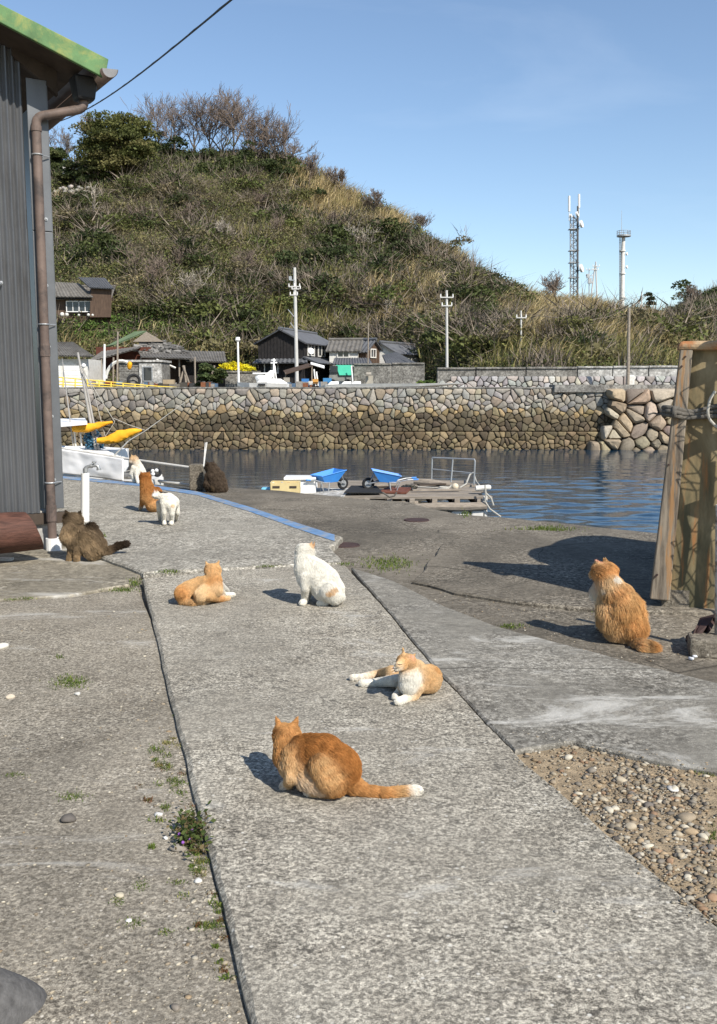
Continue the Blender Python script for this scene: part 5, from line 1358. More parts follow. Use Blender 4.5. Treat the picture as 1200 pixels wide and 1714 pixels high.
# ------------------------------------------------------------------ floating pier with the two wheelbarrows
DZ = -1.22
def dk(px, py): return gp(px, py, DZ)
t = thing('floating_pier', dk(680, 825), 'weathered timber pontoon floating beside the quay with planks on top', 'pontoon')
A_, B_ = dk(480, 829), dk(822, 831); far = 3.6
ex = Vector((1, 0.0, 0)); x0, x1, yf, yb = A_.x, B_.x - 0.1, 22.1, 25.9
nb = 12
for i in range(nb):                                              # deck planks, each a piece
    y = yf + 0.18 + (yb - yf) * i / nb; ln_ = random.uniform(-0.15, 0.1); g = G()
    g.box(((x0 + x1) / 2 + ln_, y + 0.02, DZ - 0.03 + random.uniform(-0.008, 0.012)), (x1 - x0 + random.uniform(-0.3, 0.1), (yb - yf) / nb - 0.035, 0.06)); g.build('plank', M['plank'], t, bevel=0.008)
for i in range(9):
    xx = x0 + 0.3 + (x1 - x0 - 0.5) * i / 8; g = G(); g.box((xx, (yf + yb) / 2, DZ - 0.15), (0.16, yb - yf - 0.02, 0.17)); g.build('joist', M['soffit'], t)
    g = G(); g.box((xx + 0.02, yf - 0.03, DZ - 0.12), (0.12, 0.14, 0.16)); g.build('beam_end', M['wood'], t)
for zz, xa, xb, r, yy in ((DZ - 0.22, 694, 815, 0.10, yf - 0.12), (DZ - 0.42, 735, 812, 0.07, yf + 0.0), (DZ - 0.2, 640, 700, 0.08, yf + 0.1)):
    g = G(); a, b = P(xa, 840, yy), P(xb, 838, yy); a.z = zz - 0.02; b.z = zz + 0.02
    g.tube([a, a.lerp(b, 0.35) + Vector((0, 0, 0.012)), a.lerp(b, 0.7) - Vector((0, 0, 0.01)), b], [r * 0.9, r, r * 1.02, r * 0.95], 9); g.build('log', M['wood'], t)
for xa, xb in ((755, 785), (788, 813)):
    g = G(); a, b = P(xa, 856, yf), P(xb, 856, yf); g.box(((a.x + b.x) / 2, yf + 0.35, DZ - 0.46), (b.x - a.x, 0.9, 0.28)); g.build('float', M['white_dirty'], t, bevel=0.04)
g = G(); g.box(((x0 + x1) / 2 - 0.8, yf + 1.9, DZ - 0.45), (x1 - x0 - 2.2, 3.0, 0.28)); g.build('float', M['soffit'], t)
g = G(); a = P(812, 850, yf - 0.06); g.box(a, (0.09, 0.08, 0.55)); g.build('corner_post', M['white_dirty'], t)
g = G()
p = [P(722, 813, 25.3), P(723.5, 766, 25.3), P(794, 769, 24.6), P(795, 772, 24.6), P(793, 812, 24.6)]
g.tube([p[0], p[1]], 0.02, 7); g.tube([p[1], p[2], p[3], p[4]], 0.022, 8); g.tube([P(722.5, 785, 25.3), P(793, 792, 24.6)], 0.016, 6)
g.tube([P(758, 768, 24.95), P(754.5, 812, 24.9)], 0.02, 7)
tag(g.build('pipe_railing', M['steel']), 'bent steel pipe railing standing on the far side of the pontoon', 'railing')
g = G(); g.tube([P(694, 806, 24.8), P(720, 808, 24.6), P(757, 812, 24.4)], [0.085, 0.10, 0.07], 10); tag(g.build('driftwood_log', M['wood']), 'thick grey log lying across the pontoon behind the ball float', 'log')
g = G(); g.ball(P(761.5, 814.5, 23.5), 0.09, 14, 10); tag(g.build('ball_float', plain('float_cream', (0.58, 0.50, 0.37), 0.5, 0.15, 5)), 'round cream ball float on the pontoon below the pipe railing', 'float')
for i, (pts, lab, mt) in enumerate([([(700, 817), (735, 819), (752, 818), (756, 814)], 'pale rope laid along the pontoon deck to the ball float', 'rope'),
                                   ([(770, 818), (780, 812), (786, 805), (792, 801), (797, 808), (802, 814)], 'tangled pale rope heaped at the foot of the pipe railing', 'rope'),
                                   ([(812, 812), (813, 830), (812, 840), (820, 852), (838, 865)], 'pale mooring rope hanging from the pontoon corner into the water', 'rope'),
                                   ([(812, 824), (822, 834), (826, 846)], 'second slack rope loop at the pontoon corner', 'rope'),
                                   ([(640, 824), (652, 832), (660, 830), (664, 824)], 'dark rope sagging along the pontoon front below the red plank', 'rope_dark')]):
    g = G(); q = [P(x, y, 22.0 + (830 - y) * 0.06 if i not in (2, 3, 4) else 21.9) for x, y in pts]
    if i < 2:
        q = [dk(x, y) + Vector((0, 0, 0.03 + (0.14 if i == 1 and 1 < k < 4 else 0))) for k, (x, y) in enumerate(pts)]
    g.tube(q, 0.022, 6); tag(g.build('rope', M[mt]), lab, 'rope')
g = G(); a = P(806, 816, 22.6); g.tube([a - Vector((0.14, 0, 0.02)), a + Vector((0.16, 0.02, 0))], 0.065, 12); g.ball(a + Vector((0.17, 0.02, 0)), 0.065, 10, 7); tag(g.build('foam_fender', M['white_dirty']), 'stubby white foam fender on the pontoon corner', 'fender')
g = G(); g.slab([dk(576, 830) + Vector((0, 0, 0.09)), dk(640, 829) + Vector((0, 0, 0.07)), dk(630, 821) + Vector((0, 0, 0.12)), dk(588, 822) + Vector((0, 0, 0.14))], (0, 0, 1), 0.025); tag(g.build('black_board', M['rubber']), 'dark sheet lying tilted at the front of the pontoon by the wheelbarrow', 'board')
g = G(); g.slab([dk(634, 826) + Vector((0, 0, 0.05)), dk(680, 827.5) + Vector((0, 0, 0.05)), dk(688, 822) + Vector((0, 0, 0.09)), dk(648, 821) + Vector((0, 0, 0.09))], (0, 0, 1), 0.04); tag(g.build('red_plank', plain('red_board', (0.15, 0.055, 0.035), 0.8, 0.3, 5)), 'red-brown board lying on the pontoon between dark sheet and log', 'board')
g = G(); g.slab([dk(475, 828) + Vector((0, 0, 0.02)), dk(575, 832) + Vector((0, 0, 0.02)), dk(590, 819) + Vector((0, 0, 0.03)), dk(490, 818) + Vector((0, 0, 0.03))], (0, 0, 1), 0.03); tag(g.build('grey_board', M['cement_pale']), 'wide pale board under the blue wheelbarrow by the white box', 'board')
for i, (xa, ya, xb, yb, w, lab) in enumerate([(590, 816, 668, 813, 0.16, 'long loose grey plank on the pontoon behind the wheelbarrow wheel'), (598, 819, 664, 817, 0.13, 'shorter loose plank between the two wheelbarrows'), (690, 824, 770, 823, 0.12, 'loose plank along the pontoon front right of the red board'), (700, 816, 745, 814, 0.14, 'dark short plank by the driftwood log')]):
    g = G(); a, b = dk(xa, ya), dk(xb, yb); c = (a + b) / 2 + Vector((0, 0, 0.03 + 0.012 * i)); u = (b - a).normalized(); g.box(c, ((b - a).length, w, 0.035), (u, u.cross(Vector((0, 0, 1))), Vector((0, 0, 1))))
    tag(g.build('loose_plank', M['wood' if i % 2 == 0 else 'soffit'], bevel=0.006), lab, 'plank')
c = np.array([dk(x, y)[:] for x, y in [(678, 819), (684, 818), (690, 819), (683, 821)]]) + np.array([0, 0, 0.04])
V, F, Cc = clump(c, np.full(4, 0.13), 200, 0.05, pal(4, [(0.05, 0.055, 0.06), (0.08, 0.075, 0.06)]), 0.6); tag(link('net_pile', np_mesh('net_pile', V, F, Cc), None, M['twig']), 'small dark heap of netting beside the handles of the right wheelbarrow', 'net')
g = G(); g.torus(dk(742, 820) + Vector((0, 0, 0.03)), (0, 0, 1), 0.13, 0.025, 20, 7); g.torus(dk(742, 820) + Vector((0.01, 0, 0.065)), (0, 0, 1), 0.11, 0.022, 20, 7); tag(g.build('rope_coil', M['rope']), 'coil of pale rope lying on the pontoon left of the ball float', 'rope')
# wheelbarrows
def wheelbarrow(loc, yaw, pitch, label):
    t = thing('wheelbarrow', loc, label, 'wheelbarrow', 'blue wheelbarrows on the pontoon')
    R_ = Matrix.Rotation(yaw, 3, 'Z') @ Matrix.Rotation(-pitch, 3, 'Y')
    def W(x, y, z): return Vector(loc) + R_ @ Vector((x, y, z)) * 0.84
    g = G()
    rim = [(-0.42, -0.30, 0.56), (0.42, -0.32, 0.60), (0.42, 0.32, 0.60), (-0.42, 0.30, 0.56)]
    bot = [(-0.27, -0.2, 0.33), (0.16, -0.2, 0.30), (0.16, 0.2, 0.30), (-0.27, 0.2, 0.33)]
    ri = [(x * 0.965, y * 0.955, z + 0.0) for x, y, z in rim]; bi = [(x * 0.95, y * 0.95, z + 0.02) for x, y, z in bot]
    v = [W(*p) for p in rim + bot + ri + bi]
    f = [(4, 5, 6, 7), (12, 13, 14, 15)]
    for i in range(4):
        j = (i + 1) % 4; f += [(i, j, 4 + j, 4 + i), (8 + i, 8 + j, 12 + j, 12 + i), (i, j, 8 + j, 8 + i)]
    g.add(v, f); tr = g.build('tray', M['barrow'], t)
    g = G(); g.tube([W(*p) for p in rim + rim[:1]], 0.013, 6); g.build('rolled_rim', M['barrow'], tr)
    for s in (-1, 1):
        g = G(); g.tube([W(0.50, s * 0.07, 0.17), W(0.18, s * 0.15, 0.30), W(-0.30, s * 0.21, 0.35), W(-0.62, s * 0.25, 0.48), W(-0.80, s * 0.25, 0.52)], 0.016, 7); g.build('handle', M['steel'], t)
        g = G(); g.tube([W(-0.78, s * 0.25, 0.517), W(-0.92, s * 0.25, 0.545)], 0.021, 8); g.build('grip', M['barrow'], t)
        g = G(); g.tube([W(-0.12, s * 0.2, 0.34), W(-0.22, s * 0.22, 0.02), W(-0.34, s * 0.22, 0.02), W(-0.42, s * 0.225, 0.39)], 0.014, 7); g.build('leg', M['steel'], t)
        g = G(); g.tube([W(0.46, s * 0.07, 0.17), W(0.33, s * 0.2, 0.5)], 0.012, 6); g.build('strut', M['steel'], t)
    g = G(); g.torus(W(0.46, 0, 0.18), R_ @ Vector((0, 1, 0)), 0.115, 0.038, 24, 10); wh = g.build('wheel', M['rubber'], t)
    g = G(); g.disc(W(0.46, 0, 0.18), R_ @ Vector((0, 1, 0)), 0.085, 0.05, 16); g.tube([W(0.46, -0.08, 0.18), W(0.46, 0.08, 0.18)], 0.015, 6); g.build('rim', M['steel'], wh)
    return t
wheelbarrow(dk(553, 824), math.radians(35), math.radians(7), 'blue wheelbarrow beside the white box, its tray tipped open')
wheelbarrow(dk(641, 824), math.radians(183), math.radians(9), 'blue wheelbarrow seen side on with its wheel to the left')
# white box and cream fish crate, sky-blue scrap
a = dk(478, 829); t = thing('insulated_box', a, 'white insulated fish box at the left end of the pontoon', 'box')
g = G(); g.hexa([dk(476, 830), dk(529, 826), dk(532, 815), dk(480, 818)], [P(476, 803, 22.3), P(527, 803, 22.6), P(530, 799.5, 25.0), P(480, 800, 24.6)]); g.build('body', M['white'], t, bevel=0.02)
g = G(); q = [P(475, 803, 22.25), P(528.5, 802.5, 22.5), P(531, 798.5, 25.1), P(479, 798.5, 24.7)]; g.slab([p + Vector((0, 0, 0.05)) for p in q], (0, 0, 1), 0.05); g.build('lid', M['white'], t)
CR = plain('cream_crate', (0.62, 0.49, 0.24), 0.6, 0.12, 4)
t = thing('fish_crate', dk(470, 832), 'cream plastic fish crate with odds and ends before the white box', 'crate')
g = G(); Yc = 21.6; p0, p1 = P(453, 828, Yc), P(500, 831, Yc)
h_ = 0.27; ln_ = p1.x - p0.x; zc = p0.z
for s in (0, 1):
    g.box(((p0.x + p1.x) / 2, Yc + 0.5 * s, zc + h_ / 2), (ln_, 0.03, h_)); g.box((p0.x + ln_ * s, Yc + 0.25, zc + h_ / 2), (0.03, 0.47, h_))
g.box(((p0.x + p1.x) / 2, Yc + 0.25, zc + 0.02), (ln_ - 0.04, 0.46, 0.03)); g.build('body', CR, t)
g = G()
for s in (0.2, 0.8): g.box((p0.x + ln_ * s, Yc - 0.018, zc + h_ * 0.65), (0.16, 0.015, 0.05))
g.build('grip_slot', M['soffit'], t)
for k, (px, py, r, mt, lab) in enumerate([(457, 812, 0.07, 'white', 'white bottle standing in the cream fish crate'), (483, 812, 0.075, 'orange_cloth', 'amber jar standing in the cream fish crate'), (472, 811, 0.05, 'rope', 'small buff can in the cream fish crate')]):
    g = G(); c = P(px, py, Yc + 0.25); g.tube([Vector((c.x, c.y, zc + 0.03)), c, c + Vector((0, 0, 0.03)), c + Vector((0, 0, 0.06))], [r, r, r * 0.6, r * 0.45], 10); tag(g.build(['bottle', 'jar', 'can'][k], M[mt] if k != 1 else plain('amber', (0.45, 0.23, 0.06), 0.4)), lab, ['bottle', 'jar', 'can'][k])
g = G(); a = P(446, 819, 22.0); g.box(a, (0.22, 0.3, 0.08)); tag(g.build('blue_tub', plain('pale_blue', (0.18, 0.48, 0.66), 0.6), bevel=0.02), 'pale blue tub at the far left end of the pontoon', 'tub')

# ------------------------------------------------------------------ left quay side: rail, sheet, bollard, boats
Yb_ = 12.55
t = thing('bollard', P(328, 819, Yb_), 'square weathered concrete mooring post beside the dark brown cat', 'mooring post')
a, b = P(316.5, 800, Yb_), P(340, 800, Yb_); zt = P(328, 781, Yb_).z
g = G(); g.box(((a.x + b.x) / 2, Yb_ + 0.1, zt / 2), (b.x - a.x, 0.2, zt + 0.05)); g.build('post', M['quay'], t, bevel=0.015)
t = thing('harbour_rail', P(280, 790, 13), 'white pole rails running from the concrete mooring post behind the cats', 'railing')
g = G(); g.tube([P(100, 750, 14.2), P(210, 767.5, 13.55), P(322, 783, 12.62)], 0.018, 8); g.build('rail', M['white_dirty'], t)
g = G(); g.tube([P(208, 790, 13.6), P(222, 787, 13.5)], 0.012, 6); g.build('rail', M['white_dirty'], t)
g = G(); g.tube([P(266, 805, 13.2), P(324, 813.5, 12.62)], 0.022, 8); g.build('rail', M['white_dirty'], t)
# sheet hung over the rail
g = G(); nx, nz = 40, 14; v, f = [], []
for i in range(nx + 1):
    for j in range(nz + 1):
        u, w = i / nx, j / nz
        px = 96 + (208 - 96) * u; yt = 750 + 17.5 * u; yb2 = 791 + 14.0 * u
        Yt = 14.25 - 0.7 * u
        p = P(px, yt + (yb2 - yt) * w, Yt - 0.03 - 0.02 * w)
        p.y += 0.012 * math.sin(u * 17 + w * 2) * w + 0.05 * (float(fbm([(u * 6, w * 3, 2)], 3)[0]) - 0.5) - 0.03
        v.append(p)
for i in range(nx):
    for j in range(nz): k = i * (nz + 1) + j; f.append((k, k + nz + 1, k + nz + 2, k + 1))
g.add(v, f); o = g.build('white_sheet', M['cloth'], None, True); o.modifiers.new('thickness', 'SOLIDIFY').thickness = 0.004
tag(o, 'plain white sheet hung over the quay rail behind the standpipe', 'sheet')
# moored boat with canopy, mast and furled orange cloths
Yn = 21.0
t = thing('moored_boat', P(130, 790, Yn), 'white moored boat with flat canopy and slender masts beyond the white sheet', 'boat')
hull('hull', M['white'], t, [(P(20, 752, Yn + 0.4), 0.9, 0.7, (0, 1, 0)), (P(80, 751, Yn + 0.4), 1.05, 0.9, (0, 1, 0)), (P(140, 751, Yn + 0.4), 0.9, 0.9, (0, 1, 0)), (P(196, 752, Yn + 0.4), 0.45, 0.8, (0, 1, 0)), (P(214, 751, Yn + 0.4), 0.08, 0.4, (0, 1, 0))])
g = G(); q = [P(90, 711, Yn - 0.4), P(146, 706, Yn - 0.4), P(142, 699.5, Yn + 0.9), P(90, 701, Yn + 0.9)]; g.slab(q, (0, 0, 1), 0.06); g.build('canopy', M['white'], t)
for px, yb2 in ((98, 748), (123, 748), (133, 750)):
    g = G(); g.tube([P(px + 4, yb2, Yn), P(px, 707, Yn)], 0.02, 6); g.build('canopy_post', M['white_dirty'], t)
g = G(); g.hexa([P(104, 752, Yn - 0.4), P(140, 754, Yn - 0.4), P(140, 754, Yn + 0.4), P(104, 752, Yn + 0.4)], [P(110, 747, Yn - 0.3), P(128, 748, Yn - 0.3), P(128, 747, Yn + 0.3), P(110, 746, Yn + 0.3)]); g.build('cabin_top', M['white'], t)
M['mast'] = plain('pale_mast', (0.36, 0.34, 0.31), 0.5, 0.15, 5)
for x0, y0, x1, y1, r in [(130, 590, 162, 760, 0.030), (138, 612, 167, 760, 0.022), (104, 600, 124, 756, 0.014)]:
    g = G(); g.tube([P(x1, y1, Yn), P(x0, y0, Yn)], [r * 1.2, r * 0.8], 8); g.build('mast', M['mast'], t)
g = G(); g.ball(P(140, 612, Yn), 0.05, 8, 6); g.build('mast_fitting', M['white'], t)
for pts in ([(134, 612), (168, 668), (192, 706)], [(190, 700), (215, 711), (242, 720)], [(140, 618), (158, 660), (168, 700), (176, 730)], [(192, 706), (178, 728), (168, 745)]):
    g = G(); g.tube([P(x, y, Yn - 0.1) for x, y in pts], 0.008, 5); g.build('stay', M['rope'], t)
def furled(pts, rad, label):
    g = G(); q = [P(x, y, Yn - 0.2 + 0.0 * i) for i, (x, y) in enumerate(pts)]
    n = 26; vs = []; pr = []
    for i in range(n + 1):
        tt = i / n * (len(q) - 1); k = min(int(tt), len(q) - 2); vs.append(q[k].lerp(q[k + 1], tt - k)); pr.append(rad[k] + (rad[k + 1] - rad[k]) * (tt - k))
    g.tube(vs, pr, 14)
    for i, vv in enumerate(g.v):
        vv = Vector(vv); nn = fbm([(vv.x * 5, vv.y * 9, vv.z * 14)], 3)[0] - 0.5; c = vs[min(n, i // 14)]
        g.v[i] = tuple(c + (vv - c) * (1 + 0.9 * nn))
    tag(g.build('furled_cloth', M['orange_cloth'], None, True), label, 'furled sail')
furled([(122, 717), (140, 717), (160, 713), (188, 706.5)], [0.075, 0.10, 0.07, 0.03], 'upper orange furled cloth on a pole above the moored boat')
furled([(163, 737), (182, 737), (200, 731), (220, 723), (237, 720)], [0.06, 0.09, 0.12, 0.085, 0.02], 'lower larger orange furled cloth hanging over the water')
c = np.array([P(x, y, Yn + 0.1)[:] for x, y in [(152, 735), (157, 728), (160, 742), (155, 748), (163, 748), (158, 738)]])
V, F, Cc = clump(c, np.full(6, 0.16), 260, 0.05, pal(6, [(0.06, 0.17, 0.27), (0.08, 0.20, 0.30)]), 1.2)
tag(link('blue_net', np_mesh('blue_net', V, F, Cc), None, M['leaf']), 'bunch of blue fishing net hanging at the mast of the moored boat', 'net')
g = G(); g.tube([P(192, 762, 14), P(215, 738, 21), P(242, 722, 30), P(300, 680, 42), P(336, 656, WALL_Y + 0.3)], 0.014, 5); tag(g.build('mooring_line', M['rope']), 'long mooring line running from the white sheet up to the far wall', 'rope')
g = G(); g.tube([P(340.5, 781, Yb_), P(346, 741, Yb_ + 0.6)], 0.010, 6); g.tube([P(340.5, 781, Yb_), P(343.5, 741, Yb_ + 0.5)], 0.006, 5); tag(g.build('mooring_stick', M['white_dirty']), 'thin pale stick standing up from the concrete mooring post', 'stick')
# small boat right behind the rail, tyres and buoys
Ys = 16.5
t = thing('small_boat', P(240, 815, Ys), 'grey small boat bow behind the rail and the white cat', 'boat')
hull('hull', M['white_dirty'], t, [(P(150, 800, Ys), 0.6, 0.35, (0, 1, 0)), (P(215, 800, Ys), 0.65, 0.4, (0, 1, 0)), (P(258, 800, Ys), 0.45, 0.35, (0, 1, 0)), (P(273, 799, Ys), 0.05, 0.2, (0, 1, 0))])
g = G(); g.box(P(215, 797, Ys + 0.1), (0.7, 0.7, 0.05)); g.build('deck', M['cement'], t)
g = G(); g.add([P(264, 803, Ys - 0.2), P(273, 803, Ys - 0.2), P(271, 793, Ys - 0.2), P(264, 803, Ys - 0.16), P(273, 803, Ys - 0.16), P(271, 793, Ys - 0.16)], [(0, 1, 2), (5, 4, 3), (0, 2, 5, 3), (1, 4, 5, 2), (0, 3, 4, 1)]); g.build('bow_plate', M['white'], t)
for px, py, lab in [(250, 791, 'black tyre fender with white rim on the small boat behind the cats'), (263, 791, 'second tyre fender at the bow of the small boat')]:
    g = G(); g.torus(P(px, py, Ys - 0.5), (0.3, -1, 0.3), 0.055, 0.022, 16, 8); tag(g.build('tyre_fender', M['rubber']), lab, 'fender')
for px, py, r, lab in [(255.5, 788.5, 0.032, 'upper left white buoy among the tyre fenders'), (262, 787.5, 0.032, 'upper right white buoy among the tyre fenders'), (256, 793.5, 0.034, 'low white buoy below the left tyre fender')]:
    g = G(); g.ball(P(px, py, Ys - 0.65), r, 10, 7); tag(g.build('buoy', M['white']), lab, 'buoy')

# ------------------------------------------------------------------ corrugated shed at the left
CK = gp(100, 917, 0.0); CK.z = 0
gdir = Vector((-0.84, -0.54, 0)).normalized(); sdir = Vector((-0.54, 0.84, 0)).normalized(); gn = -sdir
shed = thing('corrugated_shed', CK, 'grey corrugated steel shed with green roof edge and rusty downpipe', 'shed')
def W_(px, py, off=0.0): return rp(px, py, CK + gn * off, gn)
zb_, zm = W_(60, 859).z, W_(60, 387).z
EO = 0.42
def E_(px, py): return rp(px, py, CK + gn * EO, gn)
_r, _l = E_(176, 131), E_(0, 37); _sr, _sl = (_r - CK).dot(gdir), (_l - CK).dot(gdir)
def eave_z(q): return _r.z + (q - _sr) * (_l.z - _r.z) / (_sl - _sr) + 0.02
zt_ = eave_z((W_(90, 300) - CK).dot(gdir)) + 0.1
def sheet(za, zb2, off, name):
    per, n, k = 0.0505, 66, 8; v, f = [], []
    a0 = (W_(52, 500) - CK).dot(gdir)
    for i in range(n * k + 1):
        s = a0 + i * per / k; o = CK + gdir * s + gn * (off - 0.004 + 0.015 * math.sin(i / k * 2 * math.pi) + 0.002 * math.sin(i * 0.37))
        v += [(o.x, o.y, za), (o.x, o.y, zb2 if zb2 else eave_z(s))]
    for i in range(n * k): f.append((2 * i, 2 * i + 1, 2 * i + 3, 2 * i + 2))
    g = G(); g.add(v, f); o = g.build(name, M['sheet'], shed, True)
sheet(zb_, zm + 0.01, 0.0, 'lower_sheet'); sheet(zm - 0.004, None, 0.004 - 0.012, 'upper_sheet')
for za, zb2, nm, off in ((zb_ + 0.03, zm - 0.004, 'corner_flashing', 0.026), (zm + 0.002, zt_ - 0.2, 'corner_flashing', 0.024)):
    s0 = (W_(62, 600) - CK).dot(gdir); s1 = (W_(103, 800) - CK).dot(gdir)
    g = G(); up = Vector((0, 0, 1)); c = CK + gdir * (s0 + s1) / 2 + gn * off + up * (za + zb2) / 2
    g.box(c, (abs(s0 - s1), 0.012, zb2 - za), (gdir, gn, up)); g.build(nm, M['trim'], shed, bevel=0.004)
    c2 = CK + gdir * s1 + sdir * 0.08 + up * (za + zb2) / 2; g = G(); g.box(c2, (0.012, 0.2, zb2 - za), (sdir.cross(up), sdir, up)); g.build('side_flashing', M['trim'], shed)
for px, py in [(69, 260), (77, 367), (78, 478), (82, 580), (87, 697), (91, 803), (2, 473)]:
    g = G(); p = W_(px, py, 0.034); g.disc(p, gn, 0.013, 0.008, 10); g.ball(p + gn * 0.004, 0.009, 8, 5); g.build('bolt', M['steel'], shed)
g = G(); s1 = (W_(103, 800) - CK).dot(gdir); up = Vector((0, 0, 1))
c = CK + gdir * (s1 + 2.2) - gn * 0.12 + up * (zb_ - 0.0) / 2; g.box(c, (4.3, 0.16, zb_ + 0.02), (gdir, gn, up)); g.build('foundation', M['cement_pale'], shed)
c = CK + gdir * s1 + sdir * 3.4 - gn * 0.2 + up * 1.8; g = G(); g.box(CK + gdir * (s1 + 0.09) + sdir * 3.3 + up * (zt_ / 2 + 0.15 - 0.25), (0.06, 6.4, zt_ - 0.6), (gdir, sdir, up)); g.build('side_wall', M['sheet'], shed)
g = G(); c = CK + gdir * (s1 + 0.35) - gn * 0.02 + up * (zb_ - 0.05); g.box(c, (0.75, 0.05, 0.09), (gdir, gn, up)); g.build('sill_timber', M['soffit'], shed)
# roof edge
tr, br, tl, bl_ = E_(182, 99), E_(176, 131), E_(0, 6), E_(0, 37)
dl = (tl - tr); tl2, bl2 = tr + dl * 3.5, br + (bl_ - br) * 3.5
g = G(); g.slab([br, tr, tl2, bl2], gn, 0.035); g.build('barge_board', M['green'], shed, bevel=0.006)
nrm = (tl2 - tr).cross(sdir); nrm = nrm if nrm.z > 0 else -nrm
a, b = tr - gn * 0.04 - Vector((0, 0, 0.03)), tl2 - gn * 0.04 - Vector((0, 0, 0.03))
g = G(); corr(g, b + sdir * 7, b, a, a + sdir * 7, 90, 0.012, nrm, 0.02); g.build('roof', M['sheet'], shed, True)
a2, b2 = br - gn * 0.05 - Vector((0, 0, -0.03)), bl2 - gn * 0.05 + Vector((0, 0, 0.03))
g = G(); g.slab([a2 + (b2 - a2) * 0.05, b2, b2 + sdir * 7, a2 + (b2 - a2) * 0.05 + sdir * 7], -nrm, 0.02); g.build('soffit', M['soffit'], shed)
g = G(); q0, q1 = W_(97, 160, 0.02), W_(20, 92, 0.02); g.slab([q0, q0 + Vector((0, 0, 0.18)), q1 + Vector((0, 0, 0.18)), q1], gn, 0.06); g.build('verge_timber', M['soffit'], shed)
# gutter under the eave, hopper, downpipe
ge = E_(180, 121); gv = []; n = 12
g = G(); v, f = [], []
for k, off in ((0, 0.06), (1, -6.5)):
    for i in range(n + 1):
        a_ = math.pi * (1 + i / n); v.append(ge + (-sdir) * off + Vector((0.92, 0.33, 0)) * math.cos(a_) * 0.058 + Vector((0, 0, 1)) * (math.sin(a_) * 0.062 + 0.01))
for i in range(n): f.append((i, i + 1, n + 2 + i, n + 1 + i))
g.add(v, f); o = g.build('gutter', M['gutter'], shed, True); o.modifiers.new('thickness', 'SOLIDIFY').thickness = 0.005
g = G(); g.add([v[i] for i in range(n + 1)], [tuple(range(n + 1))]); o = g.build('gutter_end', plain('zinc_cap', (0.22, 0.22, 0.22), 0.6), shed); o.modifiers.new('thickness', 'SOLIDIFY').thickness = 0.006
hp = [E_(x, y) + sdir * 0.30 for x, y in [(139, 134), (141, 166)]]
def E2(px, py): return rp(px, py, CK + gn * 0.17, gn)
g = G(); c = E2(140, 148)
g.hexa([c + gdir * 0.07 - sdir * 0.07 - up * 0.10, c - gdir * 0.07 - sdir * 0.07 - up * 0.10, c - gdir * 0.07 + sdir * 0.07 - up * 0.10, c + gdir * 0.07 + sdir * 0.07 - up * 0.10],
       [c + gdir * 0.095 - sdir * 0.09 + up * 0.08, c - gdir * 0.095 - sdir * 0.09 + up * 0.08, c - gdir * 0.095 + sdir * 0.09 + up * 0.08, c + gdir * 0.095 + sdir * 0.09 + up * 0.08]); g.build('hopper', M['black'], shed, bevel=0.02)
def bend(pts, r=0.08, n=5):
    out = [Vector(pts[0])]
    for i in range(1, len(pts) - 1):
        p, a, b = Vector(pts[i]), Vector(pts[i - 1]), Vector(pts[i + 1])
        u, w = (a - p).normalized(), (b - p).normalized(); q0, q1 = p + u * r, p + w * r
        for k in range(n + 1):
            s = k / n; out.append(q0.lerp(p, s).lerp(p.lerp(q1, s), s))
    return out + [Vector(pts[-1])]
d0 = c - up * 0.08; d1 = E2(141, 182); d2 = W_(60, 196, 0.075); d3 = W_(88, 906, 0.075)
g = G(); g.tube(bend([d0, d1, d2, d3], 0.06), 0.036, 14); dpipe = g.build('downpipe', M['gutter'], shed, True)
for p, q, r in ((0.0, 0.012, 0.041), (0.5, 0.53, 0.041), (0.89, 0.93, 0.042)):
    g = G(); g.tube([d2.lerp(d3, p + 0.02), d2.lerp(d3, q + 0.02)], r, 14); g.build('pipe_collar', M['gutter'], dpipe)
for py in (256, 533, 803):
    k = (py - 196) / (906 - 196); p = d2.lerp(d3, k); g = G(); g.torus(p, d3 - d2, 0.039, 0.006, 16, 6); g.tube([p - gdir * 0.04, p - gdir * 0.10 - gn * 0.03], 0.005, 5); g.build('pipe_clip', M['steel'], dpipe)
g = G(); p = W_(90, 916, 0.075); p.z = 0; g.tube([p, p + up * 0.10], 0.062, 16); g.build('drain_socket', M['white'], shed)
# log beside the shed
lc = P(20, 893, 7.15); lc.z = 0.245
t = thing('timber_log', Vector((lc.x, lc.y, 0)), 'thick dark red-brown log resting low beside the shed wall', 'log')
rE = gp(62, 917, 0.02); e0 = P(57, 893, 7.28); e0.z = 0.245
g = G(); v, f = [], []; n = 18; L_ = 1.3
for i in range(9):
    k = i / 8; c = e0 + gdir * (L_ * k)
    for j in range(n):
        a_ = 2 * math.pi * j / n; r = 0.158 * (1 + 0.05 * math.sin(a_ * 3 + 1) - (0.05 if j % 5 == 0 else 0) + 0.03 * (float(fbm([(k * 2, a_, 3)], 2)[0]) - 0.5)) * (0.96 if i == 0 else 1)
        v.append(c + gn * math.cos(a_) * r + up * math.sin(a_) * r - gdir * (0.06 * math.sin(a_) * -1 if i == 0 else 0))
for i in range(8):
    for j in range(n): f.append((i * n + j, i * n + (j + 1) % n, (i + 1) * n + (j + 1) % n, (i + 1) * n + j))
f.append(tuple(range(n))); g.add(v, f); g.build('trunk', M['log'], t, True)
for k in (0.35, 1.05):
    g = G(); c = e0 + gdir * k; c.z = 0.045; g.box(c, (0.12, 0.26, 0.09), (gdir, gn, up)); g.build('chock', M['soffit'], t)
g = G(); c = gp(8, 936, 0.012); g.box(c, (0.12, 0.07, 0.024)); tag(g.build('wood_offcut', M['white_dirty'], bevel=0.006), 'pale flat offcut on the ground in front of the log', 'offcut')
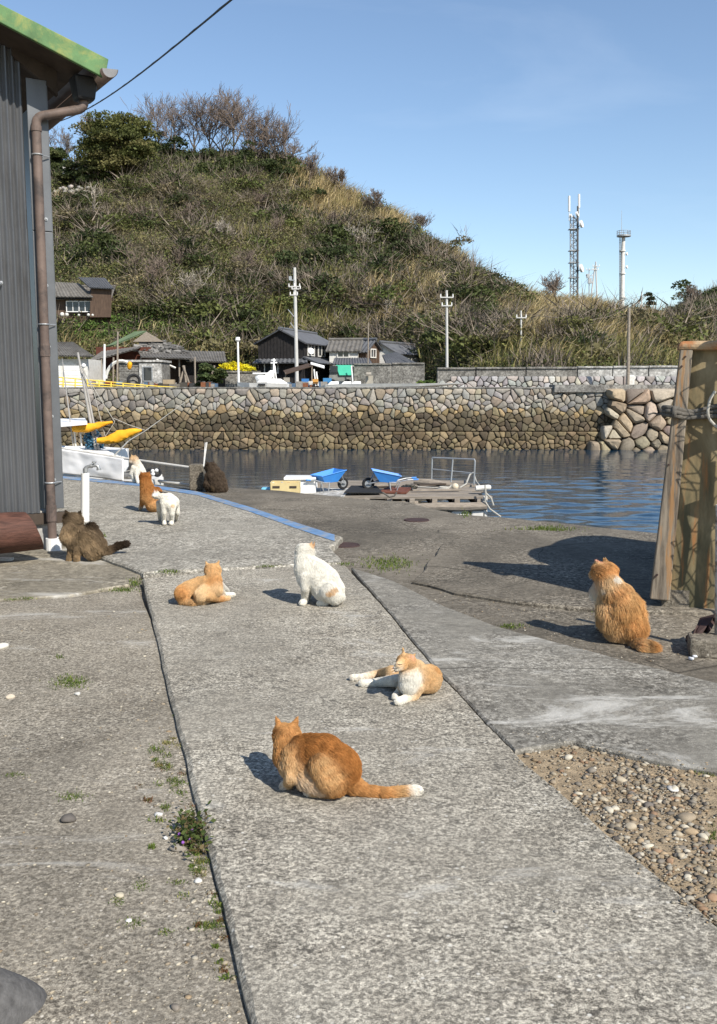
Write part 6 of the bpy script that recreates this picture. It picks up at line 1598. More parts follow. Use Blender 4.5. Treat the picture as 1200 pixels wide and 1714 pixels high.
# standpipe with tap
Yt_ = gp(142, 874, ZU).y; b0 = gp(142.5, 874, ZU)
t = thing('standpipe', b0, 'white standpipe with a grey tap behind the tabby cat', 'tap')
top = P(142.5, 792, Yt_); g = G(); g.tube([b0, top], 0.040, 18); g.build('pipe', M['white'], t, True)
g = G(); g.tube([b0, b0 + up * 0.012], 0.065, 18); g.build('base_collar', M['cement_pale'], t)
g = G(); q = bend([top - up * 0.01, P(143, 782, Yt_), P(154, 779.5, Yt_), P(164, 778.5, Yt_), P(165.5, 786, Yt_)], 0.03); g.tube(q, [0.019] * 5 + [0.017] * (len(q) - 5), 10); tp = g.build('tap', M['steel'], t, True)
g = G(); g.tube([P(143, 790, Yt_), P(143, 784, Yt_)], 0.025, 12); g.tube([P(151.5, 780, Yt_), P(154, 779.6, Yt_)], 0.026, 6); g.tube([P(165.3, 784, Yt_), P(165.6, 787, Yt_)], 0.022, 10); g.build('fitting', M['steel'], t, True)
g = G(); g.tube([P(157, 779, Yt_), P(157.3, 773, Yt_)], 0.011, 8); g.tube([P(154, 773, Yt_), P(161, 773.5, Yt_)], 0.010, 8); g.tube([P(157.3, 774, Yt_ - 0.03), P(157.3, 773, Yt_ + 0.03)], 0.010, 8); g.build('tap_handle', M['steel'], tp)
# overhead cable
g = G(); a, b = P(394, -6, 13), P(86, 208, 34)
g.tube([a.lerp(b, i / 14) - Vector((0, 0, 0.25 * math.sin(math.pi * i / 14))) for i in range(15)], 0.014, 6)
g.tube([a.lerp(b, i / 30) - Vector((0, 0, 0.25 * math.sin(math.pi * i / 30) - 0.013 * (i % 2))) for i in range(31)], 0.009, 5)
tag(g.build('overhead_cable', M['black']), 'twisted black overhead cable rising from the shed roof to the upper right', 'cable')

# ------------------------------------------------------------------ leaning board with post, ropes and net at the right
pd = Vector((0.97, -0.243, 0)).normalized(); pn = Vector((-0.243, -0.97, 0)).normalized()
p0 = gp(1092, 1012, 0.0)
def B_(px, py, off=0.0): return rp(px, py, p0 + pn * off, pn)
bm_ = Mat('weathered_panel', 0.75, 0, 0.3)
n1 = bm_.noise(3.0, 6, 0.7, bm_.vec((1, 1, 0.5)), 0.5); n2 = bm_.noise(1.6, 5, 0.65, bm_.vec((3, 3, 0.7)))
cc = bm_.ramp(n1, [(0.3, (0.12, 0.088, 0.045)), (0.5, (0.20, 0.152, 0.078)), (0.7, (0.31, 0.25, 0.145))])
cc = bm_.mix(bm_.ramp(n2, [(0.46, 0), (0.58, 0.8)]), cc, (0.07, 0.068, 0.038))
n3 = bm_.noise(2.2, 5, 0.7, bm_.vec((5, 5, 0.4)))
cc = bm_.mix(bm_.ramp(n3, [(0.56, 0), (0.66, 0.8)]), cc, (0.33, 0.14, 0.045))
bm_.color(cc); bm_.bump(n1, 0.5, 0.006); M['panel'] = bm_.m
t = thing('leaning_board', p0, 'stained olive-brown board panel leaning at the right edge behind the longhaired cat', 'board')
for q in ([B_(1112, 1003), B_(1236, 1048), B_(1290, 568), B_(1152, 573)], [B_(1237, 1048), B_(1600, 1060), B_(1640, 560), B_(1291, 568)]):
    g = G(); g.slab(q, pn, 0.03); g.build('panel', M['panel'], t)
ps = [B_(1088, 1003, 0.05), B_(1121, 1006, 0.05), B_(1160, 584, 0.05), B_(1139, 585, 0.05)]
wp = Mat('weathered_post', 0.9, 0, 0.2)
v_ = wp.vec((14, 14, 1.2)); n1 = wp.noise(2.0, 6, 0.7, v_); n2 = wp.noise(3, 5, 0.6, wp.vec((8, 8, 0.8)))
c_ = wp.ramp(n1, [(0.35, (0.085, 0.068, 0.052)), (0.6, (0.27, 0.225, 0.17))]); c_ = wp.mix(wp.ramp(n2, [(0.54, 0), (0.62, 0.7)]), c_, (0.34, 0.18, 0.07)); wp.color(c_); wp.bump(n1, 0.7, 0.006)
g = G(); g.slab(ps, pn, 0.075); g.build('post', wp.m, t, bevel=0.007)
g = G(); g.slab([B_(1133, 586, 0.06), B_(1640, 586, 0.06), B_(1640, 563, 0.06), B_(1138, 571, 0.06)], pn, 0.11); g.build('top_rail', plain('rotten_rail', (0.38, 0.27, 0.16), 0.9, 0.4, 8, dirt=((0.36, 0.13, 0.04), 0.5, 0.8), bump=0.01), t, bevel=0.02)
for px, py in ((1147, 597), (1141, 613), (1119, 778), (1097, 965), (1100, 962)):
    g = G(); p = B_(px, py, 0.055); g.disc(p, pn, 0.006, 0.012, 8); g.build('nail', M['rust'], t)
g = G(); g.box(B_(1300, 800, -0.2), (0.08, 0.08, 1.7)); g.build('rear_prop', M['soffit'], t)
for px in (1128, 1290):
    g = G(); b_ = B_(px, 1010, -0.10); b_.z = 0.035; g.box(b_, (0.16, 0.2, 0.13), (pd, pn, up)); g.build('foot_block', M['quay'], t)
# rope round the post
t2 = thing('tied_rope', B_(1130, 690, 0.1), 'thick dark rope knotted round the post of the leaning board', 'rope')
for k, (dy, off) in enumerate(((-6, 0.012), (6, 0.016), (0, 0.03))):
    g = G(); pts = [B_(1112, 690 + dy, -0.06), B_(1110, 688 + dy, 0.03), B_(1118, 688 + dy, 0.075 + off), B_(1134, 690 + dy, 0.08 + off), B_(1142, 693 + dy, 0.04 + off), B_(1160, 694 + dy * 0.7, 0.02), B_(1200, 688 + dy * 1.4, 0.03), B_(1290, 676 + dy * 2, 0.05)]
    g.tube(bend(pts, 0.02, 3), 0.0145 if k < 2 else 0.012, 9); g.build('strand', M['rope_dark'], t2, True)
g = G(); g.torus(B_(1128, 690, 0.10), pd, 0.026, 0.014, 14, 8); g.build('knot', M['rope_dark'], t2, True)
g = G(); g.tube(bend([B_(1112, 690, 0.0), B_(1103, 694, -0.02), B_(1094, 691, -0.03), B_(1085, 694, -0.02)], 0.01, 3), 0.006, 6); g.build('loose_end', M['rope_dark'], t2)
g = G(); g.tube(bend([B_(1197, 655, 0.06), B_(1188, 668, 0.07), B_(1184, 690, 0.075), B_(1187, 702, 0.06), B_(1200, 716, 0.05), B_(1230, 712, 0.05)], 0.02, 4), 0.009, 8); tag(g.build('rope_loop', M['rope'], None, True), 'loose pale rope loop hanging over the dark rope on the board', 'rope')
# net hung on poles in front of the board, mostly beyond the right edge of view
HS = Vector((0.60, -0.80, 0.0)) * 0.46 + Vector((0, 0, 0.40))     # a step towards the sun from the board
t3 = thing('fishing_net', p0 + pd * 0.6 + HS, 'coarse dark fishing net hung on poles in front of the board', 'net')
g = G()
NX, NZ = 21, 25
def N_(i, j):
    u, w = i / NX, j / NZ
    rx = float(fbm([(u * 9, w * 9, 4)], 2)[0]) - 0.5; rz = float(fbm([(u * 9, w * 9, 9)], 2)[0]) - 0.5; ry = float(fbm([(u * 5, w * 5, 14)], 2)[0]) - 0.5
    o = p0 + pd * (0.06 + 1.05 * u + rx * 0.18) + HS * 1.25 + HS * (0.5 * ry)
    return Vector((o.x, o.y, HS.z * 1.25 + 0.02 + 1.42 * w + rz * 0.26 - 0.10 * math.sin(u * math.pi)))
for i in range(NX):
    for j in range(NZ):
        if (i + j) % 2 == 0: g.tube([N_(i, j), N_(i + 1, j + 1)], 0.0034, 4, False)
        else: g.tube([N_(i + 1, j), N_(i, j + 1)], 0.0034, 4, False)
g.build('mesh', M['rope_dark'], t3)
def S_(px, py): return B_(px, py) + HS
for pts, r in (([(1150, 610), (1175, 596), (1215, 560)], 0.03), ([(1140, 760), (1180, 742), (1230, 735)], 0.035), ([(1150, 640), (1200, 622), (1240, 618)], 0.035), ([(1135, 860), (1160, 850), (1215, 868)], 0.028), ([(1172, 1010), (1180, 900), (1188, 780)], 0.022), ([(1130, 800), (1150, 900), (1140, 980)], 0.014)):
    g = G(); g.tube([S_(*q) for q in pts], r, 9); g.build('gathered_roll', M['rope_dark'], t3)
t4 = thing('net_pole', S_(1176, 1010), 'slanting pole that carries the net in front of the board', 'pole')
a, b = S_(1168, 1040), S_(1192, 560); a.z = 0; g = G(); g.tube([a, b], 0.018, 8); g.build('shaft', M['wood'], t4)
# white stake, block and odds and ends at its foot
a, b = gp(1203, 1092, -0.03), P(1205, 845, gp(1203, 1092, -0.03).y); g = G(); g.tube([a, b], 0.022, 10)
tag(g.build('white_stake', plain('peeling_paint', (0.42, 0.39, 0.34), 0.8, 0.3, 20, dirt=((0.12, 0.09, 0.06), 0.5, 0.9))), 'peeling white stake at the right edge in front of the net', 'stake')
g = G(); c = gp(1200, 1104, -0.03); g.box(c + Vector((0.07, 0.08, 0.045)), (0.36, 0.17, 0.10), (pd, pn, up)); tag(g.build('kerb_block', M['quay'], bevel=0.012), 'rough concrete block on the ground at the right edge by the white stake', 'block')
g = G(); q = [gp(1150, 1072, 0), gp(1168, 1062, 0.05), gp(1180, 1046, 0.10), gp(1197, 1030, 0.14)]; g.tube(q, [0.012, 0.03, 0.035, 0.02], 7)
for i, v in enumerate(g.v): g.v[i] = tuple(Vector(v) * (1 + 0.012 * math.sin(i * 2.3)))
tag(g.build('driftwood', M['rust']), 'rusty brown scrap of driftwood under the right end of the board', 'driftwood')
V, F, Cc = scatter_stones([np.array(gp(1157, 1102, -0.02)[:]), np.array(gp(1163, 1099, -0.02)[:])], [0.014, 0.012], [np.array((0.75, 0.75, 0.75))] * 2, 0.8, SH2, ICO2[1])
tag(link('shell_pair', np_mesh('shell_pair', V, F, Cc, True), None, M['pebble']), 'small white shell bits beside the concrete block at the right', 'shell')
# heap of nets under a dark tarpaulin behind the board, reaching out of view to the right; it throws the broad shade
def heap():
    n, m = 40, 22; v, f = [], []
    for i in range(n):
        a = 2 * math.pi * i / n
        for j in range(m + 1):
            b = math.pi / 2 * j / m
            ca, sa, cb, sb = math.cos(a), math.sin(a), math.cos(b), math.sin(b)
            sp = lambda q, e: math.copysign(abs(q) ** e, q)
            x, y, z_ = sp(ca, 0.55) * sp(cb, 0.5) * 0.58, sp(sa, 0.55) * sp(cb, 0.5) * 1.02, sp(sb, 0.62) * 1.60
            k = 1 + 0.16 * (float(fbm([(x * 2.2, y * 2.2, z_ * 2.2)], 3)[0]) - 0.5)
            p = Vector((x * k, y * k, z_ * k)); p = Matrix.Rotation(math.radians(-30), 3, 'Z') @ p
            v.append(p + Vector((2.98, 6.52, -0.03)))
    for i in range(n):
        for j in range(m): f.append((i * (m + 1) + j, ((i + 1) % n) * (m + 1) + j, ((i + 1) % n) * (m + 1) + j + 1, i * (m + 1) + j + 1))
    g = G(); g.add(v, f)
    tag(g.build('covered_heap', plain('dark_tarpaulin', (0.05, 0.06, 0.05), 0.8, 0.3, 3), None, True), 'dark tarpaulin-covered heap behind the leaning board at the right edge', 'heap')
heap()
# ------------------------------------------------------------------ the cats
fur_m = D.materials.new('fur'); fur_m.use_nodes = True
_n, _l = fur_m.node_tree.nodes, fur_m.node_tree.links
_n.clear()
_o = _n.new('ShaderNodeOutputMaterial'); _a = _n.new('ShaderNodeAttribute'); _a.attribute_name = 'col'
_d = _n.new('ShaderNodeBsdfDiffuse'); _t = _n.new('ShaderNodeBsdfTranslucent'); _x = _n.new('ShaderNodeMixShader'); _x.inputs[0].default_value = 0.25
_l.new(_a.outputs['Color'], _d.inputs[0]); _l.new(_a.outputs['Color'], _t.inputs[0])
_l.new(_d.outputs[0], _x.inputs[1]); _l.new(_t.outputs[0], _x.inputs[2]); _l.new(_x.outputs[0], _o.inputs[0])
skin = Mat('cat_skin', 0.85, 0, 0.1); skin.color(skin.attr()); M['skin'] = skin.m
M['eye'] = plain('cat_eye', (0.10, 0.09, 0.02), 0.1, 0.1, 5, spec=0.6)
M['nose'] = plain('cat_nose', (0.42, 0.17, 0.14), 0.5, 0.1, 5)
M['whisker'] = plain('whisker', (0.8, 0.78, 0.74), 0.5, 0.05, 5)
DG = bpy.context.evaluated_depsgraph_get

def capsule(p0, r0, p1, r1, n=12):
    """points of a tapered capsule, hull made by rings"""
    p0, p1 = Vector(p0), Vector(p1); d = p1 - p0; L = d.length
    if L < 1e-6: d = Vector((0, 0, 1))
    d = d.normalized(); x, y = frame(d)
    rings = []
    for k in range(5): a = math.pi / 2 * k / 5; rings.append((p0 - d * r0 * math.cos(a), r0 * math.sin(a)))
    for k in range(5, -1, -1): a = math.pi / 2 * k / 5; rings.append((p1 + d * r1 * math.cos(a), r1 * math.sin(a)))
    v, f = [], []
    for c, r in rings:
        for j in range(n): b = 2 * math.pi * j / n; v.append(c + (x * math.cos(b) + y * math.sin(b)) * max(r, 1e-5))
    m = len(rings)
    for i in range(m - 1):
        for j in range(n): f.append((i * n + j, i * n + (j + 1) % n, (i + 1) * n + (j + 1) % n, (i + 1) * n + j))
    f.append(tuple(range(n - 1, -1, -1))); f.append(tuple(range((m - 1) * n, m * n)))
    return v, f

WHITE, CREAM, ORANGE, DORANGE, LORANGE = (0.74, 0.71, 0.63), (0.66, 0.475, 0.27), (0.50, 0.26, 0.098), (0.345, 0.145, 0.043), (0.60, 0.38, 0.18)
TAB, TABD, TABL, BRN, BRND, PINK = (0.165, 0.118, 0.072), (0.05, 0.036, 0.025), (0.30, 0.215, 0.125), (0.095, 0.07, 0.05), (0.045, 0.034, 0.026), (0.62, 0.33, 0.27)

class Cat:
    """a cat laid out from joints; px, py measured in the photograph, dy metres further than the cat's own distance"""
    def __init__(s, label, base_px, base_py, z, voxel, group=None):
        s.z = z; s.Y0 = gp(base_px, base_py, z).y; s.k = s.Y0 / F_PX; s.caps = []; s.spots = []; s.vox = voxel; s.label = label; s.eyes = []; s.ears = []
    def n(s, px, py, r, dy=0.0): Y = s.Y0 + dy; return (P(px, py, Y), r * Y / F_PX)
    def g(s, px, py, r):                                       # resting on the ground with its lowest edge at py
        p = gp(px, py, s.z); rr = r * p.y / F_PX; return (p + Vector((0, 0, rr * 0.9)), rr)
    def chain(s, nodes, cols, fl=1.0, stripe=0.0):
        if isinstance(cols[0], (int, float)): cols = [cols] * len(nodes)
        for i in range(len(nodes) - 1): s.caps.append((nodes[i], nodes[i + 1], cols[i], cols[i + 1], fl, stripe))
        return s
    def ear(s, tip, base, w, col, inner, dy=0.0, face=(0, -1, 0)):
        Y = s.Y0 + dy; a, b = P(tip[0], tip[1], Y), P(base[0], base[1], Y); s.ears.append((a, b, w * Y / F_PX, col, inner, Vector(face))); return s
    def spot(s, px, py, r, col, dy=-0.05, st=1.0): p, rr = s.n(px, py, r, dy); s.spots.append((np.array(p[:]), rr, np.array(col), st)); return s
    def build(s, count, flen, frad=0.0011, tuft=0.25, combn=0.45, whisk=None, eyes=(), nose=None, slits=()):
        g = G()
        for a, b, *_ in s.caps: g.add(*capsule(a[0], a[1], b[0], b[1]))
        for a, b, w, col, inner, fc in s.ears:                # thick little wedges
            d = (a - b); sd = d.cross(fc).normalized() * w * 0.82; nn = fc.normalized() * w * 0.32; bb = b - d * 0.35
            v = [bb - sd + nn, bb + sd + nn, bb + sd - nn, bb - sd - nn, b + d * 0.45 - sd * 0.62 + nn * .8, b + d * 0.45 + sd * 0.62 + nn * .8, b + d * 0.45 + sd * 0.62 - nn * .8, b + d * 0.45 - sd * 0.62 - nn * .8, a - sd * 0.12 + nn * 0.5, a + sd * 0.12 + nn * 0.5, a + sd * 0.12 - nn * 0.5, a - sd * 0.12 - nn * 0.5]
            f = [(3, 2, 1, 0), (8, 9, 10, 11)]
            for k in (0, 4):
                for i in range(4): j = (i + 1) % 4; f.append((k + i, k + j, k + 4 + j, k + 4 + i))
            g.add(v, f)
        me0 = D.meshes.new('tmp'); me0.from_pydata(g.v, [], g.f)
        bm = bmesh.new(); bm.from_mesh(me0)
        bmesh.ops.recalc_face_normals(bm, faces=bm.faces); bm.to_mesh(me0); bm.free()
        tmp = D.objects.new('tmp', me0); COL.objects.link(tmp)
        m = tmp.modifiers.new('r', 'REMESH'); m.mode = 'VOXEL'; m.voxel_size = s.vox
        m = tmp.modifiers.new('s', 'SMOOTH'); m.iterations = 4; m.factor = 0.5
        me = D.meshes.new_from_object(tmp.evaluated_get(DG())); me.name = 'cat'
        D.objects.remove(tmp); D.meshes.remove(me0)
        nv = len(me.vertices); co = np.empty(nv * 3, np.float32); me.vertices.foreach_get('co', co); co = co.reshape(-1, 3).astype(float)
        co[:, 2] = np.maximum(co[:, 2], s.z - 0.002)
        me.vertices.foreach_set('co', co.astype(np.float32).ravel()); me.update()
        me.polygons.foreach_set('use_smooth', np.ones(len(me.polygons), bool))
        col, fl, flow = s.field(co)
        a = me.attributes.new('col', 'FLOAT_COLOR', 'POINT'); a.data.foreach_set('color', np.concatenate([col * 0.92, np.ones((nv, 1))], 1).astype(np.float32).ravel())
        me.materials.clear(); me.materials.append(M['skin'])
        o = D.objects.new('cat', me); COL.objects.link(o); tag(o, s.label, 'cat')
        # fur
        me.calc_loop_triangles(); nt = len(me.loop_triangles)
        tri = np.empty(nt * 3, np.int32); me.loop_triangles.foreach_get('vertices', tri); tri = tri.reshape(-1, 3)
        A, B, C_ = co[tri[:, 0]], co[tri[:, 1]], co[tri[:, 2]]
        nr = np.cross(B - A, C_ - A); ar = np.linalg.norm(nr, axis=1); nr = nr / (ar[:, None] + 1e-12)
        cen = (A + B + C_) / 3
        toc = np.array([0, 0, CAM_H]) - cen; toc /= np.linalg.norm(toc, axis=1)[:, None]
        w = ar * np.where((nr * toc).sum(1) < -0.45, 0.3, 1.0) * np.where((cen[:, 2] < s.z + 0.004) & (nr[:, 2] < -0.5), 0.0, 1.0)
        idx = rng.choice(nt, count, p=w / w.sum())
        u, v = rng.random((2, count, 1)); fl_ = u + v > 1; u = np.where(fl_, 1 - u, u); v = np.where(fl_, 1 - v, v)
        p = A[idx] + (B[idx] - A[idx]) * u + (C_[idx] - A[idx]) * v; nn = nr[idx]
        col, fl, flow = s.field(p)
        flow = flow - nn * (flow * nn).sum(1)[:, None]; flow /= np.linalg.norm(flow, axis=1)[:, None] + 1e-9
        # locks: neighbouring hairs share a lean
        q = p / (flen * 0.75)
        lock = np.stack([fbm(q + 11.7 * i, 2) - 0.5 for i in range(3)], 1) * 2.2
        d = flow + nn * combn + np.array([0, 0, -0.22]) + lock * tuft + rng.normal(size=(count, 3)) * 0.09
        d /= np.linalg.norm(d, axis=1)[:, None]
        L = (flen * fl * (0.65 + 0.6 * rng.random(count)))[:, None]
        K = 4; pts = np.empty((count, K, 3)); d0 = d * 0.6 + nn * 0.5; d0 /= np.linalg.norm(d0, axis=1)[:, None]
        for i in range(K):
            tt = i / (K - 1); dd = d0 * (1 - tt) + d * tt; pts[:, i] = p + dd * L * tt + np.array([0, 0, -0.10]) * L * tt * tt
        pts[..., 2] = np.maximum(pts[..., 2], s.z + 0.001)
        cu = D.hair_curves.new('fur'); cu.add_curves([K] * count)
        cu.attributes['position'].data.foreach_set('vector', pts.astype(np.float32).ravel()) if 'position' in cu.attributes else None
        ra = cu.attributes.new('radius', 'FLOAT', 'POINT') if 'radius' not in cu.attributes else cu.attributes['radius']
        ra.data.foreach_set('value', np.tile(np.array([1, 0.95, 0.7, 0.15]) * frad, count).astype(np.float32))
        tone = (0.86 + 0.28 * rng.random((count, 1))) * (1 + (0.55 if tuft > 0.5 else 0.3) * lock[:, :1] * (1 - 0.6 * np.clip(col.min(1, keepdims=True) / 0.5, 0, 1)))
        ca = cu.attributes.new('col', 'FLOAT_COLOR', 'POINT')
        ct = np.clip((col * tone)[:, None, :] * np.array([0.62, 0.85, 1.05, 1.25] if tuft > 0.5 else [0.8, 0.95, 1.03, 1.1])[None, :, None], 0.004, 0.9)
        ca.data.foreach_set('color', np.concatenate([ct, np.ones((count, K, 1))], 2).astype(np.float32).ravel())
        cu.materials.append(fur_m)
        f = D.objects.new('fur', cu); COL.objects.link(f); f.parent = o
        for px, py, r, dy in eyes:
            gg = G(); c, rr = s.n(px, py, r, dy); gg.ball(c, rr, 10, 7); gg.build('eye', M['eye'], o, True)
        if nose:
            gg = G(); c, rr = s.n(*nose); gg.ball(c, rr, 8, 6); gg.build('nose', M['nose'], o, True)
        for sl in slits:
            gg = G(); gg.tube([s.n(x, y, 1, -0.105)[0] for x, y in sl], [0.0012, 0.0022, 0.001], 6); gg.build('eyelid' if sl is slits[0] else 'mouth', M['rust'], o)
        if whisk:
            gg = G()
            for a, b, dy in whisk: gg.tube([s.n(a[0], a[1], 1, dy)[0], s.n((a[0] + b[0]) / 2, (a[1] + b[1]) / 2 - 0.6, 1, dy)[0], s.n(b[0], b[1], 1, dy - 0.01)[0]], 0.0006, 3)
            gg.build('whiskers', M['whisker'], o)
        return o
    def field(s, p):
        """colour, fur length and lie of the coat at points p"""
        n = len(p); D_, C_, L_, F_ = [], [], [], []
        for a, b, ca, cb, fl, st in s.caps:
            pa, pb = np.array(a[0][:]), np.array(b[0][:]); d = pb - pa; LL = d @ d + 1e-12
            t = np.clip(((p - pa) @ d) / LL, 0, 1); q = pa + t[:, None] * d
            D_.append(np.linalg.norm(p - q, axis=1) - (a[1] + (b[1] - a[1]) * t))
            c = np.array(ca) + t[:, None] * (np.array(cb) - np.array(ca))
            if st:
                sv = np.sin(((p - pa) @ (d / math.sqrt(LL))) * (6.283 / (0.020 if a[1] < 0.03 else 0.032)) + 3.5 * (fbm(p * 22, 2) - 0.5) * 2)
                c = c * (1 - st * np.clip(sv, 0, 1)[:, None] * np.array([0.45, 0.7, 0.9]))
            C_.append(c); L_.append(np.full(n, fl)); F_.append(np.tile(d / math.sqrt(LL), (n, 1)))
        for a, b, w, col, inner, fc in s.ears:
            pa, pb = np.array(b[:]), np.array(a[:]); d = pb - pa; LL = d @ d; t = np.clip(((p - pa) @ d) / LL, 0.15, 1); q = pa + t[:, None] * d
            D_.append(np.linalg.norm(p - q, axis=1) - w * (1.0 - 0.75 * t)); side = ((p - q) @ np.array(fc[:])) > w * 0.12
            C_.append(np.where(side[:, None], np.array(inner), np.array(col))); L_.append(np.full(n, 0.22)); F_.append(np.tile(d / math.sqrt(LL), (n, 1)))
        D_ = np.array(D_); w = np.exp(-(D_ - D_.min(0)) / (0.16 * 20 * s.k)); w /= w.sum(0)
        col = np.einsum('kn,knc->nc', w, np.array(C_)); fl = np.einsum('kn,kn->n', w, np.array(L_)); flow = np.einsum('kn,knc->nc', w, np.array(F_))
        for c, r, cc, st in s.spots:
            e = np.linalg.norm(p - c, axis=1) / r + (fbm(p / (r * 0.6), 2) - 0.5) * 0.7
            m = np.clip((1.15 - e) / 0.3, 0, 1)[:, None] * st; col = col * (1 - m) + cc * m
        pale = np.clip(col.min(1) / 0.45, 0, 1); kn = 1 - 0.75 * pale
        col = col * (1 + (fbm(p * 30, 3) - 0.5) * 0.36 * kn)[:, None]
        return col, fl, flow

def head_(c, px, py, r, dy, col, mz=None, mcol=None):
    """skull, cheeks and muzzle"""
    c.chain([c.n(px - r * 0.22, py + r * 0.1, r * 0.93, dy), c.n(px + r * 0.22, py + r * 0.1, r * 0.93, dy)], col, 0.6, 0.0)
    if mz: c.chain([c.n(px + (mz[0] - px) * 0.5, py + (mz[1] - py) * 0.55, r * 0.72, dy + mz[3] * 0.5), c.n(mz[0], mz[1], mz[2], dy + mz[3])], [col, mcol or col], 0.35)

# 1 the ginger cat crouching nearest the camera
c = Cat('ginger tabby cat crouching nearest the camera, white tail tip stretched right', 545, 1331, ZS, 0.0062)
head_(c, 480, 1228, 21, 0.13, ORANGE, (474, 1222, 14, 0.07), CREAM)
c.chain([c.n(481, 1240, 22, 0.11), c.n(484, 1262, 27, 0.08), c.n(493, 1277, 27, 0.05)], [ORANGE, ORANGE, CREAM], 0.9)
c.chain([c.n(490, 1262, 28, 0.09), c.n(510, 1264, 36, 0.06), c.n(540, 1268, 40, 0.03), c.n(566, 1284, 38, 0.0)], [ORANGE, DORANGE, DORANGE, DORANGE], 0.9)
c.chain([c.n(496, 1278, 24, 0.03), c.n(522, 1290, 29, 0.02), c.n(550, 1297, 32, 0.0)], [CREAM, LORANGE, ORANGE], 1.0, 0.25)
c.chain([c.n(512, 1300, 19, 0.0), c.n(535, 1308, 19, -0.02)], (0.68, 0.55, 0.40), 1.2)
c.chain([c.n(538, 1280, 22, -0.03), c.n(552, 1297, 28, -0.035), c.n(560, 1308, 24, -0.03)], [LORANGE, LORANGE, ORANGE], 0.8, 0.30)
c.chain([c.n(490, 1260, 16, 0.03), c.n(490, 1282, 14, 0.01), c.n(487, 1300, 9.5, -0.01), c.g(482, 1319, 7.5), c.g(477, 1320, 7.5)], [LORANGE, LORANGE, CREAM, CREAM, WHITE], 0.6, 0.3)
c.chain([c.n(510, 1290, 12, 0.12), c.g(500, 1308, 8)], CREAM, 0.5)
c.chain([c.g(552, 1335, 9), c.g(526, 1333, 7.5), c.g(516, 1332, 7)], [LORANGE, CREAM, WHITE], 0.4)
c.chain([c.n(574, 1300, 24, 0.0), c.n(590, 1311, 17, 0.0), c.g(612, 1331, 10), c.g(645, 1333, 8.4), c.g(672, 1331, 8.6), c.g(690, 1330, 8.6), c.g(697, 1329, 7.8)], [DORANGE, ORANGE, ORANGE, ORANGE, LORANGE, WHITE, WHITE], 0.8, 0.18)
c.ear((461, 1197), (467, 1213), 9, ORANGE, CREAM, 0.14, (0, 1, 0)).ear((499, 1197), (493, 1213), 9, ORANGE, CREAM, 0.14, (0, 1, 0))
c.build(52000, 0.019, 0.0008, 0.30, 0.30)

# 2 the pale ginger cat lying with legs stretched
c = Cat('pale ginger and white cat sprawled on the path with legs stretched left, eyes shut', 690, 1168, ZS, 0.006)
head_(c, 680, 1106, 15, -0.02, LORANGE, (664, 1118, 6.0, -0.05), WHITE)
c.chain([c.n(672, 1108, 8, -0.06), c.n(667, 1113, 6, -0.075)], [LORANGE, CREAM], 0.3)
c.chain([c.n(683, 1114, 13, 0.0), c.n(686, 1136, 20, -0.02), c.n(684, 1146, 17, -0.03)], [CREAM, WHITE, WHITE], 1.0)
c.chain([c.n(696, 1118, 15, 0.02), c.n(706, 1134, 22, 0.03), c.n(718, 1134, 23, 0.08), c.n(716, 1134, 22, 0.17)], [CREAM, LORANGE, LORANGE, LORANGE], 0.8, 0.0)
c.chain([c.n(706, 1142, 18, 0.02), c.n(720, 1141, 19, 0.06)], CREAM, 0.8)
c.chain([c.n(700, 1152, 11, -0.02), c.g(694, 1171, 7.5), c.g(674, 1177, 7), c.g(666, 1180, 7.5)], [CREAM, CREAM, WHITE, WHITE], 0.5, 0.0)
c.chain([c.n(676, 1148, 10, -0.01), c.g(668, 1164, 6.5), c.g(661, 1172, 6.5)], [CREAM, WHITE, WHITE], 0.5)
c.chain([c.n(700, 1130, 19, 0.2), c.n(668, 1128, 15, 0.18), c.n(655, 1124.5, 11, 0.17), c.g(636, 1133, 7), c.g(606, 1138, 5.8), c.g(590, 1139, 5.8)], [LORANGE, CREAM, CREAM, CREAM, WHITE, WHITE], 0.6, 0.22)
c.chain([c.n(690, 1140, 18, 0.12), c.n(660, 1139, 10, 0.10), c.g(634, 1148, 7.5), c.g(612, 1149, 6.5), c.g(606, 1149, 6.5)], [CREAM, WHITE, WHITE, WHITE, WHITE], 0.6)
c.ear((673.5, 1082), (676, 1095), 5.5, LORANGE, CREAM, -0.01, (-0.5, -0.8, 0)).ear((697, 1093), (689.5, 1100), 5.2, LORANGE, PINK, -0.03, (-0.1, -1, 0))
c.spot(734, 1120, 9, ORANGE, 0.05, 0.7)
c.build(40000, 0.012, 0.0008, 0.12, 0.28, [((667, 1119), (655, 1122), -0.08), ((667, 1121), (657, 1126), -0.08), ((668, 1118), (656, 1117), -0.08)], [], (658.3, 1117.8, 1.7, -0.07), [[(664.5, 1111.2), (669, 1112.8), (673, 1112.2)], [(659, 1122.3), (662, 1124.2), (667, 1123.6)]])

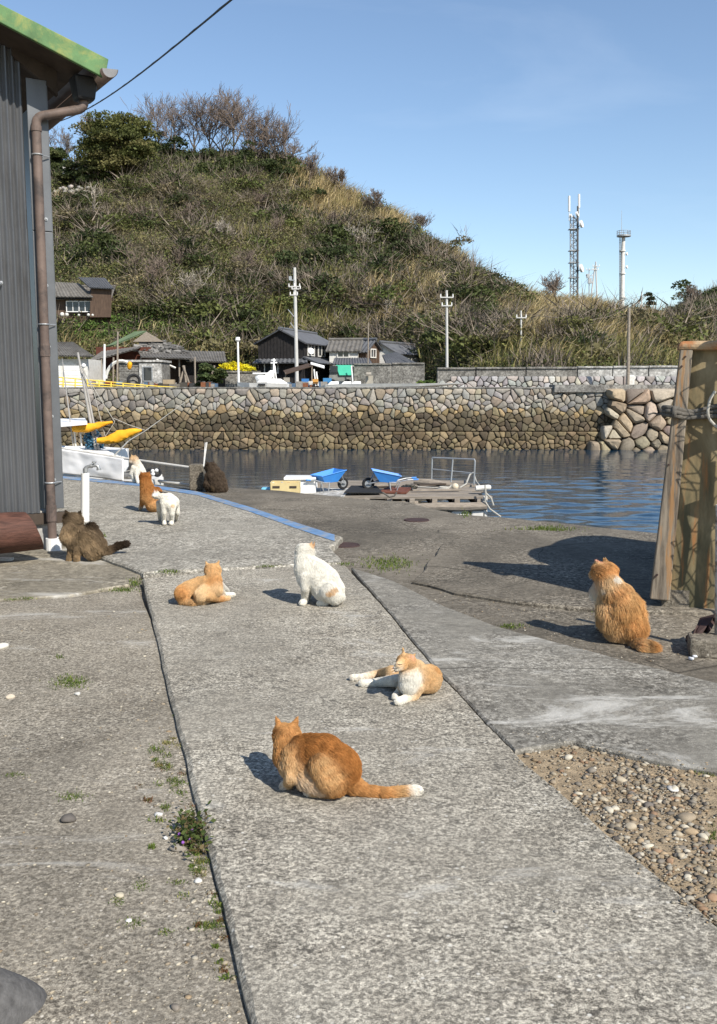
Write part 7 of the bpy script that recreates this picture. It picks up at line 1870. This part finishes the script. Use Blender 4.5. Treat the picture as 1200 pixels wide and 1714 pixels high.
# 3 the ginger cat curled up at the joint of the path
c = Cat('ginger cat lying curled on the left of the path, its back to the camera', 330, 1011, ZS, 0.0075)
head_(c, 356, 953, 12.5, 0.06, LORANGE, (358, 955, 8, 0.13), LORANGE)
c.chain([c.n(357, 960, 12, 0.05), c.n(358, 974, 14, 0.03), c.n(360, 986, 13, 0.0)], [LORANGE, ORANGE, CREAM], 0.9, 0.2)
c.chain([c.n(352, 976, 14, 0.03), c.n(336, 982, 17.5, 0.06), c.n(318, 989, 18, 0.05), c.n(308, 993, 16, 0.02)], [LORANGE, LORANGE, LORANGE, ORANGE], 0.9)
c.chain([c.n(343, 987, 10, -0.03), c.n(336, 996, 12, -0.05)], [CREAM, CREAM], 0.8)
c.chain([c.n(302, 996, 10, -0.03), c.g(305, 1012, 6.5), c.g(322, 1014, 6), c.g(340, 1012, 5.8), c.g(355, 1008, 5)], [ORANGE, LORANGE, LORANGE, CREAM, CREAM], 0.8, 0.18)
c.chain([c.n(362, 986, 9, 0.0), c.g(374, 1000, 5), c.g(390, 999, 4.3)], [CREAM, WHITE, WHITE], 0.5)
c.chain([c.n(352, 998, 8, -0.04), c.g(368, 1008, 4.8), c.g(382, 1005, 4.3)], [LORANGE, ORANGE, CREAM], 0.5)
c.chain([c.n(366, 978, 8, 0.08), c.g(380, 992, 4)], WHITE, 0.5)
c.ear((343, 938), (347.5, 947), 5, LORANGE, PINK, 0.07, (0, 1, 0)).ear((367, 936), (363.5, 946), 5, LORANGE, PINK, 0.07, (0, 1, 0))
c.spot(324, 997, 8, DORANGE, -0.07, 0.6).spot(350, 972, 9, ORANGE, -0.03, 0.5)
c.build(26000, 0.014, 0.0012, 0.14, 0.30)

# 4 the white cat
c = Cat('white cat with an orange hip patch sitting upright in the middle of the path', 545, 1012, ZS, 0.0075)
head_(c, 510, 921, 14.5, 0.05, WHITE, (519, 926, 10, 0.10), WHITE)
c.chain([c.n(509, 934, 16, 0.04), c.n(511, 952, 19, 0.02), c.n(515, 968, 18, 0.0)], WHITE, 0.9)
c.chain([c.n(516, 944, 17, 0.04), c.n(530, 957, 22, 0.03), c.n(544, 972, 25, 0.02), c.n(554, 987, 23, 0.02)], WHITE, 0.9)
c.chain([c.n(527, 968, 20, 0.0), c.n(545, 986, 22, 0.0)], WHITE, 0.9)
c.chain([c.n(511, 966, 11, -0.03), c.n(511, 984, 7.5, -0.04), c.g(510, 1010, 6), c.g(505, 1014, 5)], WHITE, 0.5)
c.chain([c.n(516, 975, 9, 0.07), c.g(516, 1003, 5.5), c.g(511, 1003, 4.5)], WHITE, 0.5)
c.chain([c.n(552, 990, 17, -0.06), c.n(560, 998, 14, -0.05), c.g(560, 1011, 8)], WHITE, 0.8)
c.chain([c.g(545, 1014, 4.5), c.g(534, 1014, 4.5)], WHITE, 0.4)
c.chain([c.n(568, 1000, 10, 0.0), c.g(566, 1010, 6)], WHITE, 0.8)
c.ear((523, 904), (520.5, 914), 4.6, ORANGE, ORANGE, 0.05, (0.3, 1, 0)).ear((527.5, 906), (523.5, 916), 4.4, ORANGE, PINK, 0.10, (0.3, 1, 0))
c.spot(549, 994, 5, LORANGE, -0.12, 0.7).spot(555, 990.5, 6, LORANGE, -0.11, 0.7).spot(562, 986, 5.5, LORANGE, -0.10, 0.7).spot(575, 978, 4, LORANGE, -0.02, 0.6).spot(522, 913, 6, LORANGE, 0.04, 0.6)
c.build(30000, 0.017, 0.0011, 0.15, 0.28)

# 5 the longhaired ginger cat at the right
c = Cat('fluffy longhaired ginger cat with white ruff sitting in front of the leaning board', 1045, 1074, -0.025, 0.0075)
head_(c, 1011, 955, 17, 0.05, ORANGE, (996, 961, 9, 0.09), CREAM)
c.chain([c.n(1013, 966, 17, 0.04), c.n(1020, 978, 19, 0.02), c.n(1028, 990, 20, 0.0)], [ORANGE, CREAM, ORANGE], 0.7)
c.chain([c.n(1006, 974, 10, 0.05), c.n(1003, 988, 8, 0.06)], WHITE, 1.2)
c.chain([c.n(1034, 994, 21, 0.0), c.n(1043, 1020, 28, 0.0), c.n(1051, 1044, 26, 0.0)], [LORANGE, (0.56, 0.32, 0.13), ORANGE], 1.0)
c.chain([c.n(1018, 1000, 17, 0.03), c.n(1026, 1032, 22, 0.0), c.n(1034, 1050, 19, 0.0)], [CREAM, LORANGE, CREAM], 1.0)
c.chain([c.n(1062, 1026, 14, 0.02), c.n(1066, 1048, 14, 0.0)], [LORANGE, ORANGE], 1.0)
c.chain([c.n(1040, 1055, 16, -0.02), c.g(1046, 1076, 8)], [LORANGE, CREAM], 0.8)
c.chain([c.n(1009, 1010, 10, 0.12), c.n(1008, 1030, 7, 0.13), c.g(1005, 1052, 6)], [CREAM, CREAM, WHITE], 0.5)
c.chain([c.n(1020, 1010, 10, 0.15), c.g(1017, 1048, 6)], [CREAM, WHITE], 0.5)
c.chain([c.n(1058, 1058, 14, -0.03), c.g(1062, 1080, 7), c.g(1076, 1088, 7.5), c.g(1089, 1089, 7)], [ORANGE, LORANGE, LORANGE, ORANGE], 0.9, 0.2)
c.ear((997, 936), (1001, 947), 7, PINK, CREAM, 0.05, (-0.8, -0.5, 0)).ear((1012, 934), (1013, 944), 6.5, LORANGE, ORANGE, 0.05, (0.3, 1, 0))
c.spot(1006, 986, 9, WHITE, -0.04, 0.9).spot(1031, 967, 7, WHITE, -0.02, 0.8)
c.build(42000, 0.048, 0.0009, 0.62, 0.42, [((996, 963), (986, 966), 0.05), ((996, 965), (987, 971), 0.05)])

# 6 the fluffy tabby
c = Cat('fluffy brown tabby cat sitting by the downpipe with a dark tail tip', 140, 937, 0.0, 0.008)
head_(c, 122, 869, 13, 0.04, TAB, (117, 872, 8, 0.10), TAB)
c.chain([c.n(121, 880, 13, 0.03), c.n(119, 895, 14, 0.0), c.n(126, 908, 13, -0.02)], [TAB, TABL, TAB], 1.0)
c.chain([c.n(128, 888, 13, 0.04), c.n(144, 900, 18, 0.03), c.n(156, 914, 18, 0.0)], [TABD, TAB, TAB], 1.0)
c.chain([c.n(138, 906, 16, -0.03), c.n(152, 918, 14, -0.04)], [TABL, TABL], 1.0)
c.chain([c.n(152, 886, 9, 0.06), c.n(158, 896, 10, 0.05)], TABD, 0.9)
c.chain([c.n(121, 905, 8, -0.03), c.n(119, 924, 4.6, -0.04), c.g(116, 939, 3.9)], [TABD, TABL, TABL], 0.4, 0.3)
c.chain([c.n(131, 908, 8, -0.06), c.n(129.5, 925, 4.8, -0.07), c.g(128, 940, 4.0)], [TABD, TABL, TABL], 0.4, 0.3)
c.chain([c.n(160, 920, 12, 0.0), c.n(174, 925, 6, 0.05), c.n(188, 917, 4.4, 0.08), c.n(203, 911, 4.4, 0.1), c.n(211, 909.5, 4, 0.1)], [TAB, TAB, TABD, TABD, BRND], 0.5, 0.3)
c.ear((109, 853), (113.5, 862), 4.6, TABD, TABL, 0.04, (0, 1, 0)).ear((135, 854), (131, 862), 4.6, TABD, TABL, 0.04, (0, 1, 0))
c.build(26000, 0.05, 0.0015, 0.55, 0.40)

# 7 the white and ginger cat on the quay edge
c = Cat('slim white cat with a ginger face sitting on the quay edge by the rail', 230, 809, ZU, 0.009)
head_(c, 224, 768, 6.6, 0.0, LORANGE, (219.5, 772, 3.4, -0.02), WHITE)
c.chain([c.n(228, 774, 6.5, 0.0), c.n(231, 781, 8, 0.02), c.n(235, 790, 9, 0.04), c.n(237, 799, 9, 0.05)], WHITE, 0.8)
c.chain([c.n(224, 783, 5, -0.02), c.n(219.5, 793, 3, -0.02), c.g(225, 808.5, 2.6)], WHITE, 0.4)
c.chain([c.n(228, 785, 5, -0.02), c.n(228, 796, 3, -0.03), c.g(231, 809.5, 2.7)], WHITE, 0.4)
c.ear((219.5, 760), (221.5, 765), 2.5, LORANGE, CREAM, 0.0, (-0.6, -0.8, 0)).ear((226.5, 760.5), (226.5, 765.5), 2.6, BRN, TAB, 0.0, (-0.6, -0.8, 0))
c.build(6000, 0.016, 0.0024, 0.2, 0.35)

# 8 the ginger cat behind the calico
c = Cat('dark ginger cat sitting with its back turned, just behind the white patched cat', 255, 857, ZU, 0.009)
head_(c, 243, 798, 8.8, 0.05, DORANGE, (242, 800, 6, 0.12), ORANGE)
c.chain([c.n(243.5, 806, 9.5, 0.04), c.n(248, 822, 12, 0.02), c.n(253, 836, 13.5, 0.0), c.n(256, 844, 12, 0.0)], [DORANGE, DORANGE, ORANGE, ORANGE], 0.9, 0.2)
c.chain([c.n(243, 814, 8.5, 0.02), c.n(246, 834, 10, 0.0)], [ORANGE, LORANGE], 0.9, 0.2)
c.chain([c.n(262, 824, 9, 0.06), c.n(264, 840, 9, 0.02)], [DORANGE, ORANGE], 0.9)
c.chain([c.n(240, 828, 6, 0.05), c.n(238, 842, 3.8, 0.06), c.g(235, 854, 3.3)], [ORANGE, ORANGE, WHITE], 0.4)
c.chain([c.n(256, 845, 10, -0.03), c.g(258, 856, 5)], [LORANGE, LORANGE], 0.6)
c.ear((235, 788.5), (237, 794), 3.4, DORANGE, CREAM, 0.05, (0, 1, 0)).ear((250.5, 789), (248.5, 794.5), 3.4, DORANGE, CREAM, 0.05, (0, 1, 0))
c.build(11000, 0.022, 0.002, 0.3, 0.38)

# 9 the white cat with dark patches, standing
c = Cat('white cat with a dark brown nape patch standing close beside the ginger one', 282, 879, ZU, 0.0085)
head_(c, 262.5, 828, 7, 0.0, WHITE, (257.5, 829.5, 3.6, -0.04), WHITE)
c.chain([c.n(267, 829, 6.5, 0.0), c.n(274, 832, 8.5, 0.0), c.n(282, 836, 11, 0.0), c.n(289, 841, 11, 0.04)], WHITE, 0.8)
c.chain([c.n(276, 840, 8, -0.03), c.n(286, 846, 9, -0.03)], WHITE, 0.8)
c.chain([c.n(275, 844, 7, -0.04), c.n(274.5, 858, 4.3, -0.04), c.g(275, 878, 3.6), c.g(275, 879.5, 3.6)], WHITE, 0.4)
c.chain([c.n(287, 848, 8, -0.04), c.n(287.5, 860, 4.5, -0.04), c.g(287, 878, 3.7), c.g(286.5, 879.5, 3.6)], WHITE, 0.4)
c.chain([c.n(266, 842, 5, 0.10), c.n(266, 856, 3.4, 0.11), c.g(268, 872, 3)], WHITE, 0.4)
c.chain([c.n(294, 846, 7, 0.10), c.n(297, 858, 4, 0.11), c.g(295, 872, 3)], WHITE, 0.4)
c.ear((256.8, 816.5), (259, 823), 2.7, PINK, PINK, 0.0, (-0.6, -0.8, 0)).ear((262.5, 818), (263, 823.5), 2.5, CREAM, CREAM, -0.02, (-0.6, -0.8, 0))
c.spot(270, 822, 5, BRND, 0.0).spot(276, 823, 4.5, BRND, 0.0).spot(290, 847, 5, CREAM, -0.09, 0.8).spot(266, 819.5, 3, BRND, 0.0)
c.build(9000, 0.014, 0.002, 0.2, 0.35)

# 10 the dark longhair by the mooring post
c = Cat('dark brown longhaired cat sitting hunched beside the concrete mooring post', 362, 824, -0.03, 0.009)
head_(c, 353, 781, 8.5, 0.03, BRN, (347, 783, 5, 0.05), BRND)
c.chain([c.n(356, 787, 9.5, 0.02), c.n(361, 799, 14, 0.0), c.n(363, 810, 14.5, 0.0)], [BRN, BRN, BRN], 1.0)
c.chain([c.n(353, 796, 9, 0.02), c.n(352, 810, 10, 0.0), c.g(352, 824, 6)], [BRND, BRN, BRN], 1.0)
c.chain([c.n(370, 806, 9, 0.0), c.n(372, 815, 8, 0.0)], BRN, 1.0)
c.ear((345, 771.5), (348, 777), 3, BRND, BRN, 0.03, (0, 1, 0)).ear((357.5, 772), (356, 777), 2.8, BRND, BRN, 0.03, (0, 1, 0))
c.spot(353, 815, 6, TABL, -0.12, 0.45)
c.build(11000, 0.038, 0.0022, 0.45, 0.4)
